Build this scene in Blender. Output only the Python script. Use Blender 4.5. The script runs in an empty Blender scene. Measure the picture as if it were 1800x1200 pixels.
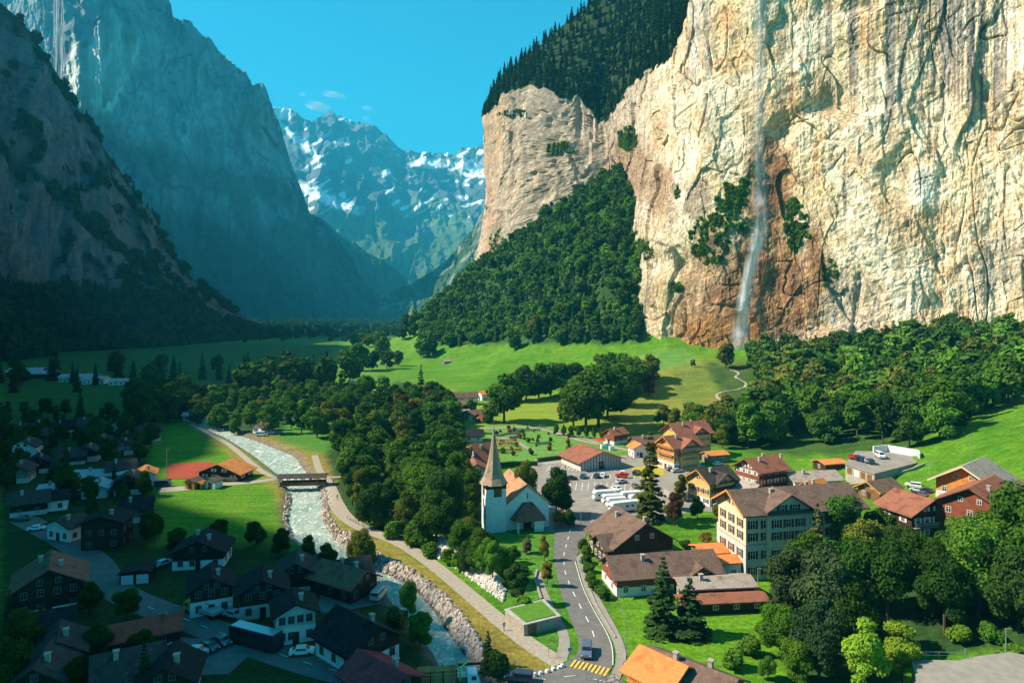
import bpy, math, random, time
import numpy as np
T0 = time.time()
R = math.radians
rnd = random.Random(7)
nrg = np.random.default_rng(11)
sc = bpy.context.scene

# ------------------------------------------------------------------ camera, sky, sun, exposure
CAM_H, HOR, F = 60.0, 540.0, 1200.0            # metres, horizon row and focal length of the 1800 px wide photo
cd = bpy.data.cameras.new("camera"); cam = bpy.data.objects.new("camera", cd)
sc.collection.objects.link(cam); sc.camera = cam
cam.location = (0, 0, CAM_H); cam.rotation_euler = (R(90), 0, 0)
cd.lens = 24; cd.sensor_width = 36; cd.shift_y = -60 / 1800; cd.clip_start = 1; cd.clip_end = 40000
SUN_EL, SUN_AZ = 42.0, 1.5                      # azimuth: degrees beyond pure left
sd = (-math.cos(R(SUN_AZ)) * math.cos(R(SUN_EL)), math.sin(R(SUN_AZ)) * math.cos(R(SUN_EL)), math.sin(R(SUN_EL)))
w = bpy.data.worlds.new("World"); sc.world = w; w.use_nodes = True
nt = w.node_tree; nt.nodes.clear()
sky = nt.nodes.new("ShaderNodeTexSky"); sky.sky_type = 'NISHITA'; sky.sun_disc = False
sky.sun_elevation = R(SUN_EL); sky.sun_rotation = math.atan2(sd[0], sd[1])
sky.altitude = 800; sky.air_density = 1.0; sky.dust_density = 0.6; sky.ozone_density = 3.0
tint = nt.nodes.new("ShaderNodeMix"); tint.data_type = 'RGBA'; tint.blend_type = 'MULTIPLY'
tint.inputs[0].default_value = 1.0; tint.inputs[7].default_value = SKY_TINT = (0.14, 1.16, 1.14, 1)
bg = nt.nodes.new("ShaderNodeBackground"); bg.inputs[1].default_value = 0.07
wo = nt.nodes.new("ShaderNodeOutputWorld")
nt.links.new(sky.outputs[0], tint.inputs[6]); nt.links.new(tint.outputs[2], bg.inputs[0]); nt.links.new(bg.outputs[0], wo.inputs[0])
sl = bpy.data.lights.new("sun", 'SUN'); sl.energy = 5.0; sl.angle = R(0.5); sl.color = (1.0, 0.90, 0.72)
so = bpy.data.objects.new("sun", sl); sc.collection.objects.link(so)
from mathutils import Vector, Matrix
so.rotation_euler = Vector(sd).to_track_quat('Z', 'Y').to_euler()
sc.view_settings.view_transform = 'Standard'; sc.view_settings.look = 'None'
sc.view_settings.exposure = 1.28; sc.view_settings.gamma = 1.0
sc.cycles.max_bounces = 5; sc.cycles.diffuse_bounces = 2; sc.cycles.glossy_bounces = 2
sc.cycles.transmission_bounces = 2; sc.cycles.transparent_max_bounces = 12; sc.cycles.volume_bounces = 0
sc.cycles.use_denoising = True; sc.cycles.caustics_reflective = False; sc.cycles.caustics_refractive = False

# ------------------------------------------------------------------ numpy noise
_p = np.random.default_rng(5).permutation(256); _p = np.concatenate([_p, _p, _p])
_g = np.random.default_rng(6).normal(size=(256, 3)); _g /= np.linalg.norm(_g, axis=1)[:, None]
def perlin(x, y, z=0.0):
    x, y, z = np.broadcast_arrays(np.asarray(x, float), np.asarray(y, float), np.asarray(z, float))
    xi, yi, zi = np.floor(x).astype(int), np.floor(y).astype(int), np.floor(z).astype(int)
    xf, yf, zf = x - xi, y - yi, z - zi
    u, v, ww = [t * t * t * (t * (t * 6 - 15) + 10) for t in (xf, yf, zf)]
    xi &= 255; yi &= 255; zi &= 255
    r = 0
    for dx in (0, 1):
        for dy in (0, 1):
            for dz in (0, 1):
                h = _p[_p[_p[xi + dx] + yi + dy] + zi + dz]
                g = _g[h]
                d = g[..., 0] * (xf - dx) + g[..., 1] * (yf - dy) + g[..., 2] * (zf - dz)
                r = r + d * (u if dx else 1 - u) * (v if dy else 1 - v) * (ww if dz else 1 - ww)
    return r * 1.6
def fbm(x, y, z=0.0, o=4, lac=2.1, gain=0.5):
    a, s = 1.0, 0
    for i in range(o):
        s = s + a * perlin(np.asarray(x) * lac ** i + 17.3 * i, np.asarray(y) * lac ** i, np.asarray(z) * lac ** i)
        a *= gain
    return s
def ridge(x, y, z=0.0, o=4, lac=2.1, gain=0.5):
    a, s = 1.0, 0
    for i in range(o):
        s = s + a * (1 - 2 * np.abs(perlin(np.asarray(x) * lac ** i + 7.7 * i, np.asarray(y) * lac ** i, np.asarray(z) * lac ** i)))
        a *= gain
    return s
def voro(x, y, seed=0):
    """nearest cell of a jittered grid: (random per cell, offset from its centre x, y, second random, edge distance)"""
    xi, yi = np.floor(x).astype(int), np.floor(y).astype(int)
    best = np.full(x.shape, 9e9); sec = np.full(x.shape, 9e9); rv = np.zeros(x.shape); r2 = np.zeros(x.shape); ox = np.zeros(x.shape); oy = np.zeros(x.shape)
    q = np.random.default_rng(900 + seed).random((4, 256, 256))
    for dx in (-1, 0, 1):
        for dy in (-1, 0, 1):
            i, j = (xi + dx) & 255, (yi + dy) & 255
            px, py = x - (xi + dx + q[0, i, j]), y - (yi + dy + q[1, i, j]); d = px * px + py * py
            m = d < best; sec = np.where(m, best, np.minimum(sec, d)); best = np.where(m, d, best)
            rv = np.where(m, q[2, i, j], rv); r2 = np.where(m, q[3, i, j], r2); ox = np.where(m, px, ox); oy = np.where(m, py, oy)
    return rv, ox, oy, r2, np.sqrt(sec) - np.sqrt(best)
def facets(s, z, sx, sz, A, seed, warp=.35):
    w1 = fbm(s / sx * .8, z / sz * .8, seed + .5, o=2) * warp; w2 = fbm(s / sx * .8 + 9, z / sz * .8, seed + 3.5, o=2) * warp
    r, ox, oy, r2, e = voro(s / sx + w1 + 40, z / sz + w2 + 40, seed)
    return A * ((r - .5) * 1.5 + ox * (r2 - .5) * 2.2 + oy * (r - .35) * 1.3), e
def sst(a, b, x):
    t = np.clip((np.asarray(x, float) - a) / (b - a), 0, 1); return t * t * (3 - 2 * t)
def in_poly(px, py, poly):
    px, py = np.asarray(px, float), np.asarray(py, float)
    ins = np.zeros(px.shape, bool); n = len(poly)
    for i in range(n):
        x1, y1 = poly[i]; x2, y2 = poly[(i + 1) % n]
        c = ((y1 > py) != (y2 > py)) & (px < (x2 - x1) * (py - y1) / ((y2 - y1) + 1e-9) + x1)
        ins ^= c
    return ins
def poly_dist(px, py, poly):                    # signed distance, inside negative
    d = np.full(np.shape(px), 1e9)
    for i in range(len(poly)):
        ax, ay = poly[i]; bx, by = poly[(i + 1) % len(poly)]
        L = (bx - ax) ** 2 + (by - ay) ** 2 + 1e-9
        t = np.clip(((px - ax) * (bx - ax) + (py - ay) * (by - ay)) / L, 0, 1)
        d = np.minimum(d, np.hypot(px - ax - t * (bx - ax), py - ay - t * (by - ay)))
    return np.where(in_poly(px, py, poly), -d, d)
def proj(x, y, z):
    y = np.maximum(y, 1e-3)
    return 900 + F * x / y, HOR - F * (z - CAM_H) / y
def W(px, py, Y):                               # photo pixel at a depth -> world
    return ((px - 900) / F * Y, Y, CAM_H + (HOR - py) / F * Y)

# ------------------------------------------------------------------ scene helpers
COL = sc.collection
LABELS = {}
def tag(o, label=None, cat=None, group=None, kind=None):
    if label:
        n = len(label.split()); assert 4 <= n <= 16, (n, label)
        if cat and not group:
            assert label not in LABELS, label
        LABELS[label] = 1; o["label"] = label
    if cat: o["category"] = cat
    if group: o["group"] = group
    if kind: o["kind"] = kind
    return o
def empty(name, loc, rz=0.0):
    o = bpy.data.objects.new(name, None); COL.objects.link(o)
    o.location = loc; o.rotation_euler = (0, 0, rz); o.empty_display_size = 0.5
    return o
def link(name, me, parent=None, loc=(0, 0, 0), rz=0.0, color=None):
    o = bpy.data.objects.new(name, me); COL.objects.link(o)
    o.location = loc; o.rotation_euler = (0, 0, rz)
    if parent: o.parent = parent
    if color is not None: o.color = (*color[:3], 1)
    return o
def mesh_np(name, V, Fc, mat=None, smooth=False, col=None):
    me = bpy.data.meshes.new(name)
    V = np.asarray(V, np.float32); Fc = np.asarray(Fc, np.int32)
    n, k = Fc.shape
    me.vertices.add(len(V)); me.vertices.foreach_set("co", V.ravel())
    me.loops.add(n * k); me.loops.foreach_set("vertex_index", Fc.ravel())
    me.polygons.add(n); me.polygons.foreach_set("loop_start", np.arange(0, n * k, k, dtype=np.int32))
    me.polygons.foreach_set("loop_total", np.full(n, k, np.int32))
    me.polygons.foreach_set("use_smooth", np.full(n, smooth, bool))
    me.update(calc_edges=True)
    if mat: me.materials.append(mat)
    if col is not None:
        a = me.color_attributes.new("col", 'FLOAT_COLOR', 'POINT')
        c = np.ones((len(V), 4), np.float32); c[:, :3] = col; a.data.foreach_set("color", c.ravel())
    return me
def grid_faces(nx, ny):
    i = np.arange(nx - 1)[:, None] * ny + np.arange(ny - 1)[None, :]
    return np.stack([i, i + ny, i + ny + 1, i + 1], -1).reshape(-1, 4)
class MB:
    def __init__(s): s.v, s.f = [], []
    def add(s, vs, fs):
        n = len(s.v); s.v += [tuple(v) for v in vs]; s.f += [tuple(i + n for i in f) for f in fs]; return s
    def box(s, x0, x1, y0, y1, z0, z1):
        return s.add([(x0, y0, z0), (x1, y0, z0), (x1, y1, z0), (x0, y1, z0), (x0, y0, z1), (x1, y0, z1), (x1, y1, z1), (x0, y1, z1)],
                     [(0, 3, 2, 1), (4, 5, 6, 7), (0, 1, 5, 4), (1, 2, 6, 5), (2, 3, 7, 6), (3, 0, 4, 7)])
    def prism(s, sec, y0, y1, ax='y'):          # convex section (x,z) pushed along y (or, ax='x', section (y,z) pushed along x)
        n = len(sec)
        mk = (lambda a, b, t: (a, t, b)) if ax == 'y' else (lambda a, b, t: (t, a, b))
        vs = [mk(a, b, y0) for a, b in sec] + [mk(a, b, y1) for a, b in sec]
        fs = [tuple(range(n)), tuple(range(2 * n - 1, n - 1, -1))] + [(i, (i + 1) % n, n + (i + 1) % n, n + i) for i in range(n)]
        return s.add(vs, fs)
    def tube(s, p0, p1, r0, r1=None, n=8, cap=True):
        r1 = r0 if r1 is None else r1
        p0, p1 = Vector(p0), Vector(p1); q = (p1 - p0).to_track_quat('Z', 'Y')
        vs = []
        for p, r in ((p0, r0), (p1, r1)):
            for i in range(n):
                a = 2 * math.pi * i / n; vs.append(tuple(p + q @ Vector((math.cos(a) * r, math.sin(a) * r, 0))))
        fs = [(i, (i + 1) % n, n + (i + 1) % n, n + i) for i in range(n)]
        if cap: fs += [tuple(range(n - 1, -1, -1)), tuple(range(n, 2 * n))]
        return s.add(vs, fs)
    def mesh(s, name, mat, smooth=False):
        me = bpy.data.meshes.new(name); me.from_pydata(s.v, [], s.f)
        if mat: me.materials.append(mat)
        import bmesh
        b = bmesh.new(); b.from_mesh(me); bmesh.ops.recalc_face_normals(b, faces=b.faces); b.to_mesh(me); b.free()
        if smooth: me.polygons.foreach_set("use_smooth", [True] * len(me.polygons))
        return me
    def build(s, name, mat, parent=None, loc=(0, 0, 0), rz=0.0, smooth=False):
        return link(name, s.mesh(name, mat, smooth), parent, loc, rz)

# ------------------------------------------------------------------ materials
def mat_new(name):
    m = bpy.data.materials.new(name); m.use_nodes = True; t = m.node_tree; t.nodes.clear()
    out = t.nodes.new("ShaderNodeOutputMaterial"); return m, t, out
def nod(t, kind, **kw):
    n = t.nodes.new(kind)
    for k, v in kw.items(): setattr(n, k, v)
    return n
def mixc(t, a, b, f, mode='MIX'):
    m = nod(t, "ShaderNodeMix", data_type='RGBA', blend_type=mode)
    for i, v in ((6, a), (7, b)):
        if isinstance(v, (tuple, list)): m.inputs[i].default_value = (*v[:3], 1)
        else: t.links.new(v, m.inputs[i])
    if isinstance(f, (int, float)): m.inputs[0].default_value = f
    else: t.links.new(f, m.inputs[0])
    return m.outputs[2]
def noise_n(t, scale, detail=4, vec=None, sc3=None, obj=True, rough=0.55):
    tc = nod(t, "ShaderNodeTexCoord") if vec is None else None
    v = vec if vec is not None else (tc.outputs['Object'] if obj else tc.outputs['Generated'])
    if sc3:
        mp = nod(t, "ShaderNodeMapping"); mp.inputs['Scale'].default_value = sc3; t.links.new(v, mp.inputs[0]); v = mp.outputs[0]
    n = nod(t, "ShaderNodeTexNoise"); n.inputs['Scale'].default_value = scale; n.inputs['Detail'].default_value = detail
    n.inputs['Roughness'].default_value = rough
    t.links.new(v, n.inputs['Vector']); return n.outputs[0]
def ramp(t, f, a, b):
    r = nod(t, "ShaderNodeMapRange"); r.inputs[1].default_value = a; r.inputs[2].default_value = b
    t.links.new(f, r.inputs[0]); return r.outputs[0]
def bump(t, h, strength, dist):
    b = nod(t, "ShaderNodeBump"); b.inputs['Strength'].default_value = strength; b.inputs['Distance'].default_value = dist
    t.links.new(h, b.inputs['Height']); return b.outputs[0]
def prin(t, out, col, rough=0.8, normal=None, spec=0.3, metal=0.0):
    p = nod(t, "ShaderNodeBsdfPrincipled")
    if isinstance(col, (tuple, list)): p.inputs['Base Color'].default_value = (*col[:3], 1)
    else: t.links.new(col, p.inputs['Base Color'])
    p.inputs['Roughness'].default_value = rough; p.inputs['Specular IOR Level'].default_value = spec; p.inputs['Metallic'].default_value = metal
    if normal is not None: t.links.new(normal, p.inputs['Normal'])
    t.links.new(p.outputs[0], out.inputs[0]); return p
def mat_noise(name, c1, c2, scale=2.0, rough=0.85, bmp=0.0, bd=0.05, sc3=None, spec=0.25, detail=4, lo=.35, hi=.65):
    m, t, out = mat_new(name)
    n = noise_n(t, scale, detail, sc3=sc3); c = mixc(t, c1, c2, ramp(t, n, lo, hi))
    nm = bump(t, n, bmp, bd) if bmp else None
    prin(t, out, c, rough, nm, spec); return m
def mat_roof(name, c1, c2, along=0):
    m, t, out = mat_new(name)
    tc = nod(t, "ShaderNodeTexCoord")
    n1 = noise_n(t, 0.5, 5, tc.outputs['Object']); n2 = noise_n(t, 4.5, 3, tc.outputs['Object'], rough=.7)
    n3 = noise_n(t, 1.2, 3, tc.outputs['Object'], sc3=(1, 1, 1))
    c = mixc(t, c1, c2, ramp(t, n2, .38, .62)); c = mixc(t, c, tuple(x * .45 for x in c1), ramp(t, n1, .5, .8))
    c = mixc(t, c, (c2[0] * 1.2 + .05, c2[1] * 1.3 + .05, c2[2] * 1.2 + .04), ramp(t, n3, .6, .85))
    sx = nod(t, "ShaderNodeSeparateXYZ"); t.links.new(tc.outputs['Object'], sx.inputs[0])
    ma = nod(t, "ShaderNodeMath", operation='MULTIPLY'); ma.inputs[1].default_value = 17.0; t.links.new(sx.outputs[2], ma.inputs[0])
    mb = nod(t, "ShaderNodeMath", operation='SINE'); t.links.new(ma.outputs[0], mb.inputs[0])
    md = nod(t, "ShaderNodeMath", operation='ADD'); mc = nod(t, 'ShaderNodeMath', operation='MULTIPLY'); mc.inputs[1].default_value = .25; t.links.new(mb.outputs[0], mc.inputs[0]); t.links.new(mc.outputs[0], md.inputs[0]); t.links.new(n2, md.inputs[1])
    prin(t, out, c, 0.85, bump(t, md.outputs[0], 0.35, 0.10), 0.2); return m
def mat_wood(name, c1, c2, k=6.0):
    m, t, out = mat_new(name)
    n = noise_n(t, 1.0, 4, sc3=(.6, .6, k)); n2 = noise_n(t, .5, 3)
    c = mixc(t, c1, c2, ramp(t, n, .35, .65)); c = mixc(t, c, tuple(x * .5 for x in c1), ramp(t, n2, .5, .8))
    prin(t, out, c, .8, bump(t, n, .5, .04), .2); return m
def mat_leaf(name, trans=.28, fixed=None, sc_=.35):
    m, t, out = mat_new(name)
    if fixed is None:
        oi = nod(t, "ShaderNodeObjectInfo"); base = oi.outputs['Color']
    else: base = fixed
    n = noise_n(t, sc_, 3); n2 = noise_n(t, sc_ * 7, 2)
    c = mixc(t, base, (1.75, 1.6, 1.0), ramp(t, n, .35, .7), 'MULTIPLY')
    c = mixc(t, c, (.5, .6, .7), ramp(t, n2, .42, .75), 'MULTIPLY')
    d = nod(t, "ShaderNodeBsdfDiffuse"); tr = nod(t, "ShaderNodeBsdfTranslucent"); ms = nod(t, "ShaderNodeMixShader")
    ms.inputs[0].default_value = trans
    t.links.new(c, d.inputs[0]); ct = mixc(t, c, (1.3, 1.25, .5), 1.0, 'MULTIPLY'); t.links.new(ct, tr.inputs[0])
    t.links.new(d.outputs[0], ms.inputs[1]); t.links.new(tr.outputs[0], ms.inputs[2]); t.links.new(ms.outputs[0], out.inputs[0]); return m
def mat_attr(name, fine=.6, bstr=.6, bdist=.5, sc3=None, rough=.9, lo=.55, hi=1.35, scale2=None, bscale=None, stripe=False):
    m, t, out = mat_new(name)
    at = nod(t, "ShaderNodeAttribute", attribute_name="col")
    n = noise_n(t, fine, 6, sc3=sc3, rough=.65)
    mr = nod(t, "ShaderNodeMapRange"); mr.inputs[1].default_value = .3; mr.inputs[2].default_value = .7
    mr.inputs[3].default_value = lo; mr.inputs[4].default_value = hi; t.links.new(n, mr.inputs[0])
    if stripe:
        ns = noise_n(t, 1.0, 3, sc3=(.035, .42, .42), rough=.5); m2 = nod(t, "ShaderNodeMapRange"); m2.inputs[1].default_value = .35; m2.inputs[2].default_value = .65; m2.inputs[3].default_value = .82; m2.inputs[4].default_value = 1.16; t.links.new(ns, m2.inputs[0])
        mm = nod(t, "ShaderNodeMath", operation='MULTIPLY'); t.links.new(mr.outputs[0], mm.inputs[0]); t.links.new(m2.outputs[0], mm.inputs[1]); mr = mm
    cb = nod(t, "ShaderNodeVectorMath", operation='SCALE'); t.links.new(at.outputs[0], cb.inputs[0]); t.links.new(mr.outputs[0], cb.inputs['Scale'])
    hh = n if bscale is None else noise_n(t, bscale, 6, rough=.7)
    prin(t, out, cb.outputs[0], rough, bump(t, hh, bstr, bdist), .15); return m
def mat_flat(name, c, rough=.6, spec=.3, metal=0.):
    m, t, out = mat_new(name); n = noise_n(t, 3.0, 3)
    cc = mixc(t, c, tuple(x * .8 for x in c), ramp(t, n, .4, .7)); prin(t, out, cc, rough, None, spec, metal); return m
M = {}
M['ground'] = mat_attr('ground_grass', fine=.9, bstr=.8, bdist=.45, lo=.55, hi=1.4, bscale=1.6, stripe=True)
def mat_rock(name, k=1.0):
    m, t, out = mat_new(name); at = nod(t, "ShaderNodeAttribute", attribute_name="col"); tc = nod(t, "ShaderNodeTexCoord"); v = tc.outputs['Object']
    mp = nod(t, "ShaderNodeMapping"); mp.inputs['Rotation'].default_value = (0, R(24), R(20)); t.links.new(v, mp.inputs[0]); vr = mp.outputs[0]
    a = noise_n(t, .9 * k, 5, v, sc3=(1, 1, .13), rough=.7); b = noise_n(t, .35 * k, 8, v, rough=.72); c_ = noise_n(t, .28 * k, 6, vr, sc3=(.35, .35, 1.6), rough=.7); e = noise_n(t, .16 * k, 7, v, sc3=(1, 1, .4), rough=.7)
    def line(n, wd):
        s1 = nod(t, "ShaderNodeMath", operation='SUBTRACT'); s1.inputs[1].default_value = .5; t.links.new(n, s1.inputs[0]); s2 = nod(t, "ShaderNodeMath", operation='ABSOLUTE'); t.links.new(s1.outputs[0], s2.inputs[0]); return ramp(t, s2.outputs[0], 0.0, wd)
    def mul(x, y):
        q = nod(t, "ShaderNodeMath", operation='MULTIPLY'); t.links.new(x, q.inputs[0]); (t.links.new(y, q.inputs[1]) if not isinstance(y, float) else setattr(q.inputs[1], 'default_value', y)); return q.outputs[0]
    def rng(n, lo, hi, a0=.3, a1=.7):
        mr = nod(t, "ShaderNodeMapRange"); mr.inputs[1].default_value = a0; mr.inputs[2].default_value = a1; mr.inputs[3].default_value = lo; mr.inputs[4].default_value = hi; t.links.new(n, mr.inputs[0]); return mr.outputs[0]
    l1, l2 = line(c_, .022), line(e, .014)
    f = mul(mul(rng(a, 1.0, 1.22), rng(b, .98, 1.28)), mul(rng(l1, .78, 1.0, 0, 1), rng(l2, .80, 1.0, 0, 1)))
    cb = nod(t, "ShaderNodeVectorMath", operation='SCALE'); t.links.new(at.outputs[0], cb.inputs[0]); t.links.new(f, cb.inputs['Scale'])
    h1 = nod(t, "ShaderNodeMath", operation='MULTIPLY_ADD'); t.links.new(b, h1.inputs[0]); h1.inputs[1].default_value = 1.6; t.links.new(l1, h1.inputs[2])
    h2 = nod(t, "ShaderNodeMath", operation='ADD'); t.links.new(h1.outputs[0], h2.inputs[0]); t.links.new(l2, h2.inputs[1])
    prin(t, out, cb.outputs[0], .9, bump(t, h2.outputs[0], .8, 1.0 / k), .12); return m
M['rock'] = mat_rock('cliff_rock')
M['farrock'] = mat_attr('far_rock', fine=.012, bstr=.9, bdist=22, sc3=(1, 1, .6), lo=.6, hi=1.35, bscale=.014)
M['leaf'] = mat_leaf('leaf'); M['needle'] = mat_leaf('needle', .12)
M['bark'] = mat_noise('bark', (.06, .04, .025), (.12, .09, .06), 3, .9, .5, .05, sc3=(1, 1, .2))
M['asphalt'] = mat_noise('asphalt', (.125, .115, .11), (.165, .15, .14), .5, .9, .2, .02)
M['asphalt2'] = mat_noise('asphalt_lot', (.22, .19, .165), (.29, .25, .215), .25, .9, .2, .02)
M['walk'] = mat_noise('pavement', (.24, .21, .18), (.30, .265, .22), .6, .9, .2, .02)
M['gravel'] = mat_noise('gravel', (.28, .23, .18), (.38, .32, .25), 1.5, .95, .3, .03)
M['paint'] = mat_noise('road_paint', (.75, .74, .70), (.6, .58, .52), 1.5, .7)
M['ypaint'] = mat_noise('yellow_paint', (.75, .50, .07), (.6, .38, .05), 1.5, .7)
M['white'] = mat_noise('white_plaster', (.78, .76, .72), (.66, .64, .60), .8, .85, .15, .01)
M['cream'] = mat_noise('cream_plaster', (.68, .57, .37), (.58, .48, .30), .8, .85, .15, .01)
M['yellowp'] = mat_noise('ochre_plaster', (.62, .42, .14), (.52, .34, .11), .8, .85, .15, .01)
M['greyp'] = mat_noise('grey_plaster', (.56, .54, .50), (.46, .44, .41), .8, .85, .15, .01)
M['concrete'] = mat_noise('concrete', (.40, .37, .32), (.30, .27, .23), .8, .9, .2, .02)
M['stone'] = mat_noise('stone_masonry', (.42, .34, .28), (.24, .20, .17), 2.2, .9, .8, .1)
M['darkwood'] = mat_wood('dark_wood', (.035, .018, .012), (.07, .036, .022))
M['brownwood'] = mat_wood('brown_wood', (.16, .075, .035), (.25, .12, .055))
M['redwood'] = mat_wood('red_brown_wood', (.20, .055, .030), (.28, .085, .045))
M['orangewood'] = mat_wood('orange_wood', (.52, .20, .045), (.62, .27, .07))
M['greywood'] = mat_wood('grey_wood', (.20, .17, .14), (.30, .26, .21))
M['r_brown'] = mat_roof('brown_tiles', (.115, .070, .052), (.19, .115, .085))
M['r_dark'] = mat_roof('dark_tiles', (.045, .033, .030), (.080, .058, .050))
M['r_black'] = mat_roof('black_slate', (.012, .011, .012), (.026, .023, .023))
M['r_redbrown'] = mat_roof('red_brown_tiles', (.22, .075, .045), (.31, .12, .070))
M['r_red'] = mat_roof('red_tiles', (.36, .055, .035), (.45, .09, .055))
M['r_orange'] = mat_roof('orange_tiles', (.55, .17, .045), (.68, .25, .075))
M['r_grey'] = mat_roof('grey_tiles', (.26, .20, .165), (.40, .32, .27))
M['r_maroon'] = mat_roof('maroon_tiles', (.30, .035, .045), (.38, .055, .06))
M['shingle'] = mat_roof('wood_shingles', (.30, .20, .13), (.42, .30, .20))
M['glass'] = mat_flat('window_glass', (.02, .025, .03), .12, .6)
M['frame'] = mat_flat('window_frame', (.72, .70, .66), .6)
M['frame_shade'] = mat_flat('shade_window_frame', (.20, .19, .18), .6)  # window frame colour darkened for the houses in shade
M['shut'] = mat_flat('brown_shutter', (.115, .035, .022), .7)
M['shuto'] = mat_flat('orange_shutter', (.45, .13, .035), .7)
M['shutg'] = mat_flat('dark_shutter', (.03, .045, .035), .7)
M['metal'] = mat_flat('galvanised_metal', (.45, .45, .45), .45, .5, .6)
M['rubber'] = mat_flat('tyre_rubber', (.02, .02, .02), .9)
M['cglass'] = mat_flat('car_glass', (.015, .018, .022), .08, .8)
M['black'] = mat_flat('black_paint', (.015, .015, .017), .4)
M['clay'] = mat_noise('red_clay_court', (.33, .055, .022), (.26, .045, .020), 1.2, .95)
M['awning'] = mat_flat('red_canvas', (.65, .045, .02), .8)
M['skin'] = mat_flat('skin', (.5, .3, .2), .6)
PAINTS = {}
def paint(c):
    k = tuple(c)
    if k not in PAINTS:
        m, t, out = mat_new('car_paint'); p = prin(t, out, c, .28, None, .5); p.inputs['Coat Weight'].default_value = .6
        PAINTS[k] = m
    return PAINTS[k]

# ------------------------------------------------------------------ terrain
_cp = []
def cpx(*pts):
    for px, py, Y in pts: _cp.append(W(px, py, Y))
cpx((830, 475, 925), (900, 425, 858), (960, 380, 828), (1020, 350, 818), (1068, 308, 812), (1092, 300, 795), (1130, 352, 735), (1108, 400, 690),
    (1086, 480, 632), (1088, 590, 606), (1000, 470, 700), (940, 480, 760), (1040, 400, 740), (870, 540, 800),
    (1150, 606, 568), (1230, 622, 545), (1330, 618, 525), (1480, 614, 500), (1600, 590, 474), (1800, 590, 425), (2000, 600, 390),
    (1800, 720, 265), (1700, 762, 250), (1620, 812, 235), (1560, 835, 226), (1800, 790, 210), (1650, 880, 178), (1800, 870, 165),
    (1720, 905, 160), (1600, 905, 170), (1800, 1190, 96), (1700, 1160, 101), (1550, 1190, 104), (1640, 1000, 135), (1800, 1000, 130),
    (1400, 775, 295), (1500, 740, 330), (1300, 720, 360), (1250, 702, 415), (1312, 668, 455), (1290, 655, 475), (1170, 702, 425), (1170, 640, 500),
    (1060, 602, 598), (1100, 690, 440), (900, 640, 600), (1000, 612, 622), (740, 600, 800), (720, 582, 900), (650, 604, 850), (900, 600, 700),
    (800, 590, 760), (980, 655, 560), (1080, 650, 510), (1600, 700, 340), (1700, 680, 345), (1450, 680, 410), (1380, 660, 460), (820, 640, 640),
    (760, 560, 860), (790, 512, 915), (752, 546, 900), (2000, 760, 210), (1900, 850, 160))
_cp += [(160, 950, 150), (0, 1100, 90), (300, 700, 60), (500, 500, 60), (500, 200, 55), (420, 90, 40), (240, 80, 18), (130, 70, 5), (-120, 1050, 0), (-220, 1200, 0),
        (-60, 1300, 0), (150, 1500, 40), (600, 900, 80), (300, 1200, 100)]
for X, Y in [(-6, 100), (-60, 100), (40, 100), (55, 125), (30, 150), (60, 170), (80, 150), (0, 170), (20, 210), (60, 215), (90, 225), (40, 260), (85, 290), (60, 320), (0, 300), (-40, 200),
             (-60, 150), (-80, 240), (-100, 180), (-140, 120), (-150, 220), (-120, 320), (-60, 380), (0, 400), (20, 440), (-60, 470), (-110, 480), (-180, 420),
             (-220, 300), (-300, 450), (-200, 600), (-180, 720), (-330, 700), (-220, 900), (-450, 600), (-450, 900), (-300, 200), (-300, 80), (-450, 300), (-140, 600),
             (65, 105), (100, 235), (110, 225), (-90, 700), (-600, 400), (-600, 800), (60, 240), (-20, 130), (-20, 250), (75, 110), (30, 80), (70, 190), (110, 200), (95, 175)]:
    _cp.append((X, Y, 0))
_cp = np.array(_cp, float); _C = 12.0
_d = np.hypot(_cp[:, None, 0] - _cp[None, :, 0], _cp[:, None, 1] - _cp[None, :, 1])
_A = np.sqrt(_d ** 2 + _C ** 2); _n = len(_cp)
_A2 = np.zeros((_n + 1, _n + 1)); _A2[:_n, :_n] = _A - np.eye(_n) * 6.0; _A2[_n, :_n] = 1; _A2[:_n, _n] = 1
_w = np.linalg.solve(_A2, np.append(_cp[:, 2], 0))
RIV_R = [(330, 728), (375, 742), (440, 765), (520, 795), (545, 830), (570, 860), (568, 905), (600, 945), (660, 985), (725, 1015), (775, 1065), (800, 1110), (845, 1160), (870, 1200), (900, 1290), (960, 1500)]
RIV_L = [(322, 731), (355, 748), (400, 767), (440, 792), (490, 830), (510, 860), (503, 905), (515, 940), (560, 968), (622, 990), (672, 1025), (692, 1060), (728, 1100), (757, 1130), (790, 1200), (800, 1290), (830, 1500)]
def flat(px, py): Y = 72000.0 / (py - 540); return ((px - 900) / F * Y, Y)
_rr = [flat(*p) for p in RIV_R]; _rl = [flat(*p) for p in RIV_L]
def resample(pts, n):
    p = np.array(pts, float); d = np.r_[0, np.cumsum(np.hypot(*np.diff(p[:, :2], axis=0).T))]
    t = np.linspace(0, d[-1], n); return np.stack([np.interp(t, d, p[:, i]) for i in range(p.shape[1])], 1)
def smooth_pts(pts, n, it=6):
    p = resample(pts, n)
    for _ in range(it): p[1:-1] = .25 * p[:-2] + .5 * p[1:-1] + .25 * p[2:]
    return p
RR = smooth_pts(_rr, 160); RL = smooth_pts(_rl, 160)
RIVP = [tuple(p) for p in RR] + [tuple(p) for p in RL[::-1]]
def h_raw(x, y):
    s = np.full(np.shape(x), _w[-1])
    for i in range(_n): s = s + _w[i] * np.sqrt((x - _cp[i, 0]) ** 2 + (y - _cp[i, 1]) ** 2 + _C ** 2)
    return s
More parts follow.
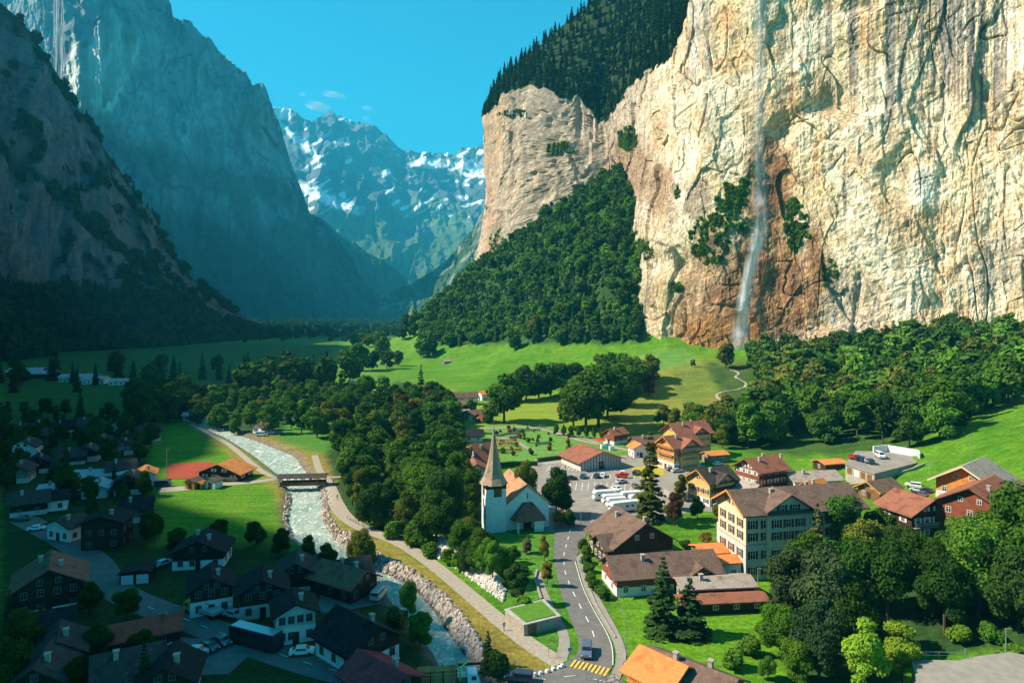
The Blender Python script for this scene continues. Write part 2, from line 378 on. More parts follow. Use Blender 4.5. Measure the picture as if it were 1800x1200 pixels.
def grow(a, b, s0, s1):
    r = [a]; n = 0
    while r[-1] < b: r.append(r[-1] + s0 + (s1 - s0) * (r[-1] - a) / (b - a))
    return r[1:]
gx = [-x for x in grow(600, 9000, 60, 900)][::-1] + [-600.0] + grow(-600, -240, 6, 2) + grow(-240, 330, 1.6, 1.6) + grow(330, 700, 4, 40) + grow(700, 9000, 60, 900)
gy = [-400., -200., -80., 0., 30., 55.] + grow(55, 80, 4, 2) + grow(80, 380, 1.5, 1.8) + grow(380, 720, 2.2, 4) + grow(720, 1300, 6, 20) + grow(1300, 9000, 60, 800)
gx, gy = np.array(sorted(set(np.round(gx, 3)))), np.array(gy)
GX, GY = np.meshgrid(gx, gy, indexing='ij')
hz = h_raw(np.clip(GX, -700, 650), np.clip(GY, 60, 1500))
hz = np.sign(hz) * np.maximum(np.abs(hz) - 1.3, 0); hz = np.clip(hz, -.5, 240)
hz = np.where(hz < 0, 0, hz)
hz *= 1 - sst(-170, -230, GX)
hz *= 1 - sst(1250, 1600, GY)
_lum = fbm(GX / 26, GY / 26, o=4) * 1.9 * sst(1.0, 9.0, hz) + fbm(GX / 5, GY / 5, o=2) * .18 * sst(0.5, 6.0, hz)
hz = hz + _lum
_em = [flat(*p) for p in [(744, 966), (800, 998), (850, 1034), (885, 1056), (893, 1040), (905, 1000), (870, 955), (780, 932), (735, 950)]]
hz = hz + 2.6 * sst(0, 3.6, -poly_dist(GX, GY, _em)) * (GY > 100) * (GY < 260)
near = (GY > 60) & (GY < 460) & (GX > -220) & (GX < 60)
rd = np.full(GX.shape, 99.0)
rd[near] = poly_dist(GX[near], GY[near], RIVP)
hz = hz - 2.6 * (1 - sst(-2.5, 2.2, rd))
def hg(x, y):
    x = np.asarray(x, float); y = np.asarray(y, float)
    i = np.clip(np.searchsorted(gx, x) - 1, 0, len(gx) - 2); j = np.clip(np.searchsorted(gy, y) - 1, 0, len(gy) - 2)
    u = (x - gx[i]) / (gx[i + 1] - gx[i]); v = (y - gy[j]) / (gy[j + 1] - gy[j])
    u = np.clip(u, 0, 1); v = np.clip(v, 0, 1)
    return (hz[i, j] * (1 - u) + hz[i + 1, j] * u) * (1 - v) + (hz[i, j + 1] * (1 - u) + hz[i + 1, j + 1] * u) * v
_ys = np.concatenate([np.arange(60, 500, .8), np.arange(500, 1600, 3.0)])
def G(px, py):
    x = (px - 900) / F * _ys; z = CAM_H + (HOR - py) / F * _ys
    d = z - hg(x, _ys); k = np.argmax(d <= 0)
    if d[k] > 0: k = int(np.argmin(d)); Y = _ys[k]
    elif k > 0:
        a = d[k - 1] / (d[k - 1] - d[k] + 1e-9); Y = _ys[k - 1] + a * (_ys[k] - _ys[k - 1])
    else: Y = _ys[0]
    X = (px - 900) / F * Y
    return Vector((X, Y, float(hg(X, Y))))
# ground colour zones, painted as what grows there, and darker where the valley lies in shade
GPX, GPY = proj(GX, GY, hz)
GPY = np.where(GY < 60, 3000, GPY)
gn = fbm(GX / 30, GY / 30, o=4); gn2 = fbm(GX / 7, GY / 7, o=3)
gc = np.zeros(GX.shape + (3,)); gc[:] = (.082, .200, .008)
gn3 = fbm(GX / 3.5 + GY / 9, GY / 3.5 - GX / 9, 4.4, o=3)
gc += gn[..., None] * np.array([.034, .030, .004]) + gn2[..., None] * np.array([.022, .020, .002]) + gn3[..., None] * np.array([.014, .018, .001])
def zone(poly, c, feather=6, k=1.0, patch=None):
    d = poly_dist(GPX, GPY, poly); m = (1 - sst(-feather, feather, d + gn2 * feather * .8)) * k * (GY > 60)
    if patch is not None: m = m * sst(patch, patch + .5, gn * .8 + gn2 * .5)
    gc[:] = gc * (1 - m[..., None]) + np.array(c) * m[..., None]
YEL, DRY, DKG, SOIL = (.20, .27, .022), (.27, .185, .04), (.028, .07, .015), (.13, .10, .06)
zone([(560, 690), (800, 685), (790, 715), (560, 720)], (.30, .24, .03), 5)
zone([(890, 700), (1010, 690), (1090, 740), (1060, 775), (900, 770), (760, 760), (770, 720)], YEL, 6)
zone([(1050, 690), (1150, 650), (1220, 630), (1330, 640), (1300, 720), (1200, 760), (1100, 760)], (.20, .21, .03), 10)
zone([(1180, 655), (1260, 640), (1330, 660), (1330, 720), (1250, 740), (1190, 700)], (.10, .16, .025), 10, .7)
zone([(1240, 700), (1300, 690), (1400, 760), (1380, 800), (1230, 760)], (.22, .17, .03), 10, .6)
zone([(1370, 760), (1460, 750), (1450, 790), (1380, 790)], (.16, .26, .02), 4)
zone([(570, 640), (720, 575), (760, 600), (640, 670)], (.11, .23, .02), 6, .8)
zone([(1090, 630), (1200, 610), (1230, 640), (1100, 660)], (.12, .25, .05), 6, .7)
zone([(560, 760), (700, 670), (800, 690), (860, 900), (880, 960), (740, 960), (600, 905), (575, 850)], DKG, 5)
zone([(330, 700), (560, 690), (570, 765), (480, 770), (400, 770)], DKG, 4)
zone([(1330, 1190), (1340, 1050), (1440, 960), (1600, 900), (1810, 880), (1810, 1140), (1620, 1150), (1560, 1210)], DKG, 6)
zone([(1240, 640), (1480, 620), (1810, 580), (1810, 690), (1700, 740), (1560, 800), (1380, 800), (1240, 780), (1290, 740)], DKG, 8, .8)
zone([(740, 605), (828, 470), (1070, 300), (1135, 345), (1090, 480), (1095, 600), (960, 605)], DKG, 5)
zone([(400, 762), (560, 765), (590, 850), (600, 920), (700, 960), (840, 1060), (990, 1180), (960, 1210), (850, 1210), (800, 1120), (720, 1010), (570, 960), (560, 860)], DRY, 6, .85)
zone([(560, 700), (600, 760), (570, 800), (480, 770)], (.07, .19, .02), 6)
zone([(335, 735), (400, 765), (500, 850), (510, 900), (490, 910), (480, 860), (400, 800), (330, 745)], DRY, 5, .7)
zone([(0, 740), (250, 735), (270, 860), (270, 960), (480, 960), (640, 1010), (760, 1150), (790, 1210), (0, 1210)], (.018, .036, .010), 10, .9)  # village ground painted darker to deepen its shade
zone([(0, 600), (600, 600), (560, 650), (420, 700), (330, 740), (250, 745), (0, 745)], (.030, .085, .012), 8, .8)  # far fields have shade put into their grass colour
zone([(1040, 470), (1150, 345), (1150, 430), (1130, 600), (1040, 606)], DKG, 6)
zone([(850, 925), (1000, 930), (990, 1100), (1010, 1170), (900, 1100), (860, 1010)], (.075, .20, .018), 4)
zone([(1080, 1045), (1390, 1010), (1390, 1200), (1100, 1180)], (.105, .245, .009), 8)
zone([(560, 640), (0, 655), (0, 620), (560, 615)], (.06, .12, .03), 3, .6, -.2)
zone([(850, 745), (1010, 750), (1130, 790), (1000, 810), (860, 810)], (.12, .26, .045), 4, .9)
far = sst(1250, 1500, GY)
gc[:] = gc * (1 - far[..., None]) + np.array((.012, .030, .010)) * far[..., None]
bank = (1 - sst(0.0, 3.2, rd))[..., None]; gc[:] = gc * (1 - bank) + np.array((.17, .13, .10)) * bank
# scree and rock below the cliff
V = np.stack([GX, GY, hz], -1).reshape(-1, 3)
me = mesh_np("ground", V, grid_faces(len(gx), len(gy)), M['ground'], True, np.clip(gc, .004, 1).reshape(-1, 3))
me.polygons.foreach_set("use_smooth", [True] * len(me.polygons))
tag(link("ground", me), kind="structure")
print("terrain", time.time() - T0)
# ------------------------------------------------------------------ cliffs and mountains (lofted shells with real depth)
def loft(st, ncol, rows, smooth=4, dens=None):
    """st: list over columns of K stations (x,y,z). returns grid (ncol, nrow, 3), arclength s (ncol), row parameter t in station units"""
    A = np.array(st, float)                                         # N,K,3
    mid = A[:, A.shape[1] // 2, :2]; d = np.r_[0, np.cumsum(np.hypot(*np.diff(mid, axis=0).T))]
    if dens is None: s = np.linspace(0, d[-1], ncol)
    else:
        q = np.linspace(0, d[-1], 4000); mp = [np.interp(q, d, mid[:, c]) for c in (0, 1)]; ww_ = dens(mp[0], mp[1]); cw = np.r_[0, np.cumsum((ww_[1:] + ww_[:-1]) / 2)]
        s = np.interp(np.linspace(0, cw[-1], ncol), cw, q)
    B = np.stack([[np.interp(s, d, A[:, k, c]) for c in range(3)] for k in range(A.shape[1])], 0).transpose(2, 0, 1)  # ncol,K,3
    for _ in range(smooth): B[1:-1] = .25 * B[:-2] + .5 * B[1:-1] + .25 * B[2:]
    ts = np.concatenate([np.linspace(k, k + 1, r, endpoint=False) for k, r in enumerate(rows)] + [[len(rows)]])
    P = np.stack([np.stack([np.interp(ts, range(B.shape[1]), B[i, :, c]) for c in range(3)], -1) for i in range(ncol)], 0)
    return P, s, ts
def outward(P, kmid):
    t = np.gradient(P[:, kmid, :2], axis=0); n = np.stack([t[:, 1], -t[:, 0]], -1); n /= np.linalg.norm(n, axis=1)[:, None] + 1e-9
    return n
def add_shell(name, P, col, mat, label=None, smooth=True):
    me = mesh_np(name, P.reshape(-1, 3), grid_faces(P.shape[0], P.shape[1]), mat, smooth, np.clip(col, .003, 1).reshape(-1, 3))
    return tag(link(name, me), label, kind="structure")

# --- right hand cliff with the waterfall; columns run from the far back to the near right
CB = [(900, 1500, 640), (850, 1060, 560), (828, 935, 480), (852, 895, 470), (900, 862, 430), (960, 832, 380), (1020, 822, 350), (1070, 816, 310), (1100, 798, 300),
      (1112, 700, 400), (1092, 632, 590), (1102, 600, 605), (1150, 570, 615), (1230, 550, 625), (1330, 530, 622), (1450, 510, 618), (1600, 480, 590), (1750, 450, 590), (1900, 415, 590), (2200, 350, 600), (2900, 270, 620)]
CR = [(905, 1500, 300), (868, 1060, 240), (848, 940, 212), (880, 905, 180), (930, 880, 140), (990, 858, 175), (1030, 850, 190), (1062, 842, 214), (1085, 815, 190),
      (1112, 785, 155), (1150, 725, 128), (1186, 668, 100), (1205, 622, 35), (1235, 588, -60), (1332, 556, -150), (1450, 532, -180), (1600, 500, -200), (1750, 470, -210), (1900, 435, -220), (2200, 370, -240), (2900, 290, -260)]
CC = [(930, 1700, 240), (885, 1200, 215), (850, 1030, 192), (882, 1020, 132), (945, 1010, 84), (985, 1005, 48), (1040, 1000, 4), (1080, 1000, -20), (1120, 990, -50),
      (1160, 960, -70), (1200, 910, -90), (1240, 860, -110), (1280, 820, -150), (1330, 800, -200), (1400, 790, -240), (1500, 780, -270), (1600, 760, -280), (1750, 740, -290), (1900, 700, -290), (2200, 640, -300), (2900, 560, -320)]
st = []
for b, r, c in zip(CB, CR, CC):
    B_, R_, C_ = W(*[b[0], b[2], b[1]]), W(*[r[0], r[2], r[1]]), W(*[c[0], c[2], c[1]])
    zb = float(hg(B_[0], B_[1])) - 25
    B_ = (B_[0], B_[1], min(B_[2], zb) if B_[2] > zb else B_[2] - 20)
    back = (C_[0] + 350, C_[1] + 500, -20)
    st.append((B_, R_, C_, back))
P, S, TS = loft(st, 1150, [380, 70, 8], smooth=3, dens=lambda x, y: np.where((900 + F * x / y > 825) & (900 + F * x / y < 1860) & (y < 1000), 1.0, .12))
nrm = outward(P, 190)
for _ in range(25): nrm[1:-1] = .25 * nrm[:-2] + .5 * nrm[1:-1] + .25 * nrm[2:]
nrm /= np.linalg.norm(nrm, axis=1)[:, None]
sg = np.repeat(S[:, None], P.shape[1], 1); zg = P[:, :, 2].copy(); tg = np.repeat(TS[None], P.shape[0], 0)
# rim slightly ragged
zj = fbm(S / 14, 3.3, o=4) * 9 + fbm(S / 60, 8.1, o=2) * 9
ontop = sst(.6, 1.0, tg) * (1 - sst(1.0, 1.5, tg)); P[:, :, 2] += zj[:, None] * ontop
wallm = (1 - sst(.985, 1.03, tg))
sk = sg + zg * .28                                                  # inclined bedding
big = fbm(sg / 95, zg / 170, .5, o=2) * 8
sk2 = sg + zg * .30; sk3 = sg - zg * .12
f1, e1 = facets(sk3, zg + sg * .35, 34, 62, 3.0, 1); f2, e2 = facets(sk2, zg - sg * .25, 12, 24, .95, 2); f3, e3 = facets(sk3, zg + sg * .45, 4.4, 8.5, .42, 3)
flute = ridge(sg / 9, zg / 85, 2.5, o=3) * .4
ch = np.abs(perlin(sg / 24, zg / 70, 9.5)); slot = -np.exp(-(ch / .03) ** 2) * 2.2 * sst(.2, .5, perlin(sg / 50, zg / 80, 4.4) + .25)
dj = sk * .35 - zg; led = fbm(dj / 11, (sg + zg * .5) / 55, 3.5, o=4) * .9
lc = np.abs(perlin(dj / 15, (sg + zg * .4) / 48, 6.6)); crack = -np.exp(-(lc / .025) ** 2) * 2.4 * sst(.15, .45, perlin(sg / 35, zg / 35, 14.4))
fine = fbm(sg / 2.4, zg / 3.0, 5.5, o=2) * .35
cov = np.clip(perlin(sg / 45, zg / 38, 21.1) - .30, 0, 1) * -13
disp = (big + f1 + f2 + f3 + flute + slot + led + crack + fine + cov) * wallm
# left hand edge: overhanging brow, waist, spreading foot
i2 = int(np.argmin(np.abs(P[:, 190, 1] - 936))); sl0 = S[i2]
zr = np.clip((P[:, :, 2] - 115) / (318 - 115), -.2, 1)
tip = np.exp(-((sg - sl0) / 45.0) ** 2) * wallm
disp = disp * (1 - .55 * tip) + tip * np.interp(zr, [-.2, 0, .3, .62, .85, 1], [3, 2, -14, -17, -4, 2]) * -0.0
P[:, :, 0] += tip * np.interp(zr, [-.2, 0, .3, .65, .85, 1], [0, 0, 6, 12, 6, 0])
P[:, :, 0] += nrm[:, None, 0] * disp; P[:, :, 1] += nrm[:, None, 1] * disp
P[:, :, 0] -= 0
PX, PY = proj(P[..., 0], P[..., 1], P[..., 2])
# colours of the rock
cwarm, clight, cgrey, cochre = np.array((.80, .60, .36)), np.array((.92, .79, .58)), np.array((.30, .26, .22)), np.array((.60, .31, .10))
n1 = fbm(sg / 38, zg / 55, 31.5, o=4); n2 = fbm(sg / 10, zg / 16, 32.5, o=4); n3 = fbm(sg / 3.0, zg / 5.0, 33.5, o=3)
c = cwarm + (clight - cwarm) * sst(-.5, .5, n1 + n2 * .5)[..., None]
m = sst(.12, .6, n2 * .7 + perlin(sg / 26, zg / 30, 41.5) * .9); c = c + (cochre - c) * (m * .5)[..., None]
# dark water streaks running down the face
def streaks(lo, hi, pxa, pxb, k, wid=5.0, pyend=260):
    q = sst(lo, hi, perlin(sg / wid, zg / 130, 51.5) + .35 * perlin(sg / (wid * .35), zg / 70, 52.5))
    z1 = sst(pxa - 25, pxa + 15, PX) * (1 - sst(pxb - 15, pxb + 25, PX)) * (1 - sst(pyend - 70, pyend + 60, PY + 60 * perlin(sg / 8, .5, 3)))
    return q * z1 * k
m = np.clip(streaks(-.35, .15, 1600, 1765, .95, 4.2, 210) + streaks(.0, .35, 1455, 1505, .95, 3.2, 180) + streaks(-.3, .2, 1540, 1585, .95, 3.2, 250) + streaks(-.1, .3, 1200, 1240, .6, 6, 150)
            + streaks(.25, .6, 1640, 1800, .6, 3, 560) + streaks(.4, .7, 1380, 1640, .8, 2.6, 420) + streaks(-.2, .2, 1335, 1352, .5, 5, 300), 0, 1)
c = c + (cgrey - c) * m[..., None]
m = streaks(-.2, .3, 1205, 1240, .8, 7, 200); c = c + (np.array((.62, .57, .50)) - c) * m[..., None]
# the far buttress is greyer and paler
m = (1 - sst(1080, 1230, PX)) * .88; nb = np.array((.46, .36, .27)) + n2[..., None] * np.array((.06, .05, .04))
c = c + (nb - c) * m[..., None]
m = np.exp(-((PX - 862) / 14.) ** 2) * (PX < 900); c = c + (np.array((.47, .25, .15)) - c) * (m * .7 * sst(-.4, .3, n2))[..., None]
m = np.exp(-((PX - 880) / 18.) ** 2) * sst(380, 200, PY); c = c + (np.array((.66, .44, .24)) - c) * (m * .6)[..., None]
# wet brown rock round the foot of the fall
def blob(cx, cy, rx, ry, f=.35): return 1 - sst(1 - f, 1 + f, np.hypot((PX - cx) / rx, (PY - cy) / ry) + n2 * .16 + n1 * .1)
rust = np.maximum.reduce([blob(1350, 500, 100, 115), blob(1270, 560, 75, 75), blob(1350, 330, 42, 90), blob(1430, 480, 20, 90), blob(1250, 480, 50, 80) * .8])
crust = np.array((.30, .145, .062)) + n2[..., None] * np.array((.10, .06, .03)) + n1[..., None] * .02
c = c + (crust - c) * (rust * .93)[..., None]
m = blob(1270, 590, 70, 40) * .8; c = c + (np.array((.46, .21, .07)) - c) * m[..., None]
m = blob(1225, 350, 22, 40) * .8; c = c + (np.array((.27, .20, .15)) - c) * m[..., None]
m = blob(1010, 330, 1, 1); m = np.maximum.reduce([blob(1110, 300, 40, 55), blob(1160, 330, 25, 50)]); c = c + (np.array((.33, .20, .12)) - c) * (m * .75)[..., None]
m = np.maximum(blob(1500, 540, 55, 60), blob(1760, 460, 40, 60)); c = c + (np.array((.50, .42, .33)) - c) * (m * .7)[..., None]
m = np.maximum(blob(1625, 330, 28, 38), blob(1700, 600, 1, 1)); c = c + (np.array((.80, .76, .66)) - c) * (m * .8)[..., None]
r_, _, _, _, _ = voro(sk2 / 9 + 40, (zg - sg * .25) / 17 + 40, 2); c = c * (1 + .16 * n3 + .08 * n2 + .22 * (r_ - .5))[..., None]
# grass and scrub that grows on the ledges
gm = np.maximum.reduce([blob(1250, 420, 42, 50, .5), blob(1285, 360, 30, 45, .4), blob(1400, 400, 26, 50, .5), blob(1330, 305, 16, 25), blob(1455, 480, 20, 30) * .7, blob(1130, 440, 25, 20) * .8, blob(985, 262, 28, 14),
                        blob(1105, 245, 20, 22), blob(1110, 500, 20, 60, .6) * .6, blob(1185, 505, 14, 10), blob(875, 425, 16, 28), blob(1310, 400, 30, 20) * .7, blob(1150, 520, 40, 30, .7) * .5])
gm = np.clip(gm * sst(-.35, .25, n3 + .4 * n2), 0, 1); c = c + (np.array((.13, .17, .03)) - c) * (gm * .85)[..., None]
# above the rim: forest floor
top = sst(1.0, 1.03, tg)[..., None]; c = c * (1 - top) + np.array((.030, .055, .016)) * top
add_shell("cliff", P, c, M['rock'], "pale sunlit limestone cliff towering over the right side of the valley", smooth=False)
CLP, CLT, GMK = P, tg, gm
CLPX, CLPY = PX, PY
print("cliff", time.time() - T0, P.shape)

# --- steep wall on the shaded left side (its crest throws the shade over the village)
SB = [(-900, 900), (-300, 800), (60, 705), (133, 672), (156, 655), (178, 640), (196, 622), (222, 582), (262, 554), (306, 562), (350, 536), (415, 510), (515, 506), (700, 506), (850, 506)]
TE = math.tan(R(SUN_EL))
lst = []
for Y, H in SB:
    lst.append(((-560 + 0, Y, -6), (-640, Y, 85 if Y > 100 else 80), (-672, Y, H * .50), (-700, Y, H * .56), (-725, Y, H * .86), (-745, Y, H), (-1100, Y, -20)))
def acol(px, Yb, zcrest_py, Yc, k=1.0, foot=612):
    b = W(px, foot, Yb); t = W(px + 6, 0, Yc); zc = CAM_H + (HOR - zcrest_py) / F * Yc; cx = t[0]
    bx, by = b[0], b[1]
    f = lambda a, z: (bx + (cx - bx) * a, by + (Yc - by) * a, z)
    return (f(0, -6), f(.45, 85 * k), f(.60, zc * .50), f(.72, zc * .56), f(.88, zc * .86), (cx, Yc, zc), (cx - 250, Yc + 300, -20))
lst += [acol(0, 850, 5, 985), acol(30, 870, 38, 1010), acol(60, 890, 75, 1035), acol(90, 905, 122, 1060), acol(125, 925, 185, 1085), acol(165, 945, 245, 1105), acol(200, 965, 292, 1120),
        acol(235, 985, 345, 1140), acol(270, 1010, 402, 1150, .9), acol(300, 1050, 452, 1170, .8), acol(330, 1100, 487, 1190, .55), acol(380, 1180, 530, 1230, .3), acol(430, 1260, 562, 1280, .15), acol(470, 1330, 588, 1330, .05), acol(500, 1400, 598, 1390, .02)]
P, S, TS = loft(lst, 620, [16, 22, 26, 40, 24, 10, 5], smooth=3)
nrm = -outward(P, 40)
if nrm[300, 0] < 0: nrm = -nrm
for _ in range(8): nrm[1:-1] = .25 * nrm[:-2] + .5 * nrm[1:-1] + .25 * nrm[2:]
sg = np.repeat(S[:, None], P.shape[1], 1); zg = P[..., 2]; tg = np.repeat(TS[None], P.shape[0], 0)
wm = sst(.8, 1.3, tg) * (1 - sst(4.7, 5, tg))
lowk = sst(30, 160, P[..., 2].max(1))[:, None]
fa, _ = facets(sg, zg, 45, 110, 12, 5); fb, _ = facets(sg, zg + sg * .3, 14, 34, 3.5, 6)
disp = (fbm(sg / 90, zg / 150, .7, o=3) * 16 + fa + fb + ridge(sg / 20, zg / 110, 1.7, o=3) * 3) * wm * lowk
P[..., 0] += nrm[:, None, 0] * disp; P[..., 1] += nrm[:, None, 1] * disp
P[..., 2] += (fbm(sg / 22, 5.5, tg, o=4) * 5 * sst(1.5, 5, tg) + fbm(sg / 40, tg * 2, 3, o=3) * 14 * wm) * lowk * (tg < 5.5)
n1 = fbm(sg / 40, zg / 90, 3.1, o=4); n2 = fbm(sg / 6, zg / 50, 4.1, o=4)
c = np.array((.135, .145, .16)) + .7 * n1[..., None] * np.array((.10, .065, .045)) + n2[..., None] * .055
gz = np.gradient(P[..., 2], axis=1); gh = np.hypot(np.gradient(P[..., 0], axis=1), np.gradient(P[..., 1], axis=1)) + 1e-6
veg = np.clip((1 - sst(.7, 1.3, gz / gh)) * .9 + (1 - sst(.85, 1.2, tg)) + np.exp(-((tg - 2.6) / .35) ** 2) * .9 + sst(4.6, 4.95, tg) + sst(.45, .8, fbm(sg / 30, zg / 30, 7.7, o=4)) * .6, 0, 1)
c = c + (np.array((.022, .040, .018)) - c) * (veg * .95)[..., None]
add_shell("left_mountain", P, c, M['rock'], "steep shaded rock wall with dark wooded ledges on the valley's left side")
ALP, ALT, ALV = P, tg, veg

# the next massif down the same side, out of the photograph's view; added so it keeps the far fields in shade
P_, S_, T_ = loft([((-1480 - k * 90, Y, -20), (-1650 - k * 90, Y, H * .6), (-1850 - k * 90, Y, H), (-2600, Y, -20)) for k, (Y, H) in enumerate([(1120, 900), (1170, 1450), (1300, 1560), (1500, 1640), (1700, 1720), (1850, 1500)])], 120, [20, 20, 8], smooth=2)
P_[..., 2] += fbm(P_[..., 0] / 120, P_[..., 1] / 120, P_[..., 2] / 200, o=4) * 30
add_shell("shade_massif", P_, np.tile(np.array((.12, .12, .11)), P_.shape[:2] + (1,)), M['farrock'], "unseen rock massif left of the view, added to shade the far fields")
def polar(name, cols, K, rows, ncol, amp, sc_, colf, label, jag=10, pw=None, mat=None, far=1.5, steep=1.0, extra=None):
    """cols: px, crest_py, Ybase, Ycrest, base_py ; a shell running up from the base to the crest and down behind it"""
    stn = []; cols = [(a, b_, c1 * far, (c1 + (d_ - c1) * steep) * far, e_) for a, b_, c1, d_, e_ in cols]; amp *= far; sc_ *= far; jag *= far
    for px, cp, Yb, Yc, bp in cols:
        b, t = W(px, bp, Yb), W(px, cp, Yc)
        st_ = []
        for a in K: 
            g = a ** (pw or 1.0); st_.append((b[0] + (t[0] - b[0]) * a, b[1] + (t[1] - b[1]) * a, b[2] + (t[2] - b[2]) * g))
        st_.append((t[0] + (t[0] - b[0]) * .3, t[1] + 900, b[2] - 200)); stn.append(st_)
    P, S, TS = loft(stn, ncol, rows, smooth=2)
    tg = np.repeat(TS[None], P.shape[0], 0); last = len(K) - 1
    x, y, z = P[..., 0] / sc_, P[..., 1] / sc_, P[..., 2] / sc_
    wt = sst(0, .3, tg) * (1 - sst(last, last + .6, tg))
    r1 = ridge(x, y * .6, z * .45, o=5); r2 = fbm(x * 3, y * 2, z * 2, o=4)
    Sg = np.repeat(S[:, None], P.shape[1], 1); fa, _ = facets(Sg, P[..., 2], sc_ * .22, sc_ * .5, amp * .55, 8); fb, _ = facets(Sg, P[..., 2] + Sg * .3, sc_ * .07, sc_ * .16, amp * .22, 9)
    d = (r1 * amp + r2 * amp * .35 + fa + fb) * wt
    if extra is not None:
        ex, ml = extra(*proj(P[..., 0], P[..., 1], P[..., 2])); d = d * (1 - .6 * ml) + ex
    rad = P[..., :2] / np.linalg.norm(P[..., :2], axis=-1)[..., None]
    P[..., :2] -= rad * d[..., None]
    P[..., 2] += fbm(np.repeat(S[:, None], P.shape[1], 1) / (jag * 6.), 1.5, o=5) * jag * sst(last - .5, last, tg) * (tg <= last + .01)
    gz = np.gradient(P[..., 2], axis=1); gh = np.hypot(np.gradient(P[..., 0], axis=1), np.gradient(P[..., 1], axis=1)) + 1e-6
    px, py = proj(P[..., 0], P[..., 1], P[..., 2])
    c = colf(P, tg, px, py, np.arctan(gz / gh), r1, r2)
    add_shell(name, P, c, mat or M['farrock'], label)
    return P, tg, px, py
LIT_SPUR = [(110, 118), (122, 92), (130, 62), (140, 92), (152, 84), (166, 62), (180, 30), (192, 4), (206, 26), (222, 44), (250, 72), (243, 105), (226, 135), (210, 170), (196, 196), (150, 215), (128, 175)]
def ribs(px, py):
    m = 1 - sst(-7, 5, poly_dist(px, py, LIT_SPUR) + 7 * perlin(px / 9., py / 14., 2.2)); q = px + 5 * perlin(py / 22., 1.1, 3.3)
    f = ((q - 106) / 37.) % 1.0; g_ = ((q - 100) / 12.) % 1.0
    return m * (f ** 1.3 * 150 * (1 - sst(.88, 1.0, f)) + g_ * 22 * (1 - sst(.8, 1, g_))) , m
def colB(P, tg, px, py, sl, r1, r2):
    n = fbm(P[..., 0] / 170, P[..., 1] / 170, P[..., 2] / 380, o=5)
    c = np.array((.25, .24, .25)) + n[..., None] * np.array((.20, .17, .15)) + r2[..., None] * .10; c = np.clip(c, .03, 1)
    m = np.clip(sst(.0, .35, n + .9 * r2 - .2), 0, 1) * .4 + sst(330, 420, py + n * 60 + (400 - px) * .12)
    m += np.exp(-((py - 250 - (px - 160) * .28) / 22.) ** 2) * .7 + np.exp(-((py - 300 - (px - 200) * .1) / 18.) ** 2) * sst(-.2, .2, n)
    c = c + (np.array((.020, .045, .022)) - c) * (np.clip(m, 0, 1) * .95)[..., None]
    ml = ribs(px, py)[1]; gr = np.maximum(np.exp(-((px - 232) / 16.) ** 2 - ((py - 66) / 10.) ** 2), sst(190, 212, py)); cs = np.array((.66, .58, .48)) + n[..., None] * .12; cs = cs + (np.array((.16, .17, .07)) - cs) * gr[..., None]; c = c + (cs - c) * ml[..., None]  # pale tone painted over the crags where the sun falls
    mp = np.exp(-((px - 460) / 45.) ** 2 - ((py - 225) / 45.) ** 2); c = c + (np.array((.46, .28, .20)) - c) * (mp * .7)[..., None]
    return c
# the big buttress behind it, on the left
polar("buttress_mountain", [(-120, -60, 2500, 3300, 640), (0, -60, 2500, 3300, 640), (20, -30, 2500, 3300, 635), (60, -60, 2450, 3250, 630), (92, -70, 2400, 3200, 628), (112, -90, 1750, 2750, 628), (200, -70, 1850, 2750, 622), (288, -5, 1980, 2800, 615), (305, 30, 2010, 2800, 613), (335, 45, 2050, 2820, 611), (360, 72, 2100, 2840, 609),
      (400, 112, 2150, 2850, 606), (432, 130, 2200, 2870, 604), (443, 158, 2220, 2870, 603), (452, 158, 2230, 2870, 602), (460, 150, 2240, 2880, 602), (468, 163, 2250, 2900, 601), (480, 205, 2270, 2900, 600), (495, 235, 2290, 2920, 599), (510, 280, 2310, 2930, 598), (530, 335, 2340, 2950, 597), (545, 376, 2360, 2950, 596), (575, 400, 2400, 2980, 594),
      (600, 435, 2440, 3000, 592), (640, 490, 2500, 3030, 589), (675, 530, 2560, 3060, 586), (700, 548, 2620, 3090, 584), (730, 562, 2700, 3120, 582), (760, 575, 2750, 3150, 580)],
      [0, .40, .62, 1.0], [60, 60, 210, 12], 900, 60, 330, colB, "massive hazy blue rock buttress behind the shaded left wall", jag=18, pw=1.0, steep=.5, extra=ribs)
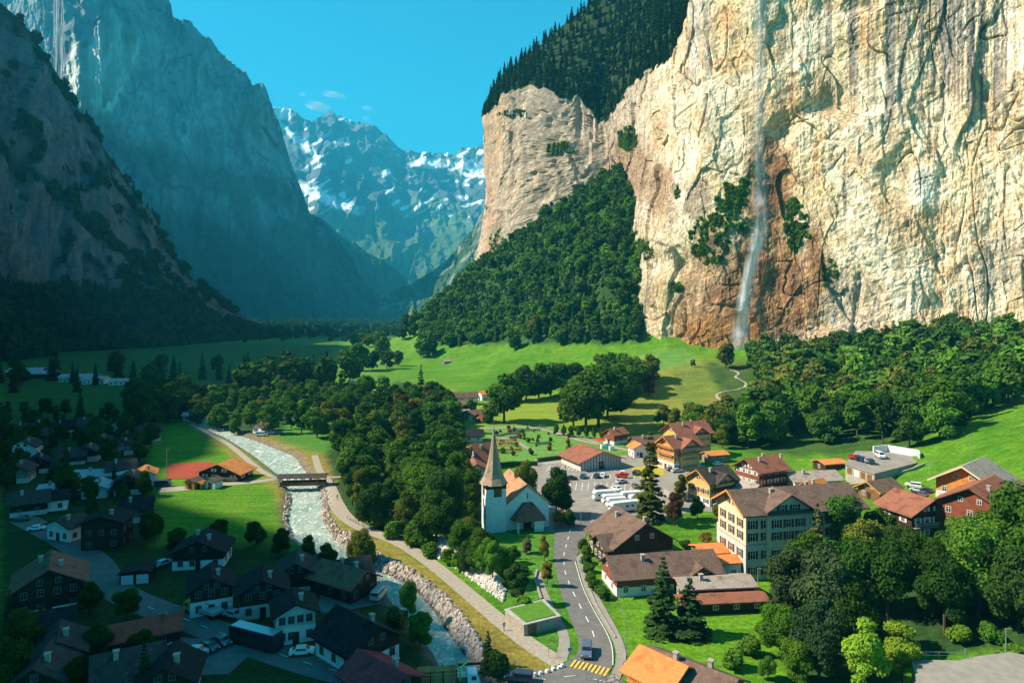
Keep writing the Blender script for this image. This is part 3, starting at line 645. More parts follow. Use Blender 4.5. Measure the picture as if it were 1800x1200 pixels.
def colC(P, tg, px, py, sl, r1, r2):
    n = fbm(P[..., 0] / 500, P[..., 1] / 500, P[..., 2] / 500, o=5)
    c = np.array((.10, .12, .14)) + n[..., None] * .04
    g = sst(350, 420, py + n * 40); c = c + (np.array((.11, .17, .04)) - c) * (g * sst(-.4, .2, n))[..., None]
    ax = (py - 330 - (px - 530) * .42); sn = np.zeros(px.shape)
    sn = np.maximum(sn, np.exp(-(ax / 9.) ** 2) * (px < 640))
    sn = np.maximum(sn, (1 - sst(.1, .7, np.hypot((px - 760) / 40, (py - 288) / 9) - .5)))
    sn = np.maximum(sn, (1 - sst(.1, .7, np.hypot((px - 835) / 34, (py - 300) / 14) - .5)))
    sn = np.maximum(sn, np.exp(-((py - 225 - (px - 500) * .9) / 7.) ** 2) * (px < 560))
    sn = np.maximum(sn, sst(.45, .62, perlin(px / 26., (py + px * .6) / 9., 3.3) + .5 * n) * sst(410, 350, py))
    sn = np.maximum(sn, sst(.25, .4, perlin(px / 20., (py + px * .4) / 12., 8.3)) * (px > 780) * (py < 390))
    sn = np.maximum(sn, sst(218, 205, py) * (px < 510)); sn = np.clip(sn * 1.5 - .2 + .7 * r2 * (sn > .05), 0, 1)
    c = c + (np.array((.85, .86, .88)) - c) * sn[..., None]
    m = sst(395, 410, py) * sst(.0, .3, n + .2) * .5; c = c + (np.array((.03, .07, .03)) - c) * m[..., None]
    return c
polar("snowy_mountain", [(300, 120, 4200, 6200, 560), (420, 170, 4200, 6200, 560), (480, 200, 4200, 6200, 558), (510, 203, 4250, 6200, 556), (535, 222, 4300, 6250, 555), (560, 218, 4300, 6250, 553), (578, 208, 4300, 6300, 551), (600, 209, 4350, 6300, 549), (625, 220, 4350, 6350, 547), (650, 222, 4400, 6350, 545), (670, 236, 4400, 6400, 543),
      (690, 255, 4400, 6400, 540), (712, 278, 4450, 6450, 538), (740, 279, 4450, 6450, 535), (775, 274, 4500, 6500, 532), (800, 281, 4500, 6500, 530), (810, 270, 4500, 6500, 530), (830, 277, 4500, 6500, 528), (860, 262, 4500, 6500, 526), (900, 240, 4500, 6500, 526), (1000, 240, 4500, 6500, 526)],
      [0, .35, .6, 1.0], [60, 90, 120, 8], 420, 210, 1100, colC, "distant snow streaked mountain range closing the valley", jag=40, pw=1.15)
def colD(P, tg, px, py, sl, r1, r2):
    n = fbm(P[..., 0] / 90, P[..., 1] / 90, P[..., 2] / 90, o=5)
    c = np.array((.030, .060, .022)) + np.clip(n, -.6, 1)[..., None] * .012
    return c
polar("wooded_ridge", [(480, 330, 2900, 3400, 600), (560, 385, 2950, 3450, 598), (600, 412, 3000, 3500, 596), (640, 440, 3050, 3550, 592), (680, 462, 3100, 3600, 590), (705, 480, 3150, 3600, 588), (722, 495, 3200, 3600, 586), (760, 540, 3300, 3600, 584)],
      [0, .5, 1.0], [30, 40, 6], 200, 40, 260, colD, "dark wooded spur in the shade below the snowy mountains", jag=12)
def colE(P, tg, px, py, sl, r1, r2):
    n = fbm(P[..., 0] / 60, P[..., 1] / 60, P[..., 2] / 90, o=5)
    c = np.array((.045, .090, .030)) + np.clip(n, -.6, 1)[..., None] * .018
    m = sst(.15, .5, n + .2 * (py < 470)); c = c + (np.array((.28, .25, .22)) - c) * (m * .7)[..., None]
    return c
polar("wooded_slope", [(655, 545, 2100, 2150, 585), (672, 522, 2050, 2200, 590), (720, 500, 1950, 2250, 592), (760, 478, 1850, 2300, 594), (800, 440, 1750, 2300, 596), (830, 405, 1700, 2350, 596), (850, 370, 1650, 2350, 596), (880, 340, 1600, 2350, 596), (960, 300, 1600, 2350, 596)],
      [0, .5, 1.0], [40, 50, 6], 220, 28, 160, colE, "hazy wooded slope with pale crags under the end of the cliff", jag=10)
print("mountains", time.time() - T0)

# --- roads, paths, river as sheets laid on the ground
def ribbon(name, L, Rr, mat, dz=.05, n=None, across=5, kind="structure", sub=2.2):
    ln = sum(math.dist(a[:2], b[:2]) for a, b in zip(L[:-1], L[1:])); n = n or max(8, int(ln / sub))
    a, b = smooth_pts(L, n, 3), smooth_pts(Rr, n, 3)
    t = np.linspace(0, 1, across)[None, :, None]; q = a[:, None, :2] * (1 - t) + b[:, None, :2] * t
    z = hg(q[..., 0], q[..., 1]) + dz
    me = mesh_np(name, np.concatenate([q, z[..., None]], -1).reshape(-1, 3), grid_faces(n, across)[:, ::-1], mat, True)
    return tag(link(name, me), kind=kind)
def gp(pts): return [tuple(G(*p)) for p in pts]
def rib_c(name, cen, wid, mat, dz=.05, **k):     # centre line in photo pixels, width in metres
    c = np.array([(v.x, v.y) for v in (G(*p) for p in cen)]); c = smooth_pts(c, max(len(cen) * 4, 12), 3)
    t = np.gradient(c, axis=0); t /= np.linalg.norm(t, axis=1)[:, None]; nn = np.stack([-t[:, 1], t[:, 0]], 1)
    wv = np.interp(np.linspace(0, 1, len(c)), np.linspace(0, 1, len(wid)), wid)[:, None] / 2 if isinstance(wid, (list, tuple)) else wid / 2
    return ribbon(name, [tuple(p) for p in c + nn * wv], [tuple(p) for p in c - nn * wv], mat, dz, **k)
def sheet(name, poly, mat, dz, world=False, kind="structure", thick=0.0):
    pts = [Vector((*flat(*p), 0)) if not world else Vector(p) for p in poly]
    me = bpy.data.meshes.new(name)
    zz = [float(hg(p.x, p.y)) for p in pts]
    vs = [(p.x, p.y, (0 if not world else p.z) + dz) for p in pts]
    me.from_pydata(vs, [], [tuple(range(len(vs)))]); me.materials.append(mat); me.update()
    if me.polygons[0].normal.z < 0: me.flip_normals()
    return tag(link(name, me), kind=kind)
# water
m, t, out = mat_new('river_water')
nA = noise_n(t, .35, 6, sc3=(1, .5, 1), rough=.7); nB = noise_n(t, 1.1, 5, sc3=(1, .6, 1), rough=.75)
nC = noise_n(t, .28, 7, sc3=(1.6, .8, 1), rough=.75)
cc = mixc(t, (.22, .29, .22), (.40, .45, .36), ramp(t, nA, .38, .6)); cc = mixc(t, cc, (.80, .82, .76), ramp(t, nB, .53, .63)); cc = mixc(t, cc, (.88, .88, .84), ramp(t, nC, .58, .66))
prin(t, out, cc, .45, bump(t, nB, 1.0, .5), .5); M['water'] = m
n = 400; a, b = smooth_pts(_rr, n, 5), smooth_pts(_rl, n, 5)
ext = 1.06; q = a[:, None] * (1 - np.linspace(-.06, ext, 26)[None, :, None]) + b[:, None] * np.linspace(-.06, ext, 26)[None, :, None]
z = -1.55 + .22 * fbm(q[..., 0] / 3, q[..., 1] / 3, o=3) + .1 * perlin(q[..., 0], q[..., 1])
tag(link("river", mesh_np("river", np.concatenate([q, z[..., None]], -1).reshape(-1, 3), grid_faces(n, 26)[:, ::-1], M['water'], True)), "pale green glacier river rushing through the village", kind="structure")
# main road with pavement, centre dashes and crossing
ribbon("road", gp([(970, 900), (975, 940), (973, 985), (985, 1040), (1005, 1095), (1021, 1128), (1019, 1150), (1000, 1166), (960, 1185), (960, 1290)]),
       gp([(1040, 900), (1033, 935), (1010, 985), (1024, 1035), (1050, 1085), (1074, 1122), (1083, 1150), (1078, 1175), (1055, 1205), (1050, 1290)]), M['asphalt'], .10)
ribbon("pavement", gp([(1012, 980), (1026, 1033), (1052, 1083), (1076, 1121), (1086, 1150), (1082, 1178), (1058, 1210)]),
       gp([(1024, 972), (1044, 1033), (1072, 1083), (1093, 1120), (1104, 1150), (1100, 1172), (1080, 1215)]), M['walk'], .15)
for nm, pts in (("road_edge_line", [(1011, 988), (1024, 1035), (1049, 1084), (1073, 1121), (1081, 1150), (1077, 1170)]),
                ):
    rib_c(nm, pts, .16, M['paint'], .22)
mb = MB()
cl = smooth_pts([G(*p)[:2] for p in [(1003, 930), (991, 975), (992, 1003), (1004, 1035), (1020, 1066), (1036, 1096), (1046, 1122), (1050, 1146)]], 60, 3)
dd = np.r_[0, np.cumsum(np.hypot(*np.diff(cl, axis=0).T))]
def dash_line(mb, cl, L, gap, wd, z):
    dd = np.r_[0, np.cumsum(np.hypot(*np.diff(np.array(cl), axis=0).T))]; s = .5; cl = np.array(cl)
    while s + L < dd[-1]:
        p = [np.array([np.interp(s + k, dd, cl[:, i]) for i in (0, 1)]) for k in (0, L)]
        t = (p[1] - p[0]) / (np.linalg.norm(p[1] - p[0]) + 1e-9); nn = np.array((-t[1], t[0])) * wd / 2
        qd = [p[0] - nn, p[0] + nn, p[1] + nn, p[1] - nn]; mb.add([(x, y, z + float(hg(x, y))) for x, y in qd], [(0, 1, 2, 3)]); s += L + gap
dash_line(mb, cl, 2.4, 3.4, .2, .17)
cl2 = [G(*p)[:2] for p in [(1070, 1200), (1010, 1188), (960, 1195), (860, 1205)]]
dash_line(mb, [tuple(v) for v in cl2], 2.0, 3, .15, .20)
dk = [G(*p)[:2] for p in [(205, 1045), (245, 1062), (330, 1090), (430, 1128), (520, 1160), (600, 1182)]]
dash_line(mb, [tuple(v) for v in dk], 2.0, 3.4, .15, .12)
tag(mb.build("road_markings", M['paint']), kind="structure")
mb = MB()
a, b = G(1000, 1172), G(1066, 1190); a2, b2 = G(1006, 1164), G(1072, 1181)
for i in range(9):
    f0, f1 = i / 9 + .02, i / 9 + .078
    qd = [a.lerp(b, f0), a.lerp(b, f1), a2.lerp(b2, f1) + (a2 - a) * .5, a2.lerp(b2, f0) + (a2 - a) * .5]
    mb.add([(p.x, p.y, .20) for p in qd], [(0, 1, 2, 3)])
tag(mb.build("crossing_stripes", M['ypaint']), "yellow zebra crossing painted over the road junction", kind="structure")
# lower road that runs over the river bridge, the dark village road, riverside track, footpaths
ribbon("junction_road", gp([(700, 1196), (800, 1187), (900, 1185), (980, 1172), (1060, 1176), (1120, 1215)]), gp([(700, 1275), (800, 1275), (900, 1275), (1000, 1280), (1060, 1270), (1120, 1265)]), M['asphalt'], .14)
rib_c("village_road", [(40, 912), (105, 945), (170, 985), (200, 1040), (260, 1065), (330, 1090), (430, 1128), (520, 1160), (620, 1188), (760, 1215)], 6.6, M['asphalt'], .06)
rib_c("yard", [(270, 1150), (330, 1160), (390, 1145), (440, 1150)], 13, M['asphalt'], .09)
rib_c("yard", [(560, 1060), (620, 1055), (670, 1045)], 9, M['asphalt'], .06)
rib_c("riverside_track", [(553, 800), (562, 830), (580, 848), (588, 880), (604, 908), (640, 932), (700, 950), (762, 992), (822, 1042), (880, 1092), (935, 1138), (985, 1166)], [2.6, 2.6, 4.6, 3.8, 3.6, 3.6], M['gravel'], .06)
rib_c("footpath", [(335, 745), (372, 765), (402, 780), (440, 812), (470, 838), (498, 848)], 2.4, M['gravel'], .06)
rib_c("footpath", [(280, 862), (330, 858), (400, 850), (450, 848), (498, 846)], [7, 5, 4, 3], M['gravel'], .09)
rib_c("footpath", [(566, 840), (600, 838), (640, 836)], 2.2, M['gravel'], .1)
rib_c("footpath", [(945, 1005), (955, 1040), (968, 1070), (985, 1095), (998, 1130), (985, 1160)], [1.5, 1.5, 2.2], M['walk'], .08)
rib_c("hill_path", [(1283, 651), (1308, 657), (1283, 664), (1317, 674), (1300, 686), (1252, 693), (1292, 713), (1320, 722)], 1.7, M['gravel'], .35, sub=1.2)
rib_c("farm_track", [(585, 683), (640, 684), (700, 690), (760, 694)], 2.0, M['gravel'], .12)
rib_c("lane", [(760, 762), (860, 752), (940, 750), (1020, 775), (1100, 790), (1160, 805)], 3.0, M['gravel'], .14)
sheet("car_park", [(935, 812), (1010, 806), (1100, 800), (1210, 800), (1300, 860), (1290, 900), (1215, 898), (1140, 925), (1060, 935), (960, 935), (940, 880), (925, 850)], M['asphalt2'], .05)
sheet("forecourt", [(1120, 795), (1200, 815), (1215, 850), (1180, 850), (1120, 812)], M['walk'], .07)
mb = MB()
def marks(px0, px1, py0, py1, n, skew=0):
    for i in range(n + 1):
        f = i / n; x = px0 + (px1 - px0) * f; a = flat(x, py0); b = flat(x + skew, py1)
        mb.add([(a[0] - .09, a[1], .075), (a[0] + .09, a[1], .075), (b[0] + .09, b[1], .075), (b[0] - .09, b[1], .075)], [(0, 1, 2, 3)])
marks(975, 1125, 842, 834, 14, 2); marks(990, 1130, 862, 848, 13, 2); 
for y in (834.5, 853.5, 876.5):
    a, b = flat(985, y), flat(1125, y); mb.add([(a[0], a[1] - .08, .079), (b[0], b[1] - .08, .079), (b[0], b[1] + .08, .079), (a[0], a[1] + .08, .079)], [(0, 1, 2, 3)])
marks(960, 1080, 828, 818, 16, 8)
tag(mb.build("parking_markings", M['paint']), kind="structure")
sheet("flower_bed", [(996, 812), (1018, 803), (1022, 822), (1000, 820)], mat_noise('yellow_flowers', (.50, .36, .03), (.28, .26, .03), 3), .14)
sheet("flower_bed", [(1110, 822), (1160, 815), (1170, 835), (1135, 842), (1112, 836)], M['yellow_flowers'] if 'yellow_flowers' in M else mat_noise('yellow_flowers', (.50, .36, .03), (.28, .26, .03), 3), .14)
sheet("playing_court", [(294, 817), (345, 812), (375, 812), (380, 840), (292, 842)], M['clay'], .12)
sheet("playing_court", [(398, 814), (424, 812), (432, 830), (400, 832)], M['clay'], .12)
print("roads", time.time() - T0)
# ------------------------------------------------------------------ trees
ORD = ['first', 'second', 'third'] + [f'{i}th' for i in range(4, 200)]
for i in (21, 31, 41, 51, 61, 71, 81, 91): ORD[i - 1] = f'{i}st'; ORD[i] = f'{i + 1}nd'; ORD[i + 1] = f'{i + 1 + 1}rd'
ORD_ = ORD
def quads(c, n, size, rg, up=.0):
    """leaf sprays: centres c (N,3), facing n (N,3), half size (N,)"""
    N = len(c); a = rg.normal(size=(N, 3)); n = n / (np.linalg.norm(n, axis=1)[:, None] + 1e-9)
    u = np.cross(n, a); u /= np.linalg.norm(u, axis=1)[:, None] + 1e-9; v = np.cross(n, u)
    s = size[:, None]; k = rg.uniform(.55, 1.25, (N, 4, 1))
    co = np.stack([-u - v * .5, u * .6 - v, u + v * .7, -u * .5 + v], 1) * s[:, None] * k
    return (c[:, None] + co).reshape(-1, 3), np.arange(4 * N).reshape(N, 4)
def broad_np(seed, H, Rr, n, leaf, base=.16, lobes=11, tall=1.0):
    rg = np.random.default_rng(seed)
    cs = [(0, 0, H * .56, Rr * .74)]
    for i in range(lobes):
        a = rg.uniform(0, 6.283) + i * 2.4; zz = rg.uniform(.20, .86); prof = math.sin(math.pi * min(1, (zz - .05) / .95)) ** .6
        rr = Rr * prof * rg.uniform(.45, .74); cs.append((math.cos(a) * rr, math.sin(a) * rr, H * zz, Rr * rg.uniform(.28, .46)))
    cs.append((rg.uniform(-.1, .1) * Rr, rg.uniform(-.1, .1) * Rr, H * .86, Rr * .36))
    cs = np.array(cs); wgt = cs[:, 3] ** 2; k = rg.choice(len(cs), n, p=wgt / wgt.sum())
    d = rg.normal(size=(n, 3)); d /= np.linalg.norm(d, axis=1)[:, None]
    bump_ = 1 + .22 * perlin(d[:, 0] * 2.2 + k * 3.1, d[:, 1] * 2.2 + seed, d[:, 2] * 2.2)
    r = cs[k, 3] * rg.uniform(.72, 1.06, n) * bump_; r[: n // 8] *= rg.uniform(.2, .8, n // 8)
    c = cs[k, :3] + d * r[:, None] * np.array([1, 1, .86 * tall])
    c[:, 2] = np.clip(c[:, 2], H * base * rg.uniform(.7, 1.3, n), H)
    nn = d + rg.normal(size=(n, 3)) * .55 + np.array([0, 0, .35])
    return quads(c, nn, leaf * rg.uniform(.6, 1.25, n), rg)
def spruce_np(seed, H, Rr, n, leaf, sparse=1.0, base=.06):
    rg = np.random.default_rng(seed); lv = max(9, int(H * .95 / 1.0)); C, N_, S_ = [], [], []
    per = n // lv
    for i in range(lv):
        f = base + (1 - base) * (i + rg.uniform(-.25, .25)) / lv; f = min(max(f, base), .99)
        br = Rr * (1 - f) ** .82 * rg.uniform(.78, 1.12) + .12; nb = max(5, int(9 * (1 - f) + 4)); m = max(6, int(per * (1.55 * (1 - f) + .15)))
        ang = rg.uniform(0, 6.28, nb); ln = br * rg.uniform(.7, 1.1, nb); w_ = rg.integers(0, nb, m)
        t = rg.uniform(.08, 1, m) ** .75; a = ang[w_] + rg.normal(size=m) * .14 / (t + .25)
        rad = ln[w_] * t; z = H * f - .28 * rad - .10 * rad ** 2 / max(br, .4) + rg.normal(size=m) * .10 + .25 * (t > .85)
        C.append(np.stack([np.cos(a) * rad, np.sin(a) * rad, z], 1)); N_.append(np.stack([np.cos(a) * .45, np.sin(a) * .45, np.ones(m)], 1) + rg.normal(size=(m, 3)) * .38)
        S_.append(leaf * (1.15 - .5 * f) * rg.uniform(.6, 1.2, m))
    C.append(np.stack([rg.normal(size=12) * .08, rg.normal(size=12) * .08, H * rg.uniform(.93, 1.0, 12)], 1)); N_.append(rg.normal(size=(12, 3))); S_.append(np.full(12, leaf * .5))
    return quads(np.concatenate(C), np.concatenate(N_), np.concatenate(S_), rg)
def trunk_mb(H, r, limbs=5, seed=0, top=.75):
    q = random.Random(seed); mb = MB(); mb.tube((0, 0, -1.5), (0, 0, H * .35), r, r * .75, 7); mb.tube((0, 0, H * .35), (q.uniform(-.3, .3), q.uniform(-.3, .3), H * top), r * .75, r * .2, 6)
    for i in range(limbs):
        a = q.uniform(0, 6.28); z = H * q.uniform(.25, .5); L = H * q.uniform(.16, .28)
        mb.tube((0, 0, z), (math.cos(a) * L, math.sin(a) * L, z + L * q.uniform(.5, 1.0)), r * .4, r * .1, 5)
    return mb
VAR = {}                                         # (kind, level) -> list of (H, crown mesh, trunk mesh)
def variants(kind, lev):
    k = (kind, lev)
    if k in VAR: return VAR[k]
    out = []; cnt = {'n': 6, 'm': 6, 'f': 5, 'x': 4}[lev]
    q = {'broad': {'n': (15000, .235), 'm': (4200, .44), 'f': (700, 1.05), 'x': (260, 1.7)},
         'tall': {'n': (12000, .23), 'm': (3800, .43), 'f': (700, 1.0), 'x': (260, 1.6)},
         'bush': {'n': (2600, .18), 'm': (600, .4), 'f': (250, .6), 'x': (90, .9)},
         'spruce': {'n': (13000, .25), 'm': (3600, .46), 'f': (620, 1.05), 'x': (170, 1.9)}}[kind][lev]
    for i in range(cnt):
        sd_ = 100 * i + hash(kind) % 1 + {'broad': 1, 'tall': 2, 'bush': 3, 'spruce': 4}[kind] + {'n': 10, 'm': 20, 'f': 30, 'x': 40}[lev]
        if kind == 'broad': H = 15; V_, F_ = broad_np(sd_, H, 5.6 + (i % 3) * .5, q[0], q[1]); tm = trunk_mb(H, .36, 5, sd_)
        elif kind == 'tall': H = 16; V_, F_ = broad_np(sd_, H, 3.7 + (i % 3) * .4, q[0], q[1], .12, 13); tm = trunk_mb(H, .28, 4, sd_)
        elif kind == 'bush': H = 3; V_, F_ = broad_np(sd_, H, 1.9, q[0], q[1], .02, 7); tm = trunk_mb(H, .1, 3, sd_, .6)
        else: H = 20; V_, F_ = spruce_np(sd_, H, 3.5 + (i % 3) * .4, q[0], q[1]); tm = trunk_mb(H, .26, 0, sd_, .9)
        mt = M['needle'] if kind == 'spruce' else M['leaf']
        cm = mesh_np("crown", V_, F_, mt); tm = tm.mesh("trunk", M['bark'])
        if lev in 'fx':                          # far trees: crown and trunk in one small mesh
            me = mesh_np("tree", V_, F_, mt); me.materials.append(M['bark'])
            import bmesh
            b = bmesh.new(); b.from_mesh(me); n0 = len(b.faces); b.from_mesh(tm); b.faces.ensure_lookup_table()
            for f in b.faces[n0:]: f.material_index = 1
            b.to_mesh(me); b.free(); out.append((H, me, None))
        else: out.append((H, cm, tm))
    VAR[k] = out; return out
GREENS = {'dark': (.034, .078, .018), 'mid': (.054, .122, .022), 'light': (.085, .185, .026), 'olive': (.105, .130, .028), 'yellow': (.17, .29, .028), 'copper': (.085, .040, .028),
          'spruce': (.028, .064, .022), 'larch': (.095, .110, .030), 'blue': (.045, .085, .045), 'autumn': (.20, .15, .030), 'red': (.22, .07, .03), 'grey': (.16, .15, .08)}
WORD = {'dark': 'dark green', 'mid': 'mid green', 'light': 'light green', 'olive': 'olive green', 'yellow': 'bright yellow green', 'copper': 'copper leaved', 'spruce': 'dark green', 'larch': 'pale olive', 'blue': 'bluish green', 'autumn': 'yellowing', 'red': 'reddish', 'grey': 'greyish'}
def jit(c, a=.18):
    k = 1 + rnd.uniform(-a, a); return (c[0] * k * (1 + rnd.uniform(-a, a) * .7), c[1] * k, c[2] * k * (1 + rnd.uniform(-a, a)))
OCC = []                                         # world (x, y, r) kept clear of scattered trees
TREE_N = {'leafy_tree': 0, 'spruce_tree': 0}
def tree(kind, x, y, H, colr, label=None, group=None, lev=None, sx=1.0, name=None, z=None, cat='tree'):
    d = math.hypot(x, y)
    lev = lev or ('n' if d < 215 else 'm' if d < 480 else 'f')
    vs = variants(kind, lev); H0, cm, tm = vs[rnd.randrange(len(vs))]; s = H / H0
    name = name or {'broad': 'leafy_tree', 'tall': 'slender_tree', 'bush': 'bush', 'spruce': 'spruce_tree'}[kind]
    z = float(hg(x, y)) if z is None else z
    rz = rnd.uniform(0, 6.28); c = (*jit(GREENS[colr] if isinstance(colr, str) else colr), 1)
    if tm is None:
        o = link(name, cm, None, (x, y, z - .2), rz, c); o.scale = (s * sx, s * sx, s)
    else:
        o = empty(name, (x, y, z - .1), rz); o.scale = (s * sx, s * sx, s)
        cr = link("crown", cm, o, color=c); link("trunk", tm, o)
    tag(o, label, cat, group); return o
def scatter(poly, gap, tries=20000, avoid=(), clear=0.0, maxn=9999, world=None):
    """world-space blue-noise points whose foot lies inside the outline"""
    pts = [G(*p) for p in poly]; wp = [(p.x, p.y) for p in pts]
    x0, x1 = min(p[0] for p in wp), max(p[0] for p in wp); y0, y1 = min(p[1] for p in wp), max(p[1] for p in wp)
    X = nrg.uniform(x0, x1, tries); Y = nrg.uniform(y0, y1, tries); ok = in_poly(X, Y, wp); U, Vp = proj(X, Y, hg(X, Y)); ok &= in_poly(U, Vp, poly)
    out = []; cell = {}
    for x, y in zip(X[ok], Y[ok]):
        k = (int(x // gap), int(y // gap)); bad = False
        for a in (-1, 0, 1):
            for b in (-1, 0, 1):
                for q in cell.get((k[0] + a, k[1] + b), ()):
                    if (q[0] - x) ** 2 + (q[1] - y) ** 2 < gap * gap: bad = True
        if bad or any((x - ox) ** 2 + (y - oy) ** 2 < (r + clear) ** 2 for ox, oy, r in OCC): continue
        cell.setdefault(k, []).append((x, y)); out.append((float(x), float(y)))
        if len(out) >= maxn: break
    return out
def grove(poly, gap, hr, mix, place, group, kinds=(('broad', 1),), maxn=999, share=False, sx=(.85, 1.15), clear=0.0, cat='tree', mass=None):
    P_ = scatter(poly, gap, maxn=9999, clear=clear)
    if len(P_) > maxn:
        P_.sort(key=lambda p: p[1]); rest = P_[maxn:]; P_ = P_[:maxn]
        if mass: stuff_trees(mass[0], rest, hr, mass[1], 'f', ('broad', 'broad', 'tall', 'spruce'), mass[2])
    print(group, len(P_))
    P_.sort(key=lambda p: 900 + F * p[0] / p[1])
    cols, wts = zip(*mix); kk, kw_ = zip(*kinds); picks = [(rnd.choices(cols, wts)[0], rnd.choices(kk, kw_)[0]) for _ in P_]; cnt = {}
    for (x, y), (c, k) in zip(P_, picks):
        h = rnd.uniform(*hr); noun = 'spruce' if k == 'spruce' else ('bush' if k == 'bush' else 'slender tree' if k == 'tall' else 'leafy tree')
        c2 = 'spruce' if (k == 'spruce' and c not in ('larch', 'olive')) else c; key = (c2, k); cnt[key] = cnt.get(key, 0) + 1
        tot = sum(1 for q in picks if (q[1] == k and ('spruce' if (k == 'spruce' and q[0] not in ('larch', 'olive')) else q[0]) == c2))
        if share: lab = f"{WORD[c2]} {noun} {place}"
        elif tot == 1: lab = f"the only {WORD[c2]} {noun} {place}"
        else: lab = f"{ORD[cnt[key] - 1]} {WORD[c2]} {noun} from the left {place}"
        tree(k, x, y, h, c2, lab, group, sx=rnd.uniform(*sx), cat=cat)
    return P_
def at(kind, px, py, H, c, label, group=None, sx=1.0, **k):
    g = G(px, py); OCC.append((g.x, g.y, H * .18)); return tree(kind, g.x, g.y, H, c, label, group, sx=sx, **k)
def stuff_trees(name, P_, hr, cols, lev, kinds, label, zf=None, parts=None):
    """a wood nobody could count, one mesh"""
    Vs, Fs, n0, Cc = [], [], 0, []
    src = []
    for k in kinds:
        for H0, me, _ in variants(k, lev):
            v = np.empty(len(me.vertices) * 3, np.float32); me.vertices.foreach_get("co", v); v = v.reshape(-1, 3)
            nq = sum(1 for p in me.polygons if p.material_index == 0); f = np.empty(len(me.loops), np.int32); me.loops.foreach_get("vertex_index", f); f = f[:nq * 4].reshape(-1, 4)
            src.append((H0, v[:nq * 4], f))
    for p in P_:
        H0, v, f = src[rnd.randrange(len(src))]; h = rnd.uniform(*hr); a = rnd.uniform(0, 6.28); s = h / H0; sx = s * rnd.uniform(.85, 1.2)
        ca, sa = math.cos(a) * sx, math.sin(a) * sx; z = p[2] if len(p) > 2 else float(hg(p[0], p[1]))
        q = np.stack([v[:, 0] * ca - v[:, 1] * sa + p[0], v[:, 0] * sa + v[:, 1] * ca + p[1], v[:, 2] * s + z - .6], 1)
        Vs.append(q); Fs.append(f + n0); n0 += len(q); Cc.append(np.repeat(np.array([jit(GREENS[rnd.choice(cols)], .2)]), len(q), 0))
    me = mesh_np(name, np.concatenate(Vs), np.concatenate(Fs), M['leafattr'], False, np.concatenate(Cc))
    return tag(link(name, me), label, kind="stuff")
def _leafattr():
    m, t, out = mat_new('leaf_mass'); at_ = nod(t, "ShaderNodeAttribute", attribute_name="col"); n = noise_n(t, .3, 3)
    c = mixc(t, at_.outputs[0], (1.7, 1.55, 1.0), ramp(t, n, .35, .7), 'MULTIPLY')
    d = nod(t, "ShaderNodeBsdfDiffuse"); tr = nod(t, "ShaderNodeBsdfTranslucent"); ms = nod(t, "ShaderNodeMixShader"); ms.inputs[0].default_value = .2
    t.links.new(c, d.inputs[0]); t.links.new(c, tr.inputs[0]); t.links.new(d.outputs[0], ms.inputs[1]); t.links.new(tr.outputs[0], ms.inputs[2]); t.links.new(ms.outputs[0], out.inputs[0]); return m
M['leafattr'] = _leafattr()
# ------------------------------------------------------------------ buildings
_WM = {}; WFR = ['frame']
def win_meshes(ww, wh, sh, arch=False):
    k = (ww, wh, sh.name if sh else None, WFR[0])
    if k in _WM: return _WM[k]
    f = MB(); t = .10; a, b = ww / 2, wh / 2                     # y is outward (negative)
    for x0, x1, z0, z1 in ((-a - t, -a, -b - t, b + t), (a, a + t, -b - t, b + t), (-a, a, b, b + t), (-a, a, -b - t, -b)): f.box(x0, x1, -.09, .02, z0, z1)
    f.box(-.045, .045, -.06, .02, -b, b); f.box(-a, -.045, -.055, .02, b * .25, b * .25 + .07); f.box(.045, a, -.055, .02, b * .25, b * .25 + .07)
    g = MB().box(-a, a, -.025, .01, -b, b)
    s_ = None
    if sh: s_ = (a + t + .02 + ww * .24, MB().box(-ww * .24, ww * .24, -.12, -.03, -b - .05, b + .05).mesh("shutter", sh))
    _WM[k] = (f.mesh("window", M[WFR[0]]), g.mesh("pane", M['glass']), s_); return _WM[k]
def window(par, x, y, z, ang, ww=1.0, wh=1.3, sh=None):
    f, g, s_ = win_meshes(ww, wh, sh)
    o = link("window", f, par, (x, y, z), ang); link("pane", g, o)
    if s_:
        for q in (-1, 1): link("shutter", s_[1], o, (q * s_[0], 0, 0))
    return o
def wall_mb(w, l, z0, hw, rh, y0=0.0):
    return MB().prism([(-w / 2, z0), (w / 2, z0), (w / 2, hw), (0, hw + rh), (-w / 2, hw)], y0, y0 + l)
def roof_mb(w, l, hw, rh, ov, th=.28, y0=0.0, ovg=None):
    ovg = ov if ovg is None else ovg
    k = rh / (w / 2); X = w / 2 + ov; ze = hw - ov * k; zr = hw + rh; mb = MB(); e = .02
    for q in (-1, 1):
        sec = [(q * X, ze + e), (0, zr + e), (0, zr + e + th), (q * X, ze + e + th)]
        mb.prism(sec, y0 - ovg, y0 + l + ovg)
    return mb
def chimney(par, x, y, z, h=1.4, s=.35, m='concrete'):
    mb = MB().box(x - s, x + s, y - s, y + s, z - 1.6, z + h); mb.box(x - s - .12, x + s + .12, y - s - .12, y + s + .12, z + h, z + h + .14)
    return mb.build("chimney", M[m], par)
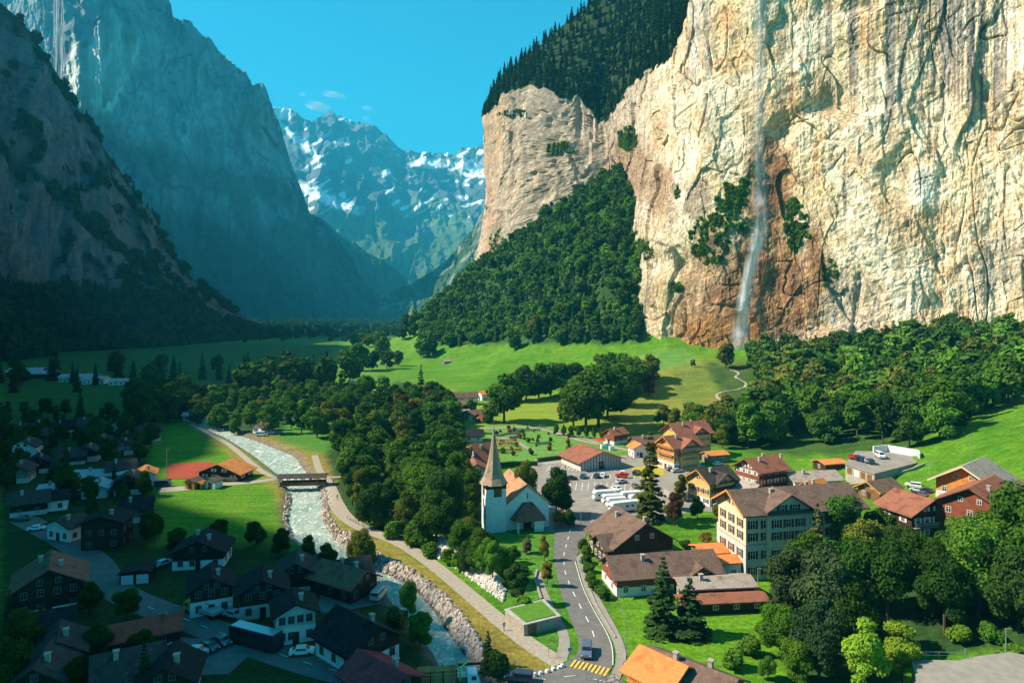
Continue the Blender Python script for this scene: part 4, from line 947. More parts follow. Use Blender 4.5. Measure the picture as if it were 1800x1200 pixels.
def railing(par, x0, x1, y0, y1, z, m, ang_face, slab=.9, hgt=1.0):
    """balcony along a wall; local frame of the house; outward side given by ang_face in f,l,r"""
    mb = MB()
    if ang_face == 'f':
        mb.box(x0, x1, y0 - slab, y0 - .002, z - .18, z); mb.box(x0, x1, y0 - slab, y0 - slab + .08, z + .35, z + hgt)
        for i in range(int((x1 - x0) / 1.2) + 1): xx = x0 + i * 1.2; mb.box(xx, xx + .08, y0 - slab - .02, y0 - slab + .02, z, z + hgt)
    else:
        q = 1 if ang_face == 'r' else -1; xa, xb = sorted((x0 + q * .002, x0 + q * slab)); mb.box(xa, xb, y0, y1, z - .18, z)
        xa, xb = sorted((x0 + q * slab, x0 + q * (slab - .08))); mb.box(xa, xb, y0, y1, z + .35, z + hgt)
        for i in range(int((y1 - y0) / 1.2) + 1): yy = y0 + i * 1.2; mb.box(x0 + q * slab - .03, x0 + q * slab + .03, yy, yy + .08, z, z + hgt)
    return mb.build("balcony", M[m], par)
def house(name, label, px, py, w, l, hw, rh, th, wall, roof, plinth=None, ov=.8, fz=None, fc=3, sc_=None, sh=None, chim=1, bal=(), cross=None, group=None, cat="house", ww=.95, wh=1.2, door=True, verge=None, plm=None, attic=True, anchor=None, noback=False):
    g = anchor if anchor is not None else G(px, py); zb = min(float(hg(g[0], g[1])), g[2])
    th_ = R(th); o = empty(name, (g[0], g[1], zb), th_)
    tag(o, label, cat, group)
    for a in (0.15, .5, .85): OCC.append((g[0] - math.sin(th_) * l * a, g[1] + math.cos(th_) * l * a, w * .62))
    z0 = -5.0
    if plinth:
        hp, pm = plinth; MB().box(-w / 2 - .06, w / 2 + .06, -.06, l + .06, z0, hp).build("ground_floor", M[pm], o); z0 = hp
    wo = wall_mb(w, l, z0, hw, rh).build("wall", M[wall], o)
    ro = roof_mb(w, l, hw, rh, ov).build("roof", M[roof], o)
    if verge:
        k = rh / (w / 2); X = w / 2 + ov; vb = MB()
        for q in (-1, 1): vb.prism([(q * X, hw - ov * k - .1), (0, hw + rh - .1), (0, hw + rh + .36), (q * X, hw - ov * k + .36)], -ov - .12, -ov - .003)
        vb.build("verge_board", M[verge], ro)
    # which sides can be seen from the valley side the photo was taken from
    vx, vy = -g[0], -g[1]; side_r = math.cos(th_) * vx + math.sin(th_) * vy > 0; side_l = not side_r
    fz = fz or [1.5 + 2.8 * i for i in range(max(1, int((hw + .6) / 2.8)))]
    for i, z in enumerate(fz):
        if z + wh / 2 > hw + .3: continue
        for j in range(fc):
            x = (j + .5) / fc * w * .92 - w * .46
            if door and i == 0 and j == fc // 2: continue
            window(o, x, -.07 if (plinth and z < plinth[0]) else -.01, z, 0, ww, wh, sh)
        ns = sc_ if sc_ is not None else max(2, int(l / 3.2))
        for j in range(ns):
            y = (j + .5) / ns * l
            if side_r: window(o, w / 2 + (.07 if (plinth and z < plinth[0]) else .01), y, z, R(90), ww, wh, sh)
            else: window(o, -w / 2 - (.07 if (plinth and z < plinth[0]) else .01), y, z, R(-90), ww, wh, sh)
    if attic and rh > 1.8:
        for x in ((-w * .13, w * .13) if w > 7 else (0,)): window(o, x, -.01, hw + rh * .30, 0, ww * .85, wh * .8, sh)
    if door:
        MB().box(-.55, .55, -.16, -.065, .02, 2.1).build("door", M['darkwood'], o)
    for k in range(chim):
        yy = l * (.3 + .4 * k); xx = w * (.16 if k % 2 == 0 else -.14); zz = hw + rh * (1 - abs(xx) / (w / 2)); chimney(ro, xx, yy, zz)
    for b in bal:
        f_, z_ = b[0], b[1]
        if f_ == 'f': railing(o, -w / 2 + .3, w / 2 - .3, -.01, 0, z_, b[2] if len(b) > 2 else 'brownwood', 'f')
        else: railing(o, (w / 2 + .01) * (1 if f_ == 'r' else -1), 0, .6, l - .6, z_, b[2] if len(b) > 2 else 'brownwood', f_)
    if cross:                                    # cross gable: (side, y centre, width, eave z, rise, out)
        q, yc, cw, ze, cr, out_ = cross; q = 1 if q == 'r' else -1
        x1 = q * (w / 2 + out_); xa, xb = sorted((0, x1))
        MB().prism([(yc - cw / 2, -4.5), (yc + cw / 2, -4.5), (yc + cw / 2, ze), (yc, ze + cr), (yc - cw / 2, ze)], xa, xb, 'x').build("wall", M[wall], o)
        rb = MB(); k = cr / (cw / 2); e = .05; oo = .7
        xa, xb = sorted((0, q * (w / 2 + out_ + ov)))
        for s_ in (-1, 1): rb.prism([(yc + s_ * (cw / 2 + oo), ze - oo * k + e), (yc, ze + cr + e), (yc, ze + cr + e + .27), (yc + s_ * (cw / 2 + oo), ze - oo * k + e + .27)], xa, xb, 'x')
        rb.build("cross_gable_roof", M[roof], o)
        if out_ > .02:
            for z in fz:
                if z + wh / 2 > ze: continue
                for j in range(3): window(o, x1 + q * .01, yc + (j - 1) * cw * .28, z, R(90 * q), ww, wh, sh)
            for j in (-1, 1): window(o, x1 + q * .01, yc + j * cw * .15, ze + .1, R(90 * q), ww, wh, sh)
    return o

# --- the church
g = G(868, 930); thc = R(15); s_ = g.y / F
ch = tag(empty("church", (g.x, g.y, g.z), thc), "white church with a tall shingled spire and clock tower beside the river grove", "church")
tw = 2.75
MB().box(-tw, tw, -tw, tw, -1, 11.6).build("tower", M['white'], ch)
MB().box(-tw - .06, tw + .06, -tw - .06, tw + .06, 11.6, 12.7).build("belfry", M['darkwood'], ch)
sp = MB(); prof = [(0.0, 3.75), (.6, 3.35), (1.6, 2.75), (3.4, 2.15), (6.5, 1.40), (10.5, .72), (15.6, .05)]; n = 8
for i, (z, r) in enumerate(prof):
    for k in range(n): a = 2 * math.pi * (k + .5) / n; sp.v.append((math.cos(a) * r * 1.06, math.sin(a) * r * 1.06, 12.55 + z))
for i in range(len(prof) - 1):
    for k in range(n): sp.f.append((i * n + k, i * n + (k + 1) % n, (i + 1) * n + (k + 1) % n, (i + 1) * n + k))
sp.f.append(tuple(range(n - 1, -1, -1)))
spo = sp.build("spire", M['shingle'], ch)
MB().tube((0, 0, 27.9), (0, 0, 30.2), .05, .05, 6).box(-.4, .4, -.04, .04, 29.3, 29.4).build("weather_vane", M['metal'], spo)
def clock(loc, rz):
    c = MB().box(-1.05, 1.05, -.10, .02, -1.05, 1.05).build("clock_face", M['redclock'], ch, loc, rz)
    mb = MB(); 
    for k in range(12):
        a = math.pi * k / 6; x, z = math.sin(a) * .8, math.cos(a) * .8; MB().box(x - .07, x + .07, -.15, -.103, z - .11, z + .11).build('numeral', M['gold'], c)
    pass
    MB().tube((0, -.17, 0), (.18, -.17, .72), .05, .04, 5).tube((0, -.17, 0), (-.42, -.17, -.2), .06, .05, 5).build("clock_hands", M['gold'], c)
M['redclock'] = mat_flat('clock_red', (.16, .035, .02), .6); M['gold'] = mat_flat('gold_paint', (.65, .36, .06), .45)
clock((.45, -tw - .03, 10.5), 0); clock((-tw - .03, 0, 10.5), R(-90))
MB().box(-tw - .12, -tw - .01, -.35, .35, 6.2, 8.6).build("louvre", M['darkwood'], ch)
# nave behind and right of the tower
nw, nl = 12.2, 19.0; x0 = tw + .15 + nw / 2
nv = MB().prism([(x0 - nw / 2, -1), (x0 + nw / 2, -1), (x0 + nw / 2, 6.6), (x0, 11.6), (x0 - nw / 2, 6.6)], -1.6, -1.6 + nl).build("nave", M['white'], ch)
rb = roof_mb(nw, nl, 6.6, 5.0, .55, .3, -1.6, .35); rb.v = [(x + x0, y, z) for x, y, z in rb.v]; rb.build("nave_roof", mat_roof('nave_tiles', (.36, .17, .09), (.46, .24, .13)), ch)
MB().box(x0 - .12, x0 + .12, -1.68, -1.58, 8.1, 9.6).build("slit_window", M['glass'], ch)
MB().tube((x0 - nw / 2 + .1, -1.72, -1), (x0 - nw / 2 + .1, -1.72, 6.5), .09, .09, 6).build("downpipe", M['metal'], ch)
for i in range(4): MB().box(x0 - nw / 2 - .05, x0 - nw / 2 + .01, 1.5 + i * 4, 2.7 + i * 4, 2.2, 5.2).build("side_window", M['glass'], ch)
# porch: wide hipped roof hung on the gable
pr = MB(); yb, yf = -1.62, -5.2; zt, ze = 7.2, 2.9
pr.add([(x0 - 4.3, yf, ze), (x0 + 4.3, yf, ze), (x0 + 5.0, yb, ze + .1), (x0 - 5.0, yb, ze + .1), (x0 - 3.0, yf + 1.5, 4.6), (x0 + 3.0, yf + 1.5, 4.6), (x0 + 1.3, yb, zt), (x0 - 1.3, yb, zt)],
       [(0, 1, 5, 4), (4, 5, 6, 7), (1, 2, 6, 5), (3, 0, 4, 7), (0, 3, 2, 1)])
pr.build("porch_roof", M['r_redbrown'], ch)
MB().box(x0 - 3.7, x0 - 3.2, yf + .3, yf + .7, -1, ze - .003).build("porch_post", M['white'], ch)
MB().box(x0 + 3.2, x0 + 3.7, yf + .3, yf + .7, -1, ze - .003).build("porch_post", M['white'], ch)
MB().box(x0 + 1.0, x0 + 3.195, yf + .35, yf + .6, -1, ze - .003).build("porch_wall", M['white'], ch)
MB().box(x0 - 1.1, x0 + 1.1, -1.74, -1.605, -.9, 2.4).build("door", M['darkwood'], ch)
OCC += [(g.x + 3, g.y + 4, 8), (g.x + 9, g.y + 6, 8), (g.x, g.y, 4), (g.x + 8, g.y - 3, 4), (g.x + 2, g.y + 14, 7)]

HZ = [14.3, 11.7, 8.95]
# --- big cream hotel
o = house("grand_hotel", "tall cream hotel with brown shutters and a broad brown roof behind the barn", 1286, 1003, 12, 29, 15.0, 3.3, -78, 'cream', 'r_brown', (7.9, 'greyp'), 1.3, fz=[2.1, 5.6, 8.95 + .6, 12.2], fc=3, sc_=9, sh=M['shut'], chim=2,
          cross=('r', 10.2, 10.5, 15.3, 3.2, .35), cat="hotel", ww=1.15, wh=1.7, verge='orangewood', door=False)
MB().box(-6.14, 6.14, -.14, 29.14, 7.75, 7.95).build("string_course", M['concrete'], o)
house("hotel_annexe", "narrow white annexe leaning against the back of the cream hotel", 1268, 975, 5, 4, 6.5, .8, -78, 'white', 'r_brown', fc=1, sc_=1, chim=0, cat="annexe", door=False, anchor=W(1269, 962, 171))
# --- barn complex by the road
house("big_barn", "big old barn with a dark timber gable between the road and the hotel", 1133, 988, 15.5, 13.5, 4.7, 4.6, 20, 'darkwood', 'r_brown', (2.2, 'stone'), 1.1, fc=4, chim=2, cat="barn", door=False, cross=('l', 4.5, 7.5, 3.8, 2.2, 1.6))
house("long_barn", "long low barn with white ground floor and brown tiled roof beside the road", 1071, 1032, 10, 23, 3.9, 2.7, -80, 'redwood', 'r_brown', (1.9, 'white'), .9, fc=2, sc_=6, chim=1, cat="barn", door=False, cross=('r', 18.5, 6.5, 3.2, 2.0, .5))
house("cart_shed", "open cart shed with pale weathered tile roof behind the dark spruces", 1192, 1050, 6, 15, 3.0, .9, -84, 'darkwood', 'r_grey', None, .7, fc=1, sc_=4, chim=1, cat="shed", attic=False, door=False)
house("lean_to", "low lean-to with a rusty red roof at the lawn's edge", 1196, 1073, 4.2, 17, 2.1, .6, -84, 'darkwood', 'r_redbrown', None, .5, fc=1, sc_=4, chim=0, cat="shed", attic=False, door=False)
house("link_building", "small link building with bright orange roof touching the cream hotel", 1225, 996, 6, 9, 4.0, .9, -80, 'brownwood', 'r_orange', None, .5, fc=1, sc_=2, chim=0, cat="building", attic=False, door=False)
house("entrance_wing", "low white entrance wing with orange roof at the hotel's corner", 1262, 1012, 4.5, 5.2, 3.6, .8, -80, 'white', 'r_orange', None, .5, fc=1, sc_=1, chim=0, cat="building", attic=False, door=False)
# --- orange roofed chalet at the lower edge
house("chalet", "red chalet with bright orange roof at the road junction", 1202, 1228, 8.2, 7.6, 3.0, 2.1, 42, 'redwood', 'r_orange', None, .9, fc=3, chim=1, bal=(('f', 1.6, 'orangewood'), ('l', 1.4, 'orangewood')))
house("chalet", "small orange roofed wing right of the red chalet", 1246, 1244, 5.5, 6, 2.2, 1.4, 42, 'darkwood', 'r_orange', None, .7, fc=2, chim=0)
house("chalet", "long brown roofed house behind the red chalet", 1290, 1248, 7, 14, 3.0, 1.7, 48, 'brownwood', 'r_brown', None, .8, fc=2, chim=1)
# --- chalets above the hotel
house("chalet", "yellow chalet with dark roof and cross gable beside the car park", 1228, 884, 9, 11.5, 7.2, 3.0, -60, 'yellowp', 'r_dark', (2.4, 'white'), 1.0, fc=4, sc_=3, sh=M['shut'], chim=1, cross=('r', 6, 7.5, 6.9, 2.4, .6), verge='orangewood', bal=(('r', 4.6, 'darkwood'),))
house("inn", "dark red inn with white framed gable and long balconies", 1313, 866, 10, 12.5, 8.0, 2.9, -62, 'redwood', 'r_redbrown', (2.2, 'stone'), 1.3, fc=4, sc_=4, sh=M['frame'], chim=3, bal=(('r', 5.6, 'darkwood'), ('r', 2.8, 'darkwood')), cat="inn")
house("outbuilding", "long white outbuilding with pale tiled roof right of the inn", 1384, 864, 9, 16, 4.6, 1.8, -82, 'white', 'r_grey', None, 1.0, fc=2, sc_=4, chim=1, cat="building", attic=False)
house("garage", "dark double garage with orange roof behind the white outbuilding", 1440, 826, 6.5, 9, 2.8, .8, -74, 'darkwood', 'r_orange', None, .7, fc=1, sc_=0, chim=0, cat="garage", attic=False, door=False)
house("chalet", "front half of the tall yellow chalet with red roof above the car park", 1170, 824, 9, 12.5, 9.0, 3.1, -62, 'yellowp', 'r_redbrown', (2.8, 'white'), 1.3, fc=3, sc_=4, sh=M['shuto'], chim=1, cross=('r', 7, 8.5, 8.4, 2.8, .8), bal=(('f', 5.6, 'orangewood'), ('f', 8.2, 'orangewood'), ('r', 5.6, 'brownwood')), verge='orangewood')
house("chalet", "taller rear half of the yellow chalet below the wooded hill", 1179, 803, 10, 16, 10.0, 3.4, -66, 'yellowp', 'r_redbrown', None, 1.3, fc=3, sc_=5, sh=M['shuto'], chim=2, cross=('r', 10, 7, 9.6, 2.4, .6))
house("shed", "orange roofed wooden shed right of the yellow chalet", 1240, 812, 5, 8.5, 3.0, 1.0, -72, 'greywood', 'r_orange', None, .6, fc=1, sc_=2, chim=0, cat="shed", attic=False)
house("house", "small brown house behind the red umbrella", 1070, 780, 6.5, 8.5, 4.4, 2.0, -52, 'redwood', 'r_redbrown', (1.5, 'white'), .8, fc=2, chim=1)
house("house", "long brown roofed house beyond the market hall", 1113, 794, 8, 13, 4.2, 2.0, -72, 'redwood', 'r_brown', None, .9, fc=2, chim=1)
house("kiosk", "small white house with orange gable roof at the square", 1127, 804, 6, 6, 3.8, 1.5, 12, 'white', 'r_orange', None, .7, fc=2, chim=0, cat="house")
o = house("market_hall", "wide low market hall with panelled front at the top of the car park", 1057, 824, 17.5, 15, 3.4, 3.0, 24, 'greyp', 'r_redbrown', None, 1.4, fz=[99], chim=0, cat="hall", door=False, attic=False)
for k in range(14):
    x = -8.3 + k * 1.25; zt = 3.3 + 3.0 * (1 - abs(x) / 8.75) - .4
    MB().box(x - .09, x + .09, -.1, -.003, 0, zt).build("panel_post", M['black'], o)
MB().box(-1.2, 1.2, -.07, -.004, 0, 2.8).build("entrance", M['cglass'], o)
house("vicarage", "old house with steep curved red brown roof half hidden behind the spire", 838, 852, 11, 9, 4.0, 3.0, 10, 'white', 'r_redbrown', None, .9, fc=3, chim=0)
house("vicarage", "steep roofed rear wing behind the church beside the cemetery", 833, 822, 8, 8, 3.4, 5.6, -70, 'white', 'r_redbrown', None, .8, fc=2, chim=1)
house("mortuary", "small white building with black roof beside the cemetery", 800, 775, 7, 12, 2.8, 2.0, -80, 'white', 'r_black', None, .9, fc=2, sc_=3, chim=0, cat="building")
# hamlet beyond
for a in [("white gabled house on the left of the far hamlet", 799, 712, 8, 14, 5, 2.4, -66, 'white', 'r_brown'), ("small orange roofed house at the top right of the hamlet", 843, 703, 7, 8, 4, 1.8, -60, 'white', 'r_orange'), ("long red brown roof at the left of the hamlet", 778, 724, 8, 13, 3.6, 2, -75, 'brownwood', 'r_redbrown'),
          ("low pale roofed house in the hamlet's middle", 792, 736, 8, 10, 3, 1.6, -70, 'brownwood', 'r_grey'), ("yellow walled house with dark roof in the hamlet", 820, 739, 7, 9, 3.4, 1.8, -60, 'cream', 'r_brown'), ("reddish house at the hamlet's right end beside the lone tree", 842, 742, 6, 7, 3, 1.7, -50, 'redwood', 'r_redbrown'),
          ("pale wooden hay barn alone on the green meadow", 779, 640, 6, 9, 3, 1.6, -60, 'greywood', 'r_grey'), ("tiny hay barn under the round meadow tree", 614, 677, 4.5, 6, 2.4, 1.4, -60, 'greywood', 'r_grey'),
          ("cream chalet at the end of the yellow strip", 595, 708, 6, 7, 3, 2, 20, 'cream', 'r_brown')]:
    house("farmhouse", a[0], *a[1:3], *a[3:8], a[8], a[9], None, .7, fc=2, sc_=2, chim=0, group="far hamlet and barns")
# --- right side on the slope
house("chalet", "orange timber chalet with wide brown roof and white balcony on the slope", 1690, 880, 12.5, 15, 6.8, 3.8, -50, 'orangewood', 'r_grey', (2.6, 'white'), 1.5, fz=[4.2], fc=4, sc_=3, chim=0, verge='cream', bal=(('f', 2.7, 'white'),), anchor=W(1694, 872, 172))
house("chalet", "brown roofed chalet left of the parked cars on the slope", 1527, 876, 7.5, 10, 3.2, 2.1, -64, 'brownwood', 'r_brown', None, 1.1, fc=2, chim=0, verge='orangewood')
house("chalet", "dark timber chalet with rusty red roof behind the wood", 1637, 945, 11.5, 9.5, 6.0, 2.9, 16, 'darkwood', 'r_redbrown', None, 1.1, fc=4, sc_=2, sh=M['frame'], chim=0, bal=(('f', 2.9, 'greywood'),))
house("chalet", "broad brown roof below the orange chalet", 1705, 935, 14, 17, 6.0, 4.0, -50, 'redwood', 'r_redbrown', None, 1.1, fc=3, chim=1)
house("chalet", "second brown roof at the picture's edge below the orange chalet", 1790, 930, 12, 14, 5.6, 3.4, -50, 'redwood', 'r_brown', None, 1.1, fc=3, chim=1)
house("chalet", "small orange roof showing above the cream hotel's ridge", 1415, 885, 6, 8, 4.2, 2.4, -60, 'white', 'r_orange', None, .8, fc=2, chim=1)
house("chalet", "pale brown gabled roof showing just behind the cream hotel", 1333, 893, 7, 8, 4.6, 2.3, 20, 'brownwood', 'r_grey', None, .8, fc=2, chim=1)
# --- sunlit field houses on the left
house("clubhouse", "sports clubhouse with red brown roof between the clay courts", 385, 845, 15, 9, 2.8, 3.0, -8, 'darkwood', 'r_orange', None, 1.2, fc=4, chim=0, cat="clubhouse", sh=M['frame'], bal=(('f', .6, 'greywood'),))
for i, (px, py, t, wl, rf) in enumerate([(333, 860, 'larger wooden shed left', 'orangewood', 'r_brown'), (349, 860, 'tiny orange shed in the middle', 'orangewood', 'r_orange'), (369, 859, 'white shed on the right', 'white', 'r_brown')]):
    house("garden_shed", f"{t} of the three beside the field", px, py, (3.6, 2.2, 3.6)[i], (4, 2.4, 4)[i], (2.4, 1.8, 2.3)[i], (.9, .6, .9)[i], -15, wl, rf, None, .35, fc=1, sc_=0, chim=0, group="three sheds by the field", cat="shed", attic=False)
house("house", "white house with orange roof at the edge of the sunlit field", 254, 854, 6.5, 8, 3.8, 1.5, 24, 'white', 'r_orange', None, .7, fc=2, chim=1)
# --- shaded village
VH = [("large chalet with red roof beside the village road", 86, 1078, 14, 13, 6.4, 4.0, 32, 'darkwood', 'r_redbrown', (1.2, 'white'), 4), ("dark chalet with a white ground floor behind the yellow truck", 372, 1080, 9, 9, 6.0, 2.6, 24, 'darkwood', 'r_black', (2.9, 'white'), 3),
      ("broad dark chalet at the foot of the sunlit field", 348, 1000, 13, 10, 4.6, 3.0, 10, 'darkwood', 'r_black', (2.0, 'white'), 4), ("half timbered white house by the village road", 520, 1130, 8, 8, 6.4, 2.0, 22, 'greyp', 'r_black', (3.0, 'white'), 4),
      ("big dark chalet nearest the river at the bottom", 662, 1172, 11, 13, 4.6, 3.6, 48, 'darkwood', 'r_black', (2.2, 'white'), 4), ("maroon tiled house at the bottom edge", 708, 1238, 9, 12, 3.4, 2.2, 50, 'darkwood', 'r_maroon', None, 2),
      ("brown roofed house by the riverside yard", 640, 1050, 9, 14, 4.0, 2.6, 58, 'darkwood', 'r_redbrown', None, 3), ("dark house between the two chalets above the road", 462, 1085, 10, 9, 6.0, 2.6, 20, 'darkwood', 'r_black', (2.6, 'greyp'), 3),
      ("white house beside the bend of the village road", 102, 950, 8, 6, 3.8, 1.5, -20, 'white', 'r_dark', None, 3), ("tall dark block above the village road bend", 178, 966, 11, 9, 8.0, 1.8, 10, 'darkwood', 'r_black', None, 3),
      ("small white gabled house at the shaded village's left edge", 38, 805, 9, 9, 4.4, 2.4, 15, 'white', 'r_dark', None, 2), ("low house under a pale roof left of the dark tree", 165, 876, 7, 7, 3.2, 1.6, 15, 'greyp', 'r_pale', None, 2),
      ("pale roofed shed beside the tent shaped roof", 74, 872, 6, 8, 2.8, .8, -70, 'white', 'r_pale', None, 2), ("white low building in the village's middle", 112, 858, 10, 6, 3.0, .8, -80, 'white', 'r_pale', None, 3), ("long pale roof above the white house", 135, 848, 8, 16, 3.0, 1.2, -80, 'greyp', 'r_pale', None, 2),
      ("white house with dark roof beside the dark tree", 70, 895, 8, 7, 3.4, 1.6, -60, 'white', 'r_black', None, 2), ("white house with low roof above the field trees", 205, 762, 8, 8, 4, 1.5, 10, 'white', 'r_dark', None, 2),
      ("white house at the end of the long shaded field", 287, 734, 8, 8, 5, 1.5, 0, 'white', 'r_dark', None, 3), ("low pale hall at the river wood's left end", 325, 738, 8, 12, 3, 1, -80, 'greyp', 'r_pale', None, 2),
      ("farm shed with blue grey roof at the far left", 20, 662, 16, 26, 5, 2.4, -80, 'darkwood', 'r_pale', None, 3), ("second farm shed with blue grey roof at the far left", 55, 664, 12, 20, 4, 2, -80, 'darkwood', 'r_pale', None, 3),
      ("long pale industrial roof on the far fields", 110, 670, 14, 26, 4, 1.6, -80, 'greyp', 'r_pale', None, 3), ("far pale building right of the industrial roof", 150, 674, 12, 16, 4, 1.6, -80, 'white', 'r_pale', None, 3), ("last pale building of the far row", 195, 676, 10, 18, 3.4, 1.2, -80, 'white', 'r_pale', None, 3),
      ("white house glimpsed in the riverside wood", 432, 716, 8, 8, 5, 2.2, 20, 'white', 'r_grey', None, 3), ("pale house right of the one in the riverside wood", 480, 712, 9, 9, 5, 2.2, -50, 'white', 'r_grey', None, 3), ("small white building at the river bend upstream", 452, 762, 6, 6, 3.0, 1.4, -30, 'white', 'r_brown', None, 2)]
M['r_pale'] = mat_roof('pale_sheet_roof', (.30, .32, .34), (.42, .44, .46))
for a in VH:
    WFR[0] = 'frame_shade' if a[1] < 400 or a[2] > 1000 else 'frame'
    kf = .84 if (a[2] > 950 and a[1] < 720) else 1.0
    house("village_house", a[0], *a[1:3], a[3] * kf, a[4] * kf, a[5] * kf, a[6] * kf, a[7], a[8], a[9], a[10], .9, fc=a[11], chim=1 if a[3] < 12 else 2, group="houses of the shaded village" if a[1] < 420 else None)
k = 0; WFR[0] = 'frame_shade'
PLACE = {0: "behind the white gabled house", 1: "above the long pale roof"}
for px, py in [(60, 765), (95, 760), (140, 757), (25, 765), (175, 790), (215, 800), (150, 812), (110, 815), (65, 832), (190, 845), (25, 850), (225, 870), (20, 905), (215, 915), (45, 780), (245, 775), (25, 1140), (100, 1190), (60, 1245), (170, 1225), (290, 1245), (520, 1040), (580, 1030)]:
    k += 1
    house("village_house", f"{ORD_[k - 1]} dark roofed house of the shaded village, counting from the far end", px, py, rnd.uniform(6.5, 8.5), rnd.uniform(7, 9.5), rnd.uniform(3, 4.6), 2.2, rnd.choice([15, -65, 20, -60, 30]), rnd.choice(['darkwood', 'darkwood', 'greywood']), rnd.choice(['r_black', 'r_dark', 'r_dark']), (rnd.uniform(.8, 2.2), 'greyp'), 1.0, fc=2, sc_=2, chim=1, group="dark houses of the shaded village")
sh_ = house("garden_shed", "long shed with red tiled roof beside the yard", 186, 1143, 6, 11.5, 2.4, 1.7, -60, 'darkwood', 'r_red', None, .6, fc=1, sc_=2, chim=0, cat="shed", attic=False)
gr = house("double_garage", "small garage with two white doors by the village road", 237, 1026, 6, 5, 2.3, .5, 14, 'darkwood', 'r_black', None, .3, fz=[99], chim=0, cat="garage", attic=False, door=False)
for x in (-1.5, 1.5): MB().box(x - 1.2, x + 1.2, -.08, -.004, 0, 2.0).build("garage_door", M['frame'], gr)

mat_noise('turf', (.06, .17, .012), (.10, .21, .02), 1.5, .95, .5, .1)
# --- stone garage by the riverside track
a, b, c_, d_ = flat(888, 1090), flat(921, 1118), flat(985, 1102), flat(955, 1072)
o = tag(empty("stone_garage", (b[0], b[1], 0)), "flat roofed stone garage set into the bank beside the riverside track", "garage"); L = lambda p: (p[0] - b[0], p[1] - b[1])
def slab(pts, z0, z1, nm, m, par=None, e=0.0):
    cx, cy = sum(p[0] for p in pts) / len(pts), sum(p[1] for p in pts) / len(pts); q = [(p[0] + (p[0] - cx) * e, p[1] + (p[1] - cy) * e) for p in pts]; n = len(q)
    return MB().add([(x, y, z0) for x, y in q] + [(x, y, z1) for x, y in q], [tuple(range(n))[::-1], tuple(range(n, 2 * n))] + [(i, (i + 1) % n, n + (i + 1) % n, n + i) for i in range(n)]).build(nm, m, par)
qd = [L(a), L(b), L(c_), L(d_)]
slab(qd, -1, 2.0, "wall", M['stone'], o); slab(qd, 2.002, 2.2, "coping", M['concrete'], o, .04); slab(qd, 2.202, 2.32, "grass_roof", bpy.data.materials['turf'], o, -.16)
dx, dy = L(c_)[0], L(c_)[1]; dl = math.hypot(dx, dy); ang = math.atan2(dy, dx)
for f, nm in ((.22, "garage_door"),): MB().box(-.9, .9, -.06, -.004, 0, 1.9).build(nm, M['brownwood'], o, (dx * f, dy * f, 0), ang)
# --- parking deck, walls on the slope
def plane_pt(px, py, z): Y = (CAM_H - z) * F / (py - HOR); return ((px - 900) / F * Y, Y)
dz_ = 6.2; pts = [plane_pt(*p, dz_) for p in [(1486, 815), (1537, 832), (1610, 813), (1612, 803), (1560, 794), (1505, 792)]]; b = pts[0]
o = tag(empty("parking_deck", (b[0], b[1], 0)), "concrete parking deck with garages below on the slope right of the inn", "parking deck")
slab([(p[0] - b[0], p[1] - b[1]) for p in pts], -2, dz_ - .25, "wall", M['concrete'], o); slab([(p[0] - b[0], p[1] - b[1]) for p in pts], dz_ - .248, dz_, "deck", M['asphalt2'], o, .02)
v = (pts[1][0] - b[0], pts[1][1] - b[1]); vl = math.hypot(*v)
for f in (.15, .4, .62, .84): MB().box(-1.1, 1.1, -.07, -.004, dz_ - 3.0, dz_ - .8).build("garage_door", M['frame' if f in (.4,) else 'brownwood'], o, (v[0] * f, v[1] * f, 0), math.atan2(v[1], v[0]))
def wall_run(name, pts, h, th, mat, label, cat, z0=-1.2, group=None):
    mb = MB()
    for p, q in zip(pts[:-1], pts[1:]):
        d = (q[0] - p[0], q[1] - p[1]); L_ = math.hypot(*d) + 1e-6; nx, ny = -d[1] / L_ * th / 2, d[0] / L_ * th / 2
        zp, zq = (float(hg(*p[:2])), float(hg(*q[:2]))) if len(p) < 3 else (p[2], q[2])
        mb.add([(p[0] - nx, p[1] - ny, zp + z0), (q[0] - nx, q[1] - ny, zq + z0), (q[0] + nx, q[1] + ny, zq + z0), (p[0] + nx, p[1] + ny, zp + z0), (p[0] - nx, p[1] - ny, zp + h), (q[0] - nx, q[1] - ny, zq + h), (q[0] + nx, q[1] + ny, zq + h), (p[0] + nx, p[1] + ny, zp + h)],
               [(0, 3, 2, 1), (4, 5, 6, 7), (0, 1, 5, 4), (1, 2, 6, 5), (2, 3, 7, 6), (3, 0, 4, 7)])
    return tag(mb.build(name, mat), label, cat, group)
wall_run("retaining_wall", [(*plane_pt(1535, 795, dz_), dz_), (*plane_pt(1560, 793, dz_), dz_), (*plane_pt(1614, 802, dz_), dz_), (*plane_pt(1616, 808, dz_), dz_)], 2.4, .5, M['white'], "whitish retaining wall behind the parking deck", "wall", -3)
P2 = lambda L_: [tuple(G(*p))[:2] for p in L_]
wall_run("roadside_wall", P2([(1465, 862), (1510, 853), (1560, 840), (1600, 828), (1625, 818)]), .9, .4, M['concrete'], "low pale wall curving up along the edge of the right meadow", "wall")
wall_run("garden_wall", P2([(958, 1072), (940, 1020), (944, 1003)]), .5, .35, M['stone'], "low stone wall along the footpath above the garage", "wall")
wall_run("kerb_wall", P2([(1082, 1122), (1062, 1088), (1046, 1060), (1036, 1035)]), .35, .3, M['stone'], "low dry stone edge along the lawn beside the pavement", "wall")
